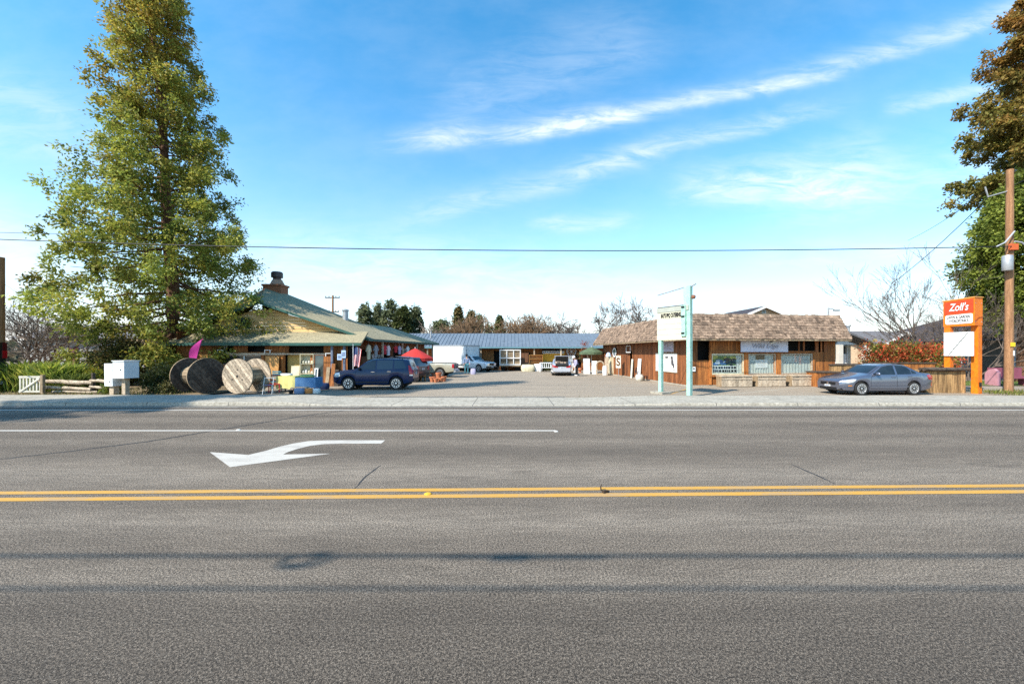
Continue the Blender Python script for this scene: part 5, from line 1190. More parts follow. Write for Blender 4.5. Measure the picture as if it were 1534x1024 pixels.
# black work truck at the left edge, with a tall cap
t, c = pickup('work_truck', 'black work truck at the left edge, tall cap with red tail lamp, rear end showing', (-28.0, 19.6, 0), R(0), 'blackcar', grille='black')
mb = MB(); mb.prism([(.55, 1.16), (2.15, 1.16), (2.15, 2.52), (.3, 2.52), (.45, 1.8)], -.86, .86, 'y'); o = mb.build('cap', M['blackcar'], t)
for sg in (-1, 1):
    MB().box(1.98, 2.19, sg * .80 - .09, sg * .80 + .09, 1.72, 2.10).build('cap_lamp', M['taillight'], o); MB().box(1.98, 2.18, sg * .80 - .085, sg * .80 + .085, 2.11, 2.50).build('dark_lamp', flat('dark_red_lamp', (.10, .01, .012), .2), o)
for sg in (-1, 1):
    mb = MB(); mb.box(2.30, 2.36, sg * .93 - .02, sg * .93 + .02, .2, 1.5); mb.box(2.72, 2.78, sg * .93 - .02, sg * .93 + .02, .2, 1.5); mb.box(2.30, 2.78, sg * .93 - .02, sg * .93 + .02, 1.5, 1.58); mb.box(2.30, 2.78, sg * .93 - .02, sg * .93 + .02, .82, 1.0); mb.box(2.36, 2.40, sg * .93 - .015, sg * .93 + .015, .2, .8)
    mb.build('rear_bracket', M['blackcar'], t)

# ------------------------------------------------------------------ signs, pole, wires
def mint_sign():
    P = Vector((8.07, 18.2, 0)); Q = Vector((7.28, 19.55, 0)); u = (Q - P); L = u.length; ang = math.atan2(u.y, u.x)
    # local x runs from the far post to the near post, so that the face (local -y) looks down the road to the left
    t = T('mint_sign', 'faded mint green two post sign with cream letter board beside the driveway', 'sign', Q, ang + math.pi)
    MB().box(L - .10, L + .09, -.085, .085, -.05, 5.02).build('near_post', M['mint'], t)
    MB().box(-.10, .07, -.08, .08, -.05, 2.62).build('far_post', M['mint'], t)
    mb = MB(); mb.box(-.16, L - .101, -.10, .10, 2.60, 3.93); mb.build('letter_board', flat('cream_board', (.56, .55, .41), .6), t)
    mb = MB(); mb.box(-.16, L + .02, -.12, .12, 3.935, 4.16); mb.build('header', flat('faded_header', (.36, .38, .33), .8), t)
    for k in range(4): MB().box(-.15, L - .16, -.108, -.1005, 2.86 + k * .25, 2.875 + k * .25).build('letter_rail', flat('rail_grey', (.45, .44, .36)), t)
    text("RAY'S BBQ CATERING", .27, M['black'], t, ((L - .3) / 2, -.112, 3.76), sx=.42, bold=.012)
    MB().box(L - .32, L - .101, -.17, .17, 2.75, 4.15).build('end_cabinet', M['mint'], t)
    for z in (2.86, 3.62, 4.05): MB().box(L - .30, L - .14, -.20, -.171, z, z + .07).build('bracket', M['black'], t)
    mb = MB(); mb.box(L - .28, L - .101, -.05, .05, 4.1505, 4.98); mb.build('upper_frame', M['mint'], t)
    mb = MB(); mb.tube([(L - .3, 0, 5.0), (-.2, 0, 4.82)], .025, 6); mb.build('top_bar', M['steel'], t)
    mb = MB(); mb.tube([(-.18, -.02, 4.18), (L, -.02, 4.18)], .03, 6); mb.build('header_bar', M['black'], t)
    mb = MB(); mb.tube([(L + .1, 0, 5.0), (L + .32, 0, 5.08)], .03, 6); mb.build('conduit', M['steel'], t); mb = MB(); mb.lathe([(.05, 4.42), (.09, 4.47), (.09, 4.55), (.04, 4.60)], 10, (L + .2, 0, 0)); mb.build('lamp_socket', flat('rusty', (.22, .09, .05)), t)
    b2 = MB().box(-.38, .34, -.34, .34, -.02, .10).build('footing', M['concrete'], t)
mint_sign()
def orange_sign():
    P = Vector((22.40, 19.40, 0)); Q = Vector((22.10, 20.50, 0)); u = P - Q; L = u.length; ang = math.atan2(u.y, u.x); or_ = M['orange']
    t = T('orange_sign', 'tall orange two post sign with red name panel and white letter board', 'sign', Q, ang)
    MB().box(L - .26, L, .28, .56, -.05, 3.32).build('near_post', or_, t); MB().box(.0, .24, .02, .26, -.05, 3.30).build('far_post', or_, t)
    mb = MB(); mb.prism([(-.02, 3.32), (L + .01, 3.32), (L + .01, 4.68), (-.02, 4.60)], .0, .58, 'y'); cab = mb.build('cabinet', or_, t)
    mb = MB(); mb.prism([(-.05, 4.601), (L + .04, 4.681), (L + .04, 4.72), (-.05, 4.64)], -.03, .61, 'y'); mb.build('cap_strip', flat('pale_orange', (.72, .34, .09)), cab)
    MB().prism([(.02, 3.90), (L - .03, 3.95), (L - .03, 4.62), (.02, 4.55)], -.012, -.0005, 'y').build('red_panel', M['redsign'], cab)
    mb = MB(); r = .08; pts = []
    for cx, cz, a0 in ((L - .13, 3.84, 0), (.15, 3.80, 90), (.15, 3.50, 180), (L - .13, 3.52, 270)):
        for k in range(5): a = R(a0 + k * 22.5); pts.append((cx + r * math.cos(a), cz + r * math.sin(a)))
    mb.prism(pts, -.022, -.0125, 'y'); mb.build('white_panel', M['white'], cab)
    text("Zoll's", .52, M['black'], t, (L * .5 + .012, -.016, 4.235), shear=.25, sx=.62, bold=.006, name='lettering_shadow')
    text("Zoll's", .52, M['white'], t, (L * .5, -.022, 4.25), shear=.25, sx=.62, bold=.006)
    text('LAWN & GARDEN', .19, M['black'], t, (L * .5, -.026, 3.765), sx=.56, bold=.004); text('HYDROPONICS', .19, M['black'], t, (L * .5, -.026, 3.575), sx=.56, bold=.004)
    b = MB().box(.03, L - .02, -.06, .015, 1.84, 3.02).build('letter_board', flat('white_board', (.70, .72, .70), .5), t)
    for k in range(5): MB().box(.04, L - .03, -.068, -.0605, 2.02 + k * .18, 2.035 + k * .18).build('letter_rail', flat('rail_pale', (.30, .32, .32)), b)
    mb = MB(); mb.tube([(.22, -.075, 1.88), (L - .2, -.075, 2.98)], .010, 6); mb.build('dark_streak', M['cable'], b)
    mb = MB(); mb.prism([(.0, 3.50), (.14, 3.55), (.28, 3.66), (.57, 3.72), (.57, 3.76), (.24, 3.71), (.12, 3.60), (.0, 3.55)], L + .011, L + .018, 'x'); mb.build('crack_stripe', flat('rust_stripe', (.36, .06, .01)), cab)
    for z in (3.5, 4.4): 
        for y in (.06, .5): m2 = MB(); m2.lathe([(.018, L + .0105), (.016, L + .022)], 8, (0, y, z), 'x'); m2.build('bolt', M['steel'], cab)
    MB().box(L + .0, L + .04, .34, .46, .35, .55).build('meter_box', M['black'], t)
orange_sign()
def plank_enclosure(name, label, x0, x1, y0, y1, h, seed, mat='palewood', log=True, cat='planter'):
    rng = random.Random(seed); t = T(name, label, cat, ((x0 + x1) / 2, y0, 0)); w = (x1 - x0) / 2; d = y1 - y0; mb = MB()
    planks(mb, (1, 0, 0), (0, 0, 0), -w, w, .0, h, .21, .03, rng); mb.build('front_boards', M[mat], t)
    mb = MB(); planks(mb, (0, 1, 0), (w, 0, 0), 0, d, 0, h, .21, .03, rng, n=(1, 0, 0)); planks(mb, (0, 1, 0), (-w, 0, 0), 0, d, 0, h, .21, .03, rng, n=(-1, 0, 0)); planks(mb, (1, 0, 0), (0, d, 0), -w, w, 0, h, .21, .03, rng, n=(0, 1, 0)); mb.build('side_boards', M[mat], t)
    if log:
        for y, r in ((-.10, .10), (.10, .085)):
            m2 = MB(); m2.tube([(-w - .18 - k * 0 + (2 * w + .36) * k / 8, y + rng.uniform(-.01, .01), h + .06 + rng.uniform(-.015, .015)) for k in range(9)], [r * rng.uniform(.88, 1.08) for k in range(9)], 10); m2.build('log_rail', M['darkwood'], t, smooth=50)
        m2 = MB(); m2.box(-w + .02, w - .02, .06, d - .04, h - .1, h - .02); m2.build('soil', M['soil'], t)
    else:
        m2 = MB(); m2.box(-w - .06, w + .06, -.08, d + .04, h + .002, h + .08); m2.build('top_board', M['darkwood'], t)
    return t
p0, p1 = G(1390, 589), G(1457, 589); plank_enclosure('plank_planter', 'tall tan plank planter with rough log rail beside the orange sign', 20.55, 22.50, 19.9, 21.3, 1.12, 3, mat='planter')
X24 = lambda x, Y: (x - HX) / F * Y
plank_enclosure('plank_planter', 'plank planter with dark top board behind the parked blue grey sedan', X24(1244, 24.6), X24(1300, 24.6), 24.6, 25.5, 1.22, 4, log=False, mat='planter')
plank_enclosure('plank_planter', 'short orange plank box between the shop corner and the sedan front', X24(1220, 23.6), X24(1252, 23.6), 23.4, 24.2, .82, 5, mat='plank', log=False)
plank_enclosure('low_wall', 'low orange brown plank wall between the red hedge and the sedan roof', X24(1300, 25.6), X24(1400, 25.6), 25.6, 25.9, 1.30, 6, mat='plank', log=False, cat='wall')

def utility_pole(name, label, base, h, r, group=None):
    rng = random.Random(7); t = T(name, label, 'utility pole', base, 0, group); n = 16
    mb = MB(); mb.tube([(0.0 + .004 * i, 0, h * i / n) for i in range(n + 1)], [r * (1 - .22 * i / n) * rng.uniform(.985, 1.015) for i in range(n + 1)], 16); mb.build('shaft', M['pole'], t, smooth=60); return t
PB = G(1511, 588.5); PB.z = 0; up = utility_pole('utility_pole', 'tall brown wooden utility pole at the right edge of the sidewalk', PB, 11.05, .17)
hw = H + (HY - 371) / F * PB.y
MB().box(-.2, .17, -.26, -.15, hw - .16, hw + .14).build('clamp_bracket', flat('orange_clamp', (.55, .11, .03)), up)
mb = MB(); mb.lathe([(.17, hw - 1.18), (.19, hw - 1.15), (.19, hw - .48), (.17, hw - .44)], 16, (-.33, -.22, 0)); mb.build('grey_can', M['steel'], up, smooth=40)
for sx_, e in ((-1, .95), (1, .55)):
    mb = MB(); mb.tube([(sx_ * 1.0 * e, -.28, hw - .02), (sx_ * .55 * e, -.28, hw + .18), (0, -.24, hw + .75 if sx_ < 0 else hw + .25)], .035, 6); mb.build('cable_loop', flat('grey_cable', (.35, .36, .38)), up)
mb = MB(); mb.box(-.12, .10, -.19, -.165, 2.3, 2.5); mb.build('yellow_tag', flat('yellow_tag', (.75, .48, .02)), up); mb = MB(); mb.box(.02, .08, -.185, -.16, 1.85, 2.1); mb.build('white_tag', M['white'], up)
mb = MB(); mb.tube([(0, 0, 10.0), (-.9, .1, 9.75), (-1.05, .1, 10.25)], .035, 6); mb.build('side_arm', M['steel'], up)
def wire(name, label, a, b, sag, r=.02, mat='cable', lumps=(), loop=None):
    a, b = Vector(a), Vector(b); n = 48; mb = MB(); pts = [a.lerp(b, k / n) - Vector((0, 0, 4 * sag * (k / n) * (1 - k / n))) for k in range(n + 1)]
    mb.tube(pts, r, 6); o = mb.build('span', M[mat]); t = T(name, label, 'cable', a); o.parent = t; o.location = -a
    for f, ln, rr in lumps:
        p = a.lerp(b, f) - Vector((0, 0, 4 * sag * f * (1 - f) + rr * .6)); d = (b - a).normalized(); m2 = MB()
        m2.tube([p - d * ln / 2, p - d * ln * .4, p + d * ln * .4, p + d * ln / 2], [rr * .4, rr, rr, rr * .4], 10); q = m2.build('splice_case', M['black'], t); q.location = -a
    if loop is not None:                              # a slack coil tied to the cable
        c = a.lerp(b, loop)
        for k in range(3):
            m2 = MB(); rx, rr = .15 + .035 * k, .05 + .02 * k; m2.tube([c + Vector((rx * math.cos(i * math.pi / 12) + .05 * k, rr * math.sin(i * math.pi / 12) * .9 - .02, rr * math.sin(i * math.pi / 12) - .10)) for i in range(25)], .017, 6, caps=False); q = m2.build('slack_loop', M['black'], t); q.location = -a
    return t
pl = Vector((PB.x - .2, PB.y - .27, hw))
wl = A(-160, 352, 20.2)
wire('overhead_cable', 'main overhead cable running left from the utility pole in front of the giant conifer', pl, wl, .46, .022)
wire('overhead_cable', 'thin upper wire just above the main cable, ending at the giant conifer trunk', A(258, 353, 25.2), A(-160, 344, 22.0), .03, .014, 'cable')
wire('service_drop', 'service wire sagging from pole top towards the roofs behind the bare trees', A(1488, 288, 20.6), A(1335, 425, 34), .25, .020)
wire('service_drop', 'second thin service wire sloping down left from near the pole top', A(1480, 283, 20.6), A(1360, 360, 30), .2, .012)
wire('service_drop', 'short grey wire from the pole top towards the right edge', A(1517, 278, 20.2), A(1600, 235, 17), .05, .02)
# phone cables along the near kerb, over the viewer's head: their shadows lie along the near lane
kx, ky = sd.x / -sd.z, sd.y / -sd.z
hz = 8.6; yc = 3.95 - ky * hz
def sh(xp, Yp=3.95): return (xp - HX) / F * Yp
L0 = -60.0; L1 = 60.0
def frac(xp): return (sh(xp) - kx * hz - L0) / (L1 - L0)
wire('phone_cable', 'thick phone cable above the near kerb with two splice cases, shading the near lane', (L0, yc, hz + .0), (L1, yc, hz), .0, .030,
     lumps=((frac(700), .5, .035), (frac(770), .40, .062), (frac(850), .9, .04)), loop=frac(465))
wire('phone_cable', 'second phone cable strung lower along the near kerb, plain without cases', (L0, 3.38 - ky * 7.9, 7.9), (L1, 3.43 - ky * 7.9, 7.9), .0, .020)
gp = utility_pole('utility_pole', 'dark grey pole cut by the left edge above the black truck', ((-2 - HX) / F * 20.6, 20.6, 0), 6.9, .22)
fp = utility_pole('utility_pole', 'distant utility pole with two crossarms above the long market roof', ((498 - HX) / F * 70, 70, 0), 12.0, .2)
for z, w_ in ((11.6, 1.25), (9.1, 1.1)):
    MB().box(-w_, w_, -.08, .08, z - .08, z + .08).build('crossarm', M['darkwood'], fp)
    for k in (-1, -.5, .5, 1): m2 = MB(); m2.lathe([(.06, z + .08), (.07, z + .25), (.02, z + .3)], 8, (k * w_ * .95, 0, 0)); m2.build('insulator', M['darkwood'], fp)
def lamp():
    q = A(1241, 462, 46); t = T('street_lamp', 'small grey street lamp rising behind the right end of the shake roof', 'street lamp', (q.x, 46, 0)); mb = MB(); mb.tube([(0, 0, 0), (0, 0, q.z + .1)], .09, 8); mb.build('post', M['steel'], t)
    mb = MB(); mb.tube([(0, 0, q.z), (.5, 0, q.z - .05), (.75, 0, q.z - .2)], .05, 6); mb.build('arm', M['steel'], t); mb = MB(); mb.ob((.95, 0, q.z - .22), (.6, .3, .16)); mb.build('lamp_head', flat('lamp_grey', (.2, .2, .21)), t)
lamp()

# ------------------------------------------------------------------ left roadside things
def reel(label, c, ang, wide, Rr, seed, mat='palewood', dark='darkwood', plank_rot=40):
    rng = random.Random(seed); t = T('cable_reel', label, 'cable reel', (c[0], c[1], .06), R(ang), 'wooden cable reels beside the sidewalk')
    # local axle along x
    for s in (-1, 1):
        mb = MB(); x = s * wide / 2; a = R(plank_rot); n = 11; w = 2 * Rr / n
        for k in range(n):
            v0 = -Rr + k * w + .006; v1 = v0 + w - .012; pts = []
            for v in (v0, (v0 + v1) / 2, v1): pts.append((v, math.sqrt(max(0, Rr ** 2 - v ** 2))))
            poly = [(v, -h) for v, h in pts] + [(v, h) for v, h in reversed(pts)]
            poly = [(v * math.cos(a) - h * math.sin(a), v * math.sin(a) + h * math.cos(a) + Rr) for v, h in poly]
            mb.ti = min(1, max(0, rng.gauss(.5, .22))); mb.prism(poly, x - .035 + rng.uniform(-.004, .004), x + .035 + rng.uniform(-.004, .004), 'x')
        fl = mb.build('flange', M[mat], t)
        m2 = MB(); m2.lathe([(Rr - .002, x - .03), (Rr + .008, x - .028), (Rr + .008, x + .028), (Rr - .002, x + .03)], 48, (0, 0, Rr), 'x'); m2.f = m2.f[:-2]; m2.t = m2.t[:-2]; m2.m = m2.m[:-2]; m2.build('rim_band', M['greywood'], fl)
        m3 = MB(); m3.lathe([(.055, x + s * .036), (.055, x + s * .044)], 12, (0, 0, Rr), 'x')
        for k in range(3): aa = R(90 + k * 120); m3.lathe([(.03, x + s * .036), (.03, x + s * .05)], 8, (0, Rr * .38 * math.cos(aa), Rr + Rr * .38 * math.sin(aa)), 'x')
        m3.each('bolt', M['black'], fl)
    mb = MB(); n = 18; rd = Rr * .5
    for k in range(n):
        a = 2 * math.pi * k / n; mb.ti = rng.random(); M3 = Matrix.Rotation(a, 3, 'X'); mb.ob(Vector((0, 0, Rr)) + M3 @ Vector((0, 0, rd)), (wide - .075, 2 * rd * math.tan(math.pi / n) - .008, .04), M3)
    mb.build('drum', M['greywood'], t); return t
reel('weathered cable reel at the left, its shade put into dark wood, below the pink flag', (-15.15, 19.35), -24, 1.36, .84, 1, 'darkwood')  # dark wood carries the shade of flanges turned from the sun
reel('pale cable reel with its diagonal planked flange facing the road, right of the dark one', (-12.95, 19.6), -99, 1.12, .82, 2, 'palewood')
def utility_boxes():
    w = pm('white_cabinet', (.66, .68, .68), .55, (.55, .57, .58), 2, fine=.3); Y = 18.2
    q = A(188, 566, Y); t = T('utility_box', 'larger white metal box on a pale wooden post, right of the pair', 'utility box', (q.x, Y, .06), R(-12)); h0 = q.z - .06
    MB().box(-.10, .10, -.08, .10, -.1, h0).build('post', M['palewood'], t); b = MB().box(-.33, .33, -.28, .32, h0 + .002, h0 + .76).build('cabinet', w, t); MB().box(-.36, .36, -.31, .35, h0 + .762, h0 + .80).build('lid', w, t)
    MB().box(.12, .16, -.30, -.281, h0 + .36, h0 + .42).build('latch', M['black'], t)
    q = A(166, 578, Y); t = T('utility_box', 'narrow white metal box leaning slightly, left of the larger white box', 'utility box', (q.x, Y + .15, .06), R(-16)); h0 = q.z - .06
    MB().box(-.14, .14, -.1, .12, -.1, h0).build('post', M['palewood'], t); b = MB().prism([(-.28, h0), (.26, h0), (.22, h0 + 1.02), (-.30, h0 + 1.02)], -.2, .22, 'y').build('cabinet', w, t)
    MB().prism([(-.21, h0 + .08), (.18, h0 + .08), (.15, h0 + .90), (-.23, h0 + .90)], -.215, -.2005, 'y').build('door_panel', M['white'], b); MB().box(.06, .10, -.23, -.216, h0 + .18, h0 + .24).build('latch', M['black'], t)
utility_boxes()
def log_fence():
    rng = random.Random(4); t = T('log_fence', 'low weathered log rail fence behind the sidewalk, left of the white boxes', 'fence', G(62, 589, .06)); X = lambda x: x / F * 18.5
    for x, h in ((2, .85), (80, .98), (108, .8)):
        mb = MB(); mb.tube([(X(x), 0, -.1), (X(x) + .01, 0, h * .5), (X(x), .01, h)], [.085, .08, .07], 9); mb.build('post', M['darkwood'], t, smooth=60)
    for (xa, za, xb, zb, r) in ((0, .60, 82, .50, .10), (0, .30, 80, .20, .085), (78, .62, 112, .58, .075), (78, .32, 112, .26, .07), (20, .10, 90, .06, .06)):
        mb = MB(); mb.tube([(X(xa + (xb - xa) * k / 8), -.08 + rng.uniform(-.02, .02), za + (zb - za) * k / 8 + rng.uniform(-.02, .02)) for k in range(9)], [r * rng.uniform(.85, 1.1) for k in range(9)], 9); mb.ti = .8; mb.build('rail', M['palewood'], t, smooth=60)
log_fence()
def gate():
    x0 = (29 - HX) / F * 18.6; w = 33 / F * 18.6; t = T('white_gate', 'low pale wooden gate with diagonal brace beside the black truck', 'gate', (x0, 18.6, .06)); h = .86
    MB().box(0, w, -.03, .03, h - .1, h).box(0, w, -.03, .03, .1, .18).each('rail', M['offwhite'], t)
    for k in range(7): MB().box(.02 + k * (w - .1) / 6, .08 + k * (w - .1) / 6, -.02, .02, .181, h - .101).build('picket', M['offwhite'], t)
    mb = MB(); mb.ob((w / 2, -.045, h / 2), (math.hypot(w * .9, h * .75), .025, .08), Matrix.Rotation(-math.atan2(h * .7, w * .85), 3, 'Y')); mb.build('brace', M['offwhite'], t); MB().box(w, w + .12, -.06, .06, -.1, h + .05).build('post', M['greywood'], t)
gate()
def flag_feather():
    a, b_ = A(292, 548, 20.4), A(304, 503, 20.4); t = T('feather_flag', 'pink feather flag on a leaning black pole behind the dark cable reel', 'flag', (a.x, 20.4, .06)); d = b_ - a; h0 = a.z - .06
    mb = MB(); mb.tube([(-.25, 0, -.06), (0, 0, h0), (d.x * .7, 0, h0 + d.z * .72), (d.x, 0, h0 + d.z)], [.02, .018, .014, .008], 6); mb.build('pole', M['black'], t)
    mb = MB(); vs = []; n = 16
    for k in range(n + 1):
        s = k / n; x = -.02 + d.x * .95 * s; z = h0 + .02 + d.z * .88 * s; wd = .42 * math.sin(math.pi * min(1, .18 + s * .85)) ** .8; vs += [(x + .02, .01, z), (x - wd * .55, .05 * math.sin(s * 7), z + .02), (x - wd, .09 * math.sin(s * 6 + 1), z + .05)]
    mb.add(vs, [(3 * k + j, 3 * k + 3 + j, 3 * k + 4 + j, 3 * k + 1 + j) for k in range(n) for j in range(2)]); mb.build('cloth', flat('pink_cloth', (.62, .05, .30), .8, trans=.3), t, smooth=60)
flag_feather()
def arbour():
    x0, x1 = A(190, 560, 24.0).x, A(228, 560, 24.0).x; t = T('wooden_arbour', 'open wooden arbour with braced posts under the giant conifer', 'arbour', (x0, 24.0, 0)); w = x1 - x0
    for x in (0, w / 2, w):
        for y in (0, 1.3): MB().box(x - .08, x + .08, y - .08, y + .08, 0, 2.5).build('post', M['greywood'], t)
    for y in (0, 1.3): MB().box(-.4, w + .4, y - .06, y + .06, 2.501, 2.68).build('beam', M['greywood'], t)
    for k in range(7): x = -.2 + k * (w + .4) / 6; MB().box(x - .04, x + .04, -.5, 1.8, 2.681, 2.80).build('rafter', M['greywood'], t)
    for x, s in ((0, 1), (w / 2, -1), (w / 2, 1), (w, -1)): mb = MB(); mb.ob((x + s * .28, 0, 2.2), (.75, .05, .08), Matrix.Rotation(-s * R(45), 3, 'Y')); mb.build('brace', M['greywood'], t)
    mb = MB(); mb.box(w / 2 + .15, w / 2 + .5, 1.0, 1.3, 0, 1.6); o = mb.build('statue_plinth', M['plank'], t)
arbour()

# ------------------------------------------------------------------ furniture and market goods
def cabinet(label, loc, rz, w, d, h, mat, name='cabinet', doors=2, group=None, cat='cabinet'):
    t = T(name, label, cat, loc, rz, group); MB().box(-w / 2, w / 2, 0, d, .08, h - .04).build('body', M[mat], t); MB().box(-w / 2 - .03, w / 2 + .03, -.03, d + .02, h - .038, h).build('top', M[mat], t)
    for k in range(doors):
        a = -w / 2 + .03 + k * (w - .06) / doors; b = a + (w - .06) / doors - .02; dd = MB().box(a, b, -.025, -.001, .14, h - .1).build('door', M[mat], t)
        MB().box(a + .06, b - .06, -.033, -.026, .22, h - .18).build('door_panel', M[mat], dd); MB().box((b - .04) if k == 0 else a + .01, (b - .01) if k == 0 else a + .04, -.05, -.026, h * .5, h * .56).build('handle', M['black'], dd)
    for sx_ in (-1, 1): MB().box(sx_ * (w / 2 - .05) - .03, sx_ * (w / 2 - .05) + .03, .02, .08, 0, .08).build('foot', M[mat], t)
    return t
def chair(label, loc, rz, mat, h=.88, seat=.45, w=.42, name='chair', group=None, slats=2):
    t = T(name, label, 'chair', loc, rz, group)
    MB().box(-w / 2, w / 2, -w / 2, w / 2, seat - .04, seat).build('seat', M[mat], t)
    for sx_ in (-1, 1):
        MB().box(sx_ * (w / 2 - .02) - .02, sx_ * (w / 2 - .02) + .02, -w / 2, -w / 2 + .04, 0, seat - .041).build('leg', M[mat], t)
        mb = MB(); mb.tube([(sx_ * (w / 2 - .02), w / 2 - .02, 0), (sx_ * (w / 2 - .02), w / 2 + .01, seat), (sx_ * (w / 2 - .02), w / 2 + .07, h)], .021, 6); mb.build('leg', M[mat], t)
    for k in range(slats): z = seat + .14 + k * (h - seat - .16) / max(1, slats - 1) if slats > 1 else h - .1; MB().box(-w / 2 + .02, w / 2 - .02, w / 2 + .02, w / 2 + .06, z - .04, z + .03).build('backrest', M[mat], t)
    return t
def table(label, loc, rz, w, d, h, mat, name='table', group=None):
    t = T(name, label, 'table', loc, rz, group); MB().box(-w / 2, w / 2, -d / 2, d / 2, h - .035, h).build('tabletop', M[mat], t)
    for sx_ in (-1, 1):
        for sy in (-1, 1): MB().box(sx_ * (w / 2 - .06) - .025, sx_ * (w / 2 - .06) + .025, sy * (d / 2 - .06) - .025, sy * (d / 2 - .06) + .025, 0, h - .036).build('leg', M[mat], t)
    return t
def bookcase(label, loc, rz, w, d, h, n, mat, name='bookcase', fill=True, seed=1):
    rr = random.Random(seed); t = T(name, label, 'shelf', loc, rz)
    MB().box(-w / 2, -w / 2 + .03, 0, d, 0, h).build('side_panel', M[mat], t); MB().box(w / 2 - .03, w / 2, 0, d, 0, h).build('side_panel', M[mat], t); MB().box(-w / 2 + .03, w / 2 - .03, d - .015, d, 0, h).build('back_panel', M[mat], t)
    for k in range(n + 1):
        z = .04 + k * (h - .06) / n; MB().box(-w / 2 + .031, w / 2 - .031, .0, d - .016, z - .015, z + .015).build('shelf', M[mat], t)
    return t
def crockery(label, loc, rz, w, seed, group, n=4):
    rr = random.Random(seed)
    for k in range(n):
        r = rr.uniform(.05, .09); h = rr.uniform(.12, .24); x = -w / 2 + (k + .5) * w / n; p = Vector(loc) + Matrix.Rotation(rz, 3, 'Z') @ Vector((x, .14, 0))
        o = MB(); o.lathe([(r * .6, 0), (r, h * .35), (r * .85, h * .7), (r * .45, h * .85), (r * .55, h)], 14); o = o.build('jar', M[rr.choice(['white', 'offwhite', 'cream'])], smooth=50, loc=p); tag(o, label, 'jar', group)
def leaning(label, loc, rz, w, h, mat, name='panel', lean=12, frame=None, cat='panel', th=.03):
    t = T(name, label, cat, loc, rz); M3 = Matrix.Rotation(R(-lean), 3, 'X'); mb = MB(); mb.ob(M3 @ Vector((0, 0, h / 2)), (w, th, h), M3); mb.build('panel', M[mat], t)
    if frame:
        f = .06
        for c, s in (((0, 0, h - f / 2), (w + .02, th + .03, f)), ((0, 0, f / 2), (w + .02, th + .03, f)), ((-w / 2 + f / 2, 0, h / 2), (f, th + .03, h - 2 * f)), ((w / 2 - f / 2, 0, h / 2), (f, th + .03, h - 2 * f))):
            mb = MB(); mb.ob(M3 @ Vector(c), s, M3); mb.build('frame_bar', M[frame], t)
    return t
def pot(label, loc, r, h, mat='terracotta', group=None, name='plant_pot', plant=None):
    mb = MB(); mb.lathe([(r * .62, 0), (r * .95, h * .8), (r * 1.05, h * .8), (r * 1.05, h), (r * .9, h), (r * .85, h * .88), (.01, h * .86)], 18); mb.f = mb.f[:-1]; mb.t = mb.t[:-1]; mb.m = mb.m[:-1]
    o = mb.build(name, M[mat], smooth=40, loc=loc); return tag(o, label, 'pot', group)
def crate(label, loc, rz, w, d, h, mat='palewood', group=None, name='wooden_crate'):
    t = T(name, label, 'crate', loc, rz, group); mb = MB(); n = 3
    for k in range(n):
        z = .02 + k * h / n; mb.ti = random.random(); mb.box(-w / 2, w / 2, -d / 2, -d / 2 + .02, z, z + h / n - .025); mb.box(-w / 2, w / 2, d / 2 - .02, d / 2, z, z + h / n - .025); mb.box(-w / 2, -w / 2 + .02, -d / 2 + .021, d / 2 - .021, z, z + h / n - .025); mb.box(w / 2 - .02, w / 2, -d / 2 + .021, d / 2 - .021, z, z + h / n - .025)
    mb.build('slats', M[mat], t); MB().box(-w / 2 + .021, w / 2 - .021, -d / 2 + .021, d / 2 - .021, .0, .02).build('base', M[mat], t); return t
def garment(label, loc, rz, w, h, mat, name='hanging_shirt', long=False):
    t = T(name, label, 'clothing', loc, rz); mb = MB(); s = w / 2
    poly = [(-s * .25, 0), (-s * .6, -.04), (-s * 1.25, -h * .42), (-s, -h * .48), (-s * .62, -h * .22), (-s * .62, -h), (s * .62, -h * .98), (s * .6, -h * .22), (s, -h * .48), (s * 1.25, -h * .42), (s * .6, -.04), (s * .25, 0)]
    mb.prism(poly, -.04, .04, 'y'); mb.build('cloth', M[mat], t); mb = MB(); mb.tube([(-s * .5, 0, -.02), (0, 0, .05), (s * .5, 0, -.02)], .008, 5); mb.tube([(0, 0, .05), (0, 0, .14)], .006, 5); mb.build('hanger', M['steel'], t); return t
def umbrella(label, loc, r, ztop, zedge, mat, name='patio_umbrella', val=.22):
    t = T(name, label, 'umbrella', loc); mb = MB(); n = 8; vs = [(0, 0, ztop)]; m = 5
    for k in range(1, m + 1):
        for j in range(n * 4):
            a = 2 * math.pi * j / (n * 4); s = k / m; sc = 1 - .07 * (math.sin(a * n / 2) ** 2) * s; vs.append((r * s * sc * math.cos(a), r * s * sc * math.sin(a), ztop - (ztop - zedge) * s ** 1.15))
    N = n * 4; fs = [(0, 1 + (j + 1) % N, 1 + j) for j in range(N)] + [(1 + (k - 1) * N + j, 1 + (k - 1) * N + (j + 1) % N, 1 + k * N + (j + 1) % N, 1 + k * N + j) for k in range(1, m) for j in range(N)]
    o = len(vs); vs += [(x, y, z - val) for x, y, z in vs[1 + (m - 1) * N:1 + m * N]]; fs += [(1 + (m - 1) * N + j, 1 + (m - 1) * N + (j + 1) % N, o + (j + 1) % N, o + j) for j in range(N)]
    mb.add(vs, fs); mb.build('canopy', M[mat], t, smooth=25); mb = MB(); mb.tube([(0, 0, .0), (0, 0, ztop + .08)], .025, 8); mb.build('pole', M['white'], t)
    for k in range(n): a = 2 * math.pi * k / n; mb = MB(); mb.tube([(0, 0, ztop - .06), (r * .97 * math.cos(a), r * .97 * math.sin(a), zedge - .01)], .010, 5); mb.build('rib', M['steel'], t)
    mb = MB(); mb.lathe([(.26, 0), (.26, .05), (.05, .10)], 16); mb.build('base', M['black'], t); return t
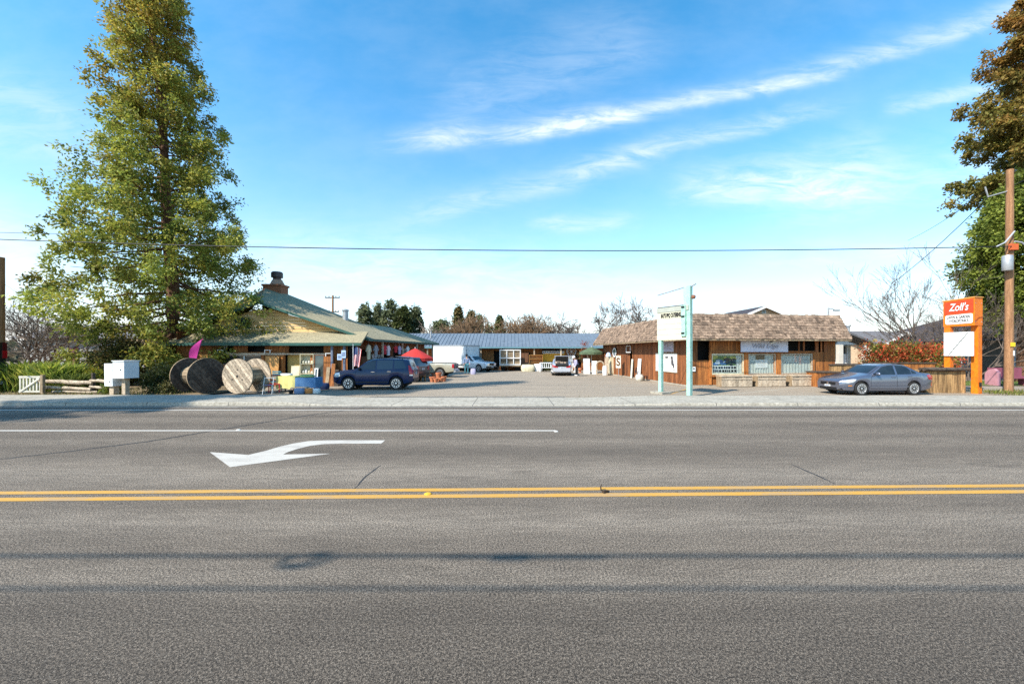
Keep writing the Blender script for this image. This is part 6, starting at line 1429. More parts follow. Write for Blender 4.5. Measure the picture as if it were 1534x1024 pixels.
for nm, c in (('yellowcloth', (.70, .62, .22)), ('bluecloth', (.10, .22, .40)), ('greencloth', (.30, .42, .16)), ('redcloth', (.50, .03, .04)), ('whitecloth', (.70, .70, .68)), ('navy', (.03, .05, .13)), ('denim', (.18, .24, .36)), ('lavender', (.42, .40, .55)), ('paperblue', (.42, .55, .75)), ('grey', (.30, .30, .31)), ('brownleather', (.16, .08, .04)), ('skin', (.50, .30, .21)), ('orangecloth', (.60, .22, .06)), ('teal', (.06, .20, .24))): flat(nm, c, .85)

def PX(x, Y): return (x - HX) / F * Y
def PZ(y, Y): return H + (HY - y) / F * Y
Yp = 24.15                                           # the row under the canopy edge
cabinet('pine sideboard with two doors behind the pink feather flag', (PX(313, Yp), Yp - .1, 0), 0, .95, .4, PZ(531, Yp), 'pine', name='sideboard')
sz = PZ(528.6, 24.4)
chair('small white chair up on the beam over the shop window, leftmost of three', (PX(331, 24.35), 24.42, sz), 0, 'white', .46, .2, .34, name='small_chair')
chair('small white chair up on the beam above the pine door panel', (PX(402, 24.35), 24.42, sz), 0, 'white', .48, .2, .36, name='small_chair')
chair('small white chair up on the beam near the blue grey posts, rightmost of three', (PX(493.5, 24.3), 24.36, PZ(533.5, 24.3)), 0, 'white', .5, .2, .38, name='small_chair')
MB_ = MB().box(-.26, .26, -.16, .16, 0, PZ(533.5, 24.3) - .002).build('plinth_post', M['plank'], loc=(PX(493.5, 24.3), 24.30, 0)); tag(MB_, 'square orange wooden pedestal carrying the rightmost small white chair', 'pedestal')
leaning('pine panel door leaning on the shopfront under a small white chair', (PX(407, Yp), Yp - .05, .35), 0, .82, PZ(533, Yp) - .35, 'pine', name='panel_door', frame='pine', cat='door', lean=6)
MB().box(-.5, .5, -.2, .2, 0, .345).build('low_bench', M['plank'], tag(T('low_bench', 'low orange plank bench under the leaning pine door', 'bench', (PX(407, Yp), Yp - .08, 0)), 'low orange plank bench under the leaning pine door', 'bench'))
leaning('plain cream door leaning in front of the plywood panel', (PX(441, Yp), Yp + .05, .25), 0, .5, .95, 'cream', name='plain_door', lean=5, cat='door')
bookcase('cream open hutch stacked with white crockery beside the plywood panel', (PX(458, Yp), Yp + .1, .1), 0, .82, .34, PZ(530, Yp) - .1, 3, 'cream', name='hutch')
for k, z in enumerate((.155, .155 + (PZ(530, Yp) - .16) / 3, .155 + 2 * (PZ(530, Yp) - .16) / 3)): crockery('white jar or jug on a shelf of the cream hutch', (PX(458, Yp), Yp + .1, z + .005), 0, .70, 10 + k, 'white crockery in the hutch')
leaning('tall dark framed glass door standing right of the hutch', (PX(477, Yp), Yp + .05, .12), 0, .62, PZ(531, Yp) - .12, 'darkglass', name='glass_door', frame='walnut', cat='door', lean=3)
leaning('narrow white window sash leaning on the dark glass door', (PX(474, Yp), Yp - .1, .12), 0, .22, .95, 'darkglass', name='old_window', frame='white', cat='window', lean=8)
for k, (x, h, lab) in enumerate(((489, 1.15, 'tall brown plank leaning beside the pedestal, leftmost'), (497, 1.35, 'tallest rough orange plank leaning in front of the pedestal'), (503, 1.0, 'short dark plank leaning next to the blue grey post'))): leaning(lab, (PX(x, 23.8), 23.85, 0), R(-8 + 8 * k), .22, h, ('greywood', 'plank', 'darkwood')[k], name='leaning_plank', lean=9, cat='plank', th=.06)
t = T('notice_sheet', 'pale blue paper notice on the left blue grey post, lower one', 'notice', (PX(508, 24.0), 24.04, PZ(539, 24.0))); MB().box(-.13, .13, 0, .01, 0, .36).build('sheet', M['paperblue'], t); MB().box(-.08, .08, -.006, -.001, .08, .28).build('print', M['denim'], t)
t = T('notice_sheet', 'pale blue paper notice on the right of the two posts, higher one', 'notice', (PX(514, 24.0), 24.06, PZ(536, 24.0))); MB().box(-.13, .13, 0, .01, 0, .46).build('sheet', M['paperblue'], t); MB().box(-.08, .08, -.006, -.001, .10, .36).build('print', M['denim'], t)
# display tables in front
Yd = 20.6
def cloth_table(label, x0, x1, Y, h, mat, drop, seed):
    rr = random.Random(seed); a, b = PX(x0, Y), PX(x1, Y); t = table(label, ((a + b) / 2, Y, 0), 0, b - a, .7, h, 'greywood', name='display_table'); w = (b - a) / 2 + .03
    mb = MB(); n = 40; per = []; P = [(-w, -.38), (w, -.38), (w, .38), (-w, .38)]
    for i in range(4):
        (xa, ya), (xb, yb) = P[i], P[(i + 1) % 4]
        for k in range(10): per.append((xa + (xb - xa) * k / 10, ya + (yb - ya) * k / 10))
    vs = [(x, y, h + .012) for x, y in per] + [(x * (1.02 + .02 * math.sin(i * 1.7)), y * (1.04 + .05 * math.sin(i * 1.7)), h - drop * rr.uniform(.85, 1.1)) for i, (x, y) in enumerate(per)]
    mb.add(vs, [tuple(range(n))] + [(j, (j + 1) % n, n + (j + 1) % n, n + j) for j in range(n)]); o = mb.build('table_cloth', M[mat], loc=((a + b) / 2, Y, 0), smooth=30); return t, o
t, o = cloth_table('folding table under the yellow cloth, left of the two display tables', 421, 447, Yd, .80, 'yellowcloth', .62, 1); tag(o, 'pale yellow cloth draped over the left display table', 'tablecloth')
t, o = cloth_table('folding table under the blue cloth, right of the two display tables', 449, 477, Yd, .72, 'bluecloth', .50, 2); tag(o, 'blue cloth draped over the right display table', 'tablecloth')
def cushion(label, loc, w, d, h, mat, name='folded_cloth', cat='cloth', rz=0.0):
    mb = MB(); vs = []; nx, ny = 8, 6
    mb.lathe([(.01, 0), (.8, .02), (1.0, .35), (.97, .7), (.75, .97), (.01, 1.0)], 18); mb.v = [(math.copysign(abs(x) ** .6, x) * w / 2, math.copysign(abs(y) ** .6, y) * d / 2, z * h) for x, y, z in mb.v]
    o = mb.build(name, M[mat], smooth=60, loc=loc); o.rotation_euler = (0, 0, rz); return tag(o, label, cat)
cushion('folded green cloth on top of the blue covered display table', (PX(462, Yd), Yd - .1, .735), .7, .42, .14, 'greencloth')
cushion('rolled white cloth on the yellow covered display table', (PX(430, Yd), Yd - .05, .815), .6, .3, .12, 'whitecloth')
cushion('small orange and tan bundle on the ground before the blue covered table', (PX(463, 19.6), 19.6, 0), .4, .3, .26, 'orangecloth', 'bundle', 'bundle')
cushion('white bundle on the ground right of the orange bundle', (PX(474, 19.7), 19.7, 0), .36, .3, .24, 'whitecloth', 'bundle', 'bundle')
cushion('blue bundle on the ground left of the orange bundle', (PX(449, 19.5), 19.5, 0), .5, .35, .28, 'denim', 'bundle', 'bundle')
chair('red chair standing beside the yellow covered display table', (PX(412, 20.3), 20.3, 0), R(20), 'redcloth', .86, .44, .5)
chair('blue striped chair behind the red chair in front of the pine door', (PX(408, 21.6), 21.6, 0), R(-10), 'teal', .98, .46, .55, slats=4)
def folding_frame():
    t = T('folding_chair', 'thin white metal folding chair frame leaning by the end reel', 'chair', (PX(402, 19.3), 19.3, 0), R(15))
    for sx_ in (-1, 1):
        mb = MB(); mb.tube([(sx_ * .2, -.18, 0), (sx_ * .2, .12, .78)], .013, 6); mb.build('leg', M['white'], t); mb = MB(); mb.tube([(sx_ * .18, .2, 0), (sx_ * .18, -.15, .45)], .013, 6); mb.build('leg', M['white'], t)
    MB().box(-.19, .19, -.17, .12, .43, .455).build('seat', M['navy'], t); mb = MB(); mb.tube([(-.2, .12, .78), (.2, .12, .78)], .013, 6); mb.build('top_rail', M['white'], t)
folding_frame()
crate('open slatted crate under the blue covered display table, full of tins', (PX(455, 20.3), 20.15, 0), .1, .6, .4, .3)
pot('small dark pot on the ground in front of the yellow covered table', (PX(436, 19.4), 19.4, 0), .12, .2, 'black')
pot('white pot standing by the foot of the orange pedestal', (PX(485, 22.6), 22.6, 0), .14, .24, 'white')
cushion('dark navy dufflebag lying in front of the leaning planks', (PX(482, 21.8), 21.8, 0), .8, .4, .36, 'navy', 'duffel_bag', 'bag')
# goods along the long market side wall
def us_flag():
    t = T('striped_flag', 'red and white striped flag with blue corner hanging beside the navy suv bonnet', 'flag', (PX(529, 23.4), 23.4, 0)); mb = MB(); mb.tube([(0, 0, 0), (0, 0, 2.5)], .02, 8); mb.build('pole', M['white'], t)
    vs = []; fs = []; mats = []; nx, nz = 13, 10; w, h = .46, 1.1; mb = MB()
    for i in range(nx + 1):
        for j in range(nz + 1): s = i / nx; z = j / nz; vs.append((.02 + w * s * (1 - .25 * z), .06 * math.sin(s * 9 + z * 2), 2.25 - h * z + .08 * math.sin(s * 4)))
    for i in range(nx):
        mb.mi = i % 2; k0 = i * (nz + 1)
        for j in range(nz): mb.mi = 2 if (i < 7 and j < 4) else i % 2; o = len(mb.v); mb.add([vs[k0 + j], vs[k0 + j + 1], vs[k0 + nz + 2 + j], vs[k0 + nz + 1 + j]], [(0, 1, 2, 3)])
    mb.build('cloth', [M['redcloth'], M['whitecloth'], M['navy']], t)
us_flag()
def wall_at(s, off=.0, z=0.0): p = LW['o'] + LW['u'] * s + LW['n'] * off; return Vector((p.x, p.y, z))
wr = math.atan2(LW['u'].y, LW['u'].x)                # wall direction; fronts face the lot
gm = [('redcloth', 3.0, .62, 'red shirt hanging under the long eave, nearest the flag'), ('whitecloth', 3.5, .7, 'white shirt hanging right of the red shirt under the long eave'), ('redcloth', 4.6, .5, 'short red top hanging in the middle of the long eave'), ('lavender', 5.2, .62, 'lavender shirt hanging past the short red top'), ('whitecloth', 6.6, .6, 'white shirt hanging far along the long eave, before the umbrella'), ('cream', .9, .95, 'long cream gown hanging at the near end of the long eave'), ('grey', 1.8, .8, 'grey long shirt hanging second from the near end of the eave')]
for m_, s, h, lab in gm: garment(lab, wall_at(s, .95, 2.5), wr, .5, h, m_)
leaning('white panel door leaning on the market side wall, first of a pair', wall_at(2.9, .35), wr, .7, 1.9, 'white', name='panel_door', frame='offwhite', cat='door', lean=5)
leaning('white glazed door leaning second on the market side wall', wall_at(3.8, .35), wr, .7, 1.85, 'darkglass', name='panel_door', frame='white', cat='door', lean=5)
leaning('cream shutter leaning far along the market side wall', wall_at(5.4, .35), wr, .5, 1.7, 'cream', name='shutter', frame='offwhite', cat='shutter', lean=5)
leaning('tall gilt framed mirror hung by the far end of the market side wall', wall_at(7.6, .3, 1.0), wr, .7, 1.3, 'darkglass', name='framed_mirror', frame='cream', cat='mirror', lean=2)
leaning('white framed picture far along the wall above the red umbrella', wall_at(9.6, .3, 1.2), wr, .8, 1.0, 'paperblue', name='framed_picture', frame='white', cat='picture', lean=2)
cabinet('tall dark wardrobe standing mid way along the market side wall', wall_at(1.2, .55), wr, .9, .45, 1.75, 'walnut', name='wardrobe')
bookcase('walnut shelf unit on the market side wall beyond the wardrobe', wall_at(4.9, .6), wr, .9, .35, 1.5, 4, 'walnut')
umbrella('red patio umbrella open over the goods behind the navy suv', (PX(622, 28.6), 28.6, 0), 1.28, PZ(521.5, 28.6), PZ(536, 28.6), 'umbred')
table('round edged white table under the red umbrella', (PX(628, 29.2), 29.2, 0), .2, 1.0, .8, .74, 'white')
for k, (x, y, lab) in enumerate(((631, 571, 'orange wooden chair beside the dark car tail, left one'), (640, 570, 'orange wooden chair beside the dark car tail, right one'))): p = G(x, y); chair(lab, (p.x, p.y, 0), R(150 + 40 * k), 'pine', .8, .42, .44, name='wooden_chair')
for k, (x, y, r, h) in enumerate(((648, 572, .22, .36), (653, 572.5, .17, .28), (657, 571, .20, .62), (661, 572, .18, .3), (665, 571, .2, .36), (650, 569, .18, .5))):
    p = G(x, y); pot('terracotta pot in the cluster on the asphalt below the champagne pickup', (p.x, p.y, 0), r, h, 'terracotta', 'terracotta pots by the pickup')
# goods at the back of the lot
def rack():
    Y = 43.6; x0, x1 = PX(748.5, Y), PX(780, Y); t = T('slatted_trailer', 'flat trailer with a tall white slatted rack standing before the rear building', 'trailer', ((x0 + x1) / 2, Y, 0)); w = x1 - x0; h0, h1 = .62, PZ(523.5, Y)
    for k in range(4): x = -w / 2 + .04 + k * (w - .08) / 3; MB().box(x - .05, x + .05, -.06, .04, h0, h1).build('upright', M['white'], t)
    for z in (h0 + .08, (h0 + h1) / 2 - .05, h1 - .04): MB().box(-w / 2, w / 2, -.10, -.061, z - .05, z + .05).build('rail', M['white'], t)
    rng = random.Random(2); mb = MB(); n = 11
    for k in range(n): mb.ti = rng.random(); z = h0 + .1 + k * (h1 - h0 - .15) / n; mb.box(-w / 2 + .05, w / 2 - .05, .041, .07, z, z + (h1 - h0) / n * .66)
    mb.build('slats', M['greywood'], t); MB().box(-w / 2 + .06, w / 2 - .06, .5, .56, h0, h1 - .3).build('load', M['darkwood'], t)
    MB().box(-w / 2 - .05, w / 2 + .05, -.12, 2.2, h0 - .12, h0 - .002).build('bed', M['greywood'], t)
    for x in (-w / 2 + .35, w / 2 - .35): mb = MB(); mb.lathe([(.3, -.1), (.3, .1)], 20, (x, .8, .3), 'y'); mb.build('wheel', M['rubber'], t)
rack()
Yb = 44.6
cabinet('walnut cupboard right of the slatted trailer against the rear wall', (PX(786, Yb), Yb, 0), 0, .9, .45, 2.0, 'walnut', name='cupboard')
bookcase('orange pine shelf standing right of the walnut cupboard at the rear', (PX(803, Yb), Yb, 0), 0, 1.5, .4, 1.75, 4, 'pine', seed=4)
cushion('cream canvas covered bathtub shape on the ground beside the slatted trailer', (PX(791, 42.5), 42.5, 0), 1.5, .8, .75, 'cream', 'covered_tub', 'tub')
cushion('white upholstered round armchair seat in front of the orange shelf', (PX(806, 42.8), 42.8, 0), 1.0, .8, .8, 'whitecloth', 'armchair', 'armchair')
def bench_white(label, x, Y, w):
    t = T('garden_bench', label, 'bench', (PX(x, Y), Y, 0)); MB().box(-w / 2, w / 2, -.25, .25, .42, .46).build('seat', M['white'], t)
    for sx_ in (-1, 1): MB().box(sx_ * (w / 2 - .05) - .035, sx_ * (w / 2 - .05) + .035, -.25, -.18, 0, .65).build('leg', M['white'], t); MB().box(sx_ * (w / 2 - .05) - .035, sx_ * (w / 2 - .05) + .035, .19, .26, 0, .95).build('leg', M['white'], t); MB().box(sx_ * (w / 2 - .05) - .03, sx_ * (w / 2 - .05) + .03, -.25, .18, .651, .69).build('armrest', M['white'], t)
    mb = MB()
    for k in range(7): x_ = -w / 2 + .15 + k * (w - .3) / 6; mb.box(x_ - .025, x_ + .025, .21, .24, .462, .9)
    mb.build('backrest', M['white'], t); MB().box(-w / 2 + .085, w / 2 - .085, .19, .26, .901, .98).build('back_rail', M['white'], t)
bench_white('white slatted garden bench left of the silver sedan', 819, 41.5, 1.5)
cushion('green potted shrub mound behind the white garden bench', (PX(820, 43), 43, 0), 1.2, .6, 1.15, 'greencloth', 'shrub_mound', 'shrub') if False else None
shrub('potted_shrub', 'small dark green shrub behind the white garden bench', (PX(818, 43), 43, 0), (1.4, .7, 1.1), 120, [(.06, .09, .02), (.1, .14, .03)], 900, .12)
def letters_sign():
    t = T('lettered_board', 'long white lettered board along the top of the yellow panel', 'sign', (PX(829, 45.6), 45.75, PZ(529.2, 45.7))); w = PX(846, 45.7) - PX(813.5, 45.7)
    MB().box(-w / 2, w / 2, -.03, 0, 0, .30).build('board', M['white'], t); mb = MB(); rr = random.Random(5); x = -w / 2 + .1
    while x < w / 2 - .2: a = rr.uniform(.06, .16); mb.box(x, x + a, -.036, -.031, .07, .24); x += a + rr.uniform(.03, .1)
    mb.build('letters', M['walnut'], t)
letters_sign()
def wagon_wheel(label, x, y, Y, r, mat):
    t = T('wagon_wheel', label, 'wheel', (PX(x, Y), Y, PZ(y, Y))); mb = MB(); mb.lathe([(r * .88, -.03), (r, -.03), (r, .03), (r * .88, .03)], 28, axis='y'); mb.f = mb.f[:-2]; mb.t = mb.t[:-2]; mb.m = mb.m[:-2]; mb.f += [(3 * 28 + j, 3 * 28 + (j + 1) % 28, (j + 1) % 28, j) for j in range(28)]; mb.t += [.5] * 28; mb.m += [0] * 28; mb.build('rim', M[mat], t)
    for k in range(10): a = math.pi * k / 5; m2 = MB(); m2.tube([(0, 0, 0), (r * .9 * math.cos(a), 0, r * .9 * math.sin(a))], .02, 5); m2.build('spoke', M[mat], t)
    m2 = MB(); m2.lathe([(r * .15, -.06), (r * .15, .06)], 12, axis='y'); m2.build('hub', M[mat], t)
wagon_wheel('white round wheel hung high on the rear wall right of the yellow panel', 856, 526, 45.7, .55, 'white'); wagon_wheel('orange brown wheel hung right of the white wheel on the rear wall', 866, 530, 45.7, .6, 'pine')
bookcase('white shelf of small goods behind the silver sedan, right side', (PX(851, 44), 44, 0), 0, 1.0, .4, 1.6, 3, 'white', seed=6)
for k, (x, Y, h, m_, lab) in enumerate(((848, 40.5, .62, 'offwhite', 'pale stone urn just right of the silver sedan boot'), (862, 41, .9, 'white', 'tall white urn right of the silver sedan, behind the bending person'), (869, 40, .5, 'terracotta', 'small terracotta urn left of the white boards'))): 
    mb = MB(); r = .26; mb.lathe([(r * .7, 0), (r * .7, h * .1), (r * .3, h * .2), (r * .35, h * .35), (r, h * .6), (r * .9, h * .85), (r * 1.1, h * .95), (r * 1.1, h)], 18); tag(mb.build('garden_urn', M[m_], smooth=40, loc=(PX(x, Y), Y, 0)), lab, 'urn')
leaning('big plain white board standing below the green umbrella', (PX(879, 37.5), 37.5, 0), R(5), .62, 1.45, 'white', name='white_board', lean=4, cat='board')
leaning('tapering white board leaning right of the big white board', (PX(891, 37.2), 37.2, 0), R(-5), .5, 1.25, 'whitecloth', name='white_board', lean=12, cat='board')
umbrella('faded green patio umbrella between the rear building and the shake roofed shop', (PX(886, 39), 39, 0), 1.2, PZ(519.5, 39), PZ(527.5, 39), 'umbgreen')
shrub('red potted plant'.replace(' ', '_'), 'red leaved plant standing beside the green umbrella top', (PX(876, 40), 40, 0), (.8, .6, PZ(511, 40)), 121, [(.42, .08, .05), (.3, .12, .05), (.12, .16, .05)], 700, .13)
def arch(label, x, Y, w, h, mat, r=.06, name='driftwood_arch'):
    t = T(name, label, 'arch', (PX(x, Y), Y, 0)); mb = MB(); mb.tube([(-w / 2, 0, 0)] + [(w / 2 * math.cos(math.pi * (1 - k / 10)), 0, h - w / 2 + w / 2 * math.sin(math.pi * (1 - k / 10))) for k in range(11)] + [(w / 2, 0, 0)], r, 8); mb.build('bow', M[mat], t, smooth=60)
    MB().box(-w / 2, w / 2, -.05, .05, .02, .1).build('foot_bar', M[mat], t)
arch('tan wooden arch standing between the white boards and the pale planks', 899, 36.6, .65, 1.2, 'palewood', .07)
leaning('tall pale plank leaning at the far corner of the shake roofed shop', (PX(909, 35.6), 35.6, 0), R(-10), .35, 1.6, 'palewood', name='pale_plank', lean=6, cat='plank')
cushion('white carved figure on the ground in front of the tall pale plank', (PX(906, 35.0), 35.0, 0), .4, .3, .85, 'whitecloth', 'carved_figure', 'figure')
# along the shop side wall
def side(x, off=.35): s = rs(x); return rw(-off, s), s
p, s = side(916.5, .3); cabinet('cream cupboard at the far end of the shop side wall', p, RA + R(-90), 1.1, .35, 1.65, 'cream', name='cupboard')
p, s = side(923, .15); p.z = 2.02
t = T('round_mirror', 'oval white framed mirror hung high near the far end of the shop side wall', 'mirror', p, RA + R(-90)); mb = MB(); mb.lathe([(.3, -.02), (.42, -.03), (.42, .02), (.3, .02)], 24, axis='y'); mb.f = mb.f[:-2]; mb.t = mb.t[:-2]; mb.m = mb.m[:-2]; mb.build('frame', M['white'], t, smooth=40); mb = MB(); mb.lathe([(.31, -.005), (.31, .01)], 24, axis='y'); mb.build('glass', M['darkglass'], t)
p, s = side(918, .5); p.z = 1.66; cushion('blue and white lamp shade on top of the cream cupboard', p, .5, .5, .34, 'paperblue', 'lamp_shade_goods', 'lamp shade') if False else None
mb = MB(); mb.lathe([(.26, 0), (.24, .12), (.12, .34), (.10, .36)], 16); tag(mb.build('lampshade', M['paperblue'], smooth=40, loc=(p.x + .1, p.y, 1.652)), 'blue lampshade standing on top of the cream cupboard', 'lampshade')
def s_sign():
    p, s = side(937, .6); t = T('stake_sign', 'small pale board with a dark letter S on a thin stake by the shop side', 'sign', p, RA + R(-62)); MB().box(-.02, .02, 0, .03, 0, 1.8).build('stake', M['steel'], t)
    MB().box(-.26, .26, -.03, 0, .72, 1.62).build('board', M['offwhite'], t); text('S', .92, M['walnut'], t, (0, -.036, 1.20), bold=.02); MB().box(-.26, .26, -.032, -.002, 1.625, 1.75).build('top_strip', M['cream'], t)
s_sign()
p, s = side(945, .2); p.z = 2.0; t = T('wall_ornament', 'white empty frame hung by the side doorway of the shop', 'frame', p, RA + R(-90))
for a in ((-.45, .45, 0, .06), (-.45, .45, .5, .56), (-.45, -.39, .061, .499), (.39, .45, .061, .499)): MB().box(a[0], a[1], -.03, .0, a[2], a[3]).build('frame_bar', M['white'], t)
p, s = side(950, .25); leaning('narrow white panel leaning at the side doorway of the shop', p, RA + R(-90), .3, 1.5, 'offwhite', name='leaning_board', lean=4)
p, s = side(960.5, .22); leaning('white board with a black bird shape leaning right of the side doorway', p, RA + R(-90), .55, 1.55, 'white', name='bird_board', lean=4, cat='board'); q = p.copy()
mb = MB(); mb.prism([(-.14, .55), (.02, .42), (.12, .5), (.1, .72), (.16, .85), (.02, .88), (-.06, .78)], -.20, -.185, 'y'); t = T('bird_cutout', 'black bird shaped cutout on the white leaning board', 'cutout', q, RA + R(-90)); mb.build('bird_body', M['black'], t)
p = G(958, 570); mb = MB(); mb.lathe([(.20, 0), (.27, .08), (.28, .34), (.24, .40), (.25, .44)], 18); tag(mb.build('stone_crock', M['offwhite'], smooth=40, loc=(p.x, p.y, 0)), 'pale stoneware crock on the asphalt beside the shop side door', 'crock')
p = G(967, 570); t = T('black_stool', 'tiny black stool right of the pale crock', 'stool', (p.x, p.y, 0)); MB().box(-.13, .13, -.13, .13, .3, .34).build('seat', M['black'], t)
for a in (-1, 1):
    for b_ in (-1, 1): MB().box(a * .1 - .02, a * .1 + .02, b_ * .1 - .02, b_ * .1 + .02, 0, .299).build('leg', M['black'], t)
def pink_thing():
    p = Vector((PX(1515, 24), 24.0, .03)); t = T('pink_bench', 'faded pink and maroon bench behind the utility pole on the lawn', 'bench', p); MB().box(-.75, 1.2, -.1, .5, .42, .55).build('seat', flat('maroon', (.22, .06, .09)), t); MB().box(-.75, 1.2, .45, .58, .551, 1.05).build('backrest', flat('maroon', (.2, .06, .09)), t)
    mb = MB(); mb.prism([(-.1, 0), (.55, 0), (.55, .7), (.35, .95), (.1, 1.0), (-.1, .8)], -.95, -.751, 'x'); mb.build('end_panel', flat('pink_panel', (.42, .20, .23)), t); MB().box(.9, 1.1, 0, .4, 0, .419).build('foot', flat('maroon', (.2, .06, .09)), t)
pink_thing()

# ------------------------------------------------------------------ people
def person(label, loc, rz, joints, rad, clothes, hat=None, skin='skin', hair='brownleather', hold=None):
    """joints: name -> (x, y, z); one skinned body, clothing as slightly larger skinned shells"""
    t = T('person', label, 'person', loc, rz)
    ed = [('hip', 'waist'), ('waist', 'chest'), ('chest', 'neck'), ('neck', 'head'), ('head', 'crown'), ('hip', 'hl'), ('hl', 'kl'), ('kl', 'al'), ('al', 'tl'), ('hip', 'hr'), ('hr', 'kr'), ('kr', 'ar'), ('ar', 'tr'),
          ('chest', 'sl'), ('sl', 'el'), ('el', 'wl'), ('wl', 'fl'), ('chest', 'sr'), ('sr', 'er'), ('er', 'wr'), ('wr', 'fr')]
    def grow(name, keys, grow_by, mat, sub=2):
        nm = [k for k in joints if k in keys]; ix = {k: i for i, k in enumerate(nm)}; es = [(ix[a], ix[b]) for a, b in ed if a in ix and b in ix]
        me = bpy.data.meshes.new(name); me.from_pydata([joints[k] for k in nm], es, []); o = bpy.data.objects.new(name, me); COL.objects.link(o)
        md = o.modifiers.new('s', 'SKIN'); sv = me.skin_vertices[0].data
        for k, i in ix.items(): sv[i].radius = (rad[k] + grow_by, rad[k] + grow_by); sv[i].use_root = False
        sv[ix[nm[0]]].use_root = True
        m2 = o.modifiers.new('u', 'SUBSURF'); m2.levels = sub; m2.render_levels = sub
        bpy.context.view_layer.update(); me2 = bpy.data.meshes.new_from_object(o.evaluated_get(bpy.context.evaluated_depsgraph_get())); o.modifiers.clear(); o.data = me2; bpy.data.meshes.remove(me)
        me2.name = name; me2.materials.clear(); me2.materials.append(M[mat]); me2.polygons.foreach_set('use_smooth', np.ones(len(me2.polygons), bool)); o.parent = t; return o
    grow('body', list(joints), 0, skin)
    for name, keys, g, mat in clothes: grow(name, keys, g, mat)
    hd = Vector(joints['head']); up_ = (Vector(joints['crown']) - hd).normalized()
    for wn in ('wl', 'wr'):                           # fingers and thumb
        w_, f_ = Vector(joints[wn]), Vector(joints['f' + wn[1]]); d = (f_ - w_).normalized(); sd_ = d.cross(Vector((0, 1, .2))).normalized()
        for k in range(4): mb = MB(); b_ = f_ + sd_ * (k - 1.5) * .02; L_ = (.065, .078, .072, .055)[k]; mb.tube([b_ - d * .01, b_ + d * L_ * .5, b_ + d * L_ * .85 + Vector((0, -.012, -.006))], [.0095, .009, .0075], 6); mb.build('finger', M[skin], t, smooth=60)
        mb = MB(); mb.tube([w_ + d * .02, w_ + d * .045 + sd_ * .045, w_ + d * .08 + sd_ * .05], [.012, .011, .008], 6); mb.build('thumb', M[skin], t, smooth=60)
    fw = Vector((0, -1, 0)); c = hd + up_ * .03
    mb = MB(); mb.tube([c + fw * .085, c + fw * .118 - up_ * .03, c + fw * .09 - up_ * .045], [.010, .017, .006], 6); mb.build('nose', M[skin], t)
    for s in (-1, 1):
        m2 = MB(); m2.lathe([(.001, -.012), (.010, -.006), (.012, 0), (.010, .006), (.001, .012)], 8, tuple(c + fw * .092 + Vector((s * .032, 0, .008)))); m2.build('eye', M['black'], t); m2 = MB(); m2.tube([c + Vector((s * .098, .01, .02)), c + Vector((s * .105, .015, -.02))], [.016, .012], 6); m2.build('ear', M[skin], t)
    MB().box(c.x - .028, c.x + .028, c.y - .100, c.y - .088, c.z - .068, c.z - .058).build('mouth', flat('lips', (.35, .12, .10)), t)
    top = Vector(joints['crown'])
    if hat:
        mb = MB(); mb.lathe([(hat[1], -.015), (hat[1], .0), (.115, .012), (.11, .09), (.07, .13), (.01, .14)], 18); o = mb.build('hat', M[hat[0]], t, smooth=40); o.location = hd + up_ * .085; o.rotation_euler = up_.to_track_quat('Z', 'Y').to_euler()
    else:
        mb = MB(); mb.lathe([(.11, -.02), (.118, .04), (.09, .11), (.01, .13)], 16); o = mb.build('hair', M[hair], t, smooth=50); o.location = hd + up_ * .03
    return t
RAD = dict(hip=.135, waist=.125, chest=.15, neck=.055, head=.095, crown=.075, hl=.085, kl=.058, al=.042, tl=.035, hr=.085, kr=.058, ar=.042, tr=.035, sl=.065, el=.043, wl=.03, fl=.03, sr=.065, er=.043, wr=.03, fr=.03)
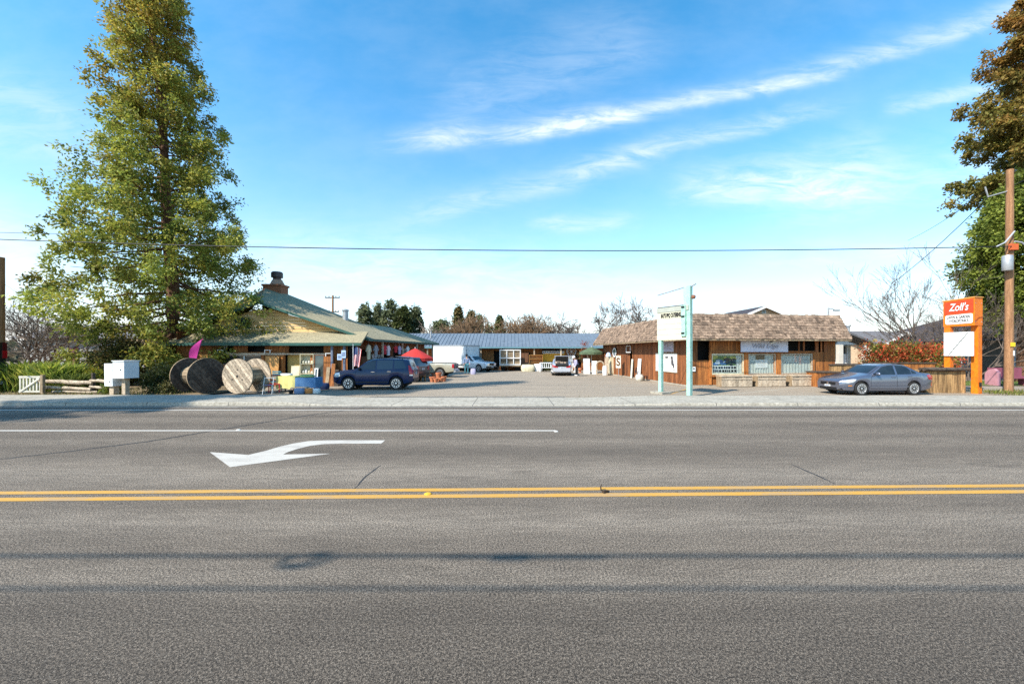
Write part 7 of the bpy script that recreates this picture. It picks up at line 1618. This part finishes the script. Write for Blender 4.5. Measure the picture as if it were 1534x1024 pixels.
def stand(h=1.75, arms=((.30, -.02, .85), (-.30, -.02, .85)), bend=0.0):
    k = h / 1.75; J = dict(hip=(0, 0, .93), waist=(0, 0, 1.10), chest=(0, 0, 1.32), neck=(0, 0, 1.48), head=(0, -.015, 1.61), crown=(0, -.01, 1.70), hl=(.10, 0, .88), kl=(.12, -.02, .48), al=(.13, .02, .08), tl=(.14, -.16, .035), hr=(-.10, 0, .88), kr=(-.12, -.02, .48), ar=(-.13, .02, .08), tr=(-.14, -.16, .035),
        sl=(.20, 0, 1.40), sr=(-.20, 0, 1.40))
    J['wl'] = arms[0]; J['wr'] = arms[1]
    for s, a in (('l', 'sl'), ('r', 'sr')):
        w_ = Vector(J['w' + s]); sh_ = Vector(J[a]); J['e' + s] = tuple((w_ + sh_) / 2 + Vector((.04 if s == 'l' else -.04, .06, 0))); d = (w_ - Vector(J['e' + s])).normalized(); J['f' + s] = tuple(w_ + d * .09)
    if bend:
        M3 = Matrix.Rotation(R(bend), 3, 'X')
        for n in ('waist', 'chest', 'neck', 'head', 'crown', 'sl', 'sr', 'el', 'er', 'wl', 'wr', 'fl', 'fr'): J[n] = tuple(Vector((0, .06, .93)) + M3 @ (Vector(J[n]) - Vector((0, 0, .93))))
        for n in ('hip', 'hl', 'hr'): J[n] = tuple(Vector(J[n]) + Vector((0, .06, 0)))
    return {n: tuple(Vector(p) * k) for n, p in J.items()}
TOP = ['hip', 'waist', 'chest', 'sl', 'el', 'sr', 'er', 'wl', 'wr']; LEGS = ['hip', 'hl', 'kl', 'al', 'hr', 'kr', 'ar']; SH = ['al', 'tl']; SH2 = ['ar', 'tr']
p = G(699, 560.5); person('person in a dark brimmed hat and pale blue jacket standing by the pickup tailgate', (p.x, p.y, 0), R(12), stand(1.80, ((.24, -.22, 1.02), (-.26, -.16, .98))), RAD,
       [('jacket', TOP, .022, 'denim'), ('trousers', LEGS, .016, 'teal'), ('shoe', SH, .014, 'black'), ('shoe', SH2, .014, 'black')], ('black', .19))
cushion('lavender cloth bag on the ground right of the person in the dark hat', (p.x + .62, p.y - .1, 0), .5, .35, .55, 'lavender', 'cloth_bag', 'bag')
p = G(861, 563); person('person in a white cap and pale top bending at the silver sedan boot', (p.x + .15, p.y - .1, 0), R(-75), stand(1.72, ((.16, -.28, .95), (-.18, -.26, .98)), bend=24), RAD,
       [('shirt', TOP, .020, 'lavender'), ('trousers', LEGS, .016, 'black'), ('shoe', SH, .014, 'white'), ('shoe', SH2, .014, 'white')], ('whitecloth', .13))

# far band of woods closing the horizon
def woods():
    rng = np.random.default_rng(200); n = 26000; a = rng.uniform(R(200), R(-20) + 2 * math.pi, n) if False else rng.uniform(R(-15), R(195), n); r = rng.uniform(150, 190, n); z = rng.random(n) ** 1.3 * (3.2 + 1.6 * np.sin(a * 23) + 1.2 * np.sin(a * 61 + 1) + .8 * np.sin(a * 151))
    c = np.stack([np.cos(a) * r, np.sin(a) * r, np.maximum(z, .2)], 1); leaf_mesh('distant_woods', M['leaf'], None, c, rng.normal(size=(n, 3)) + np.array([0, 0, .8]), rng.uniform(1.2, 2.4, n), np.array([(.09, .10, .06), (.13, .12, .08), (.16, .12, .07)])[rng.integers(0, 3, n)], wid=.7, rng=rng, kind='stuff')
woods()
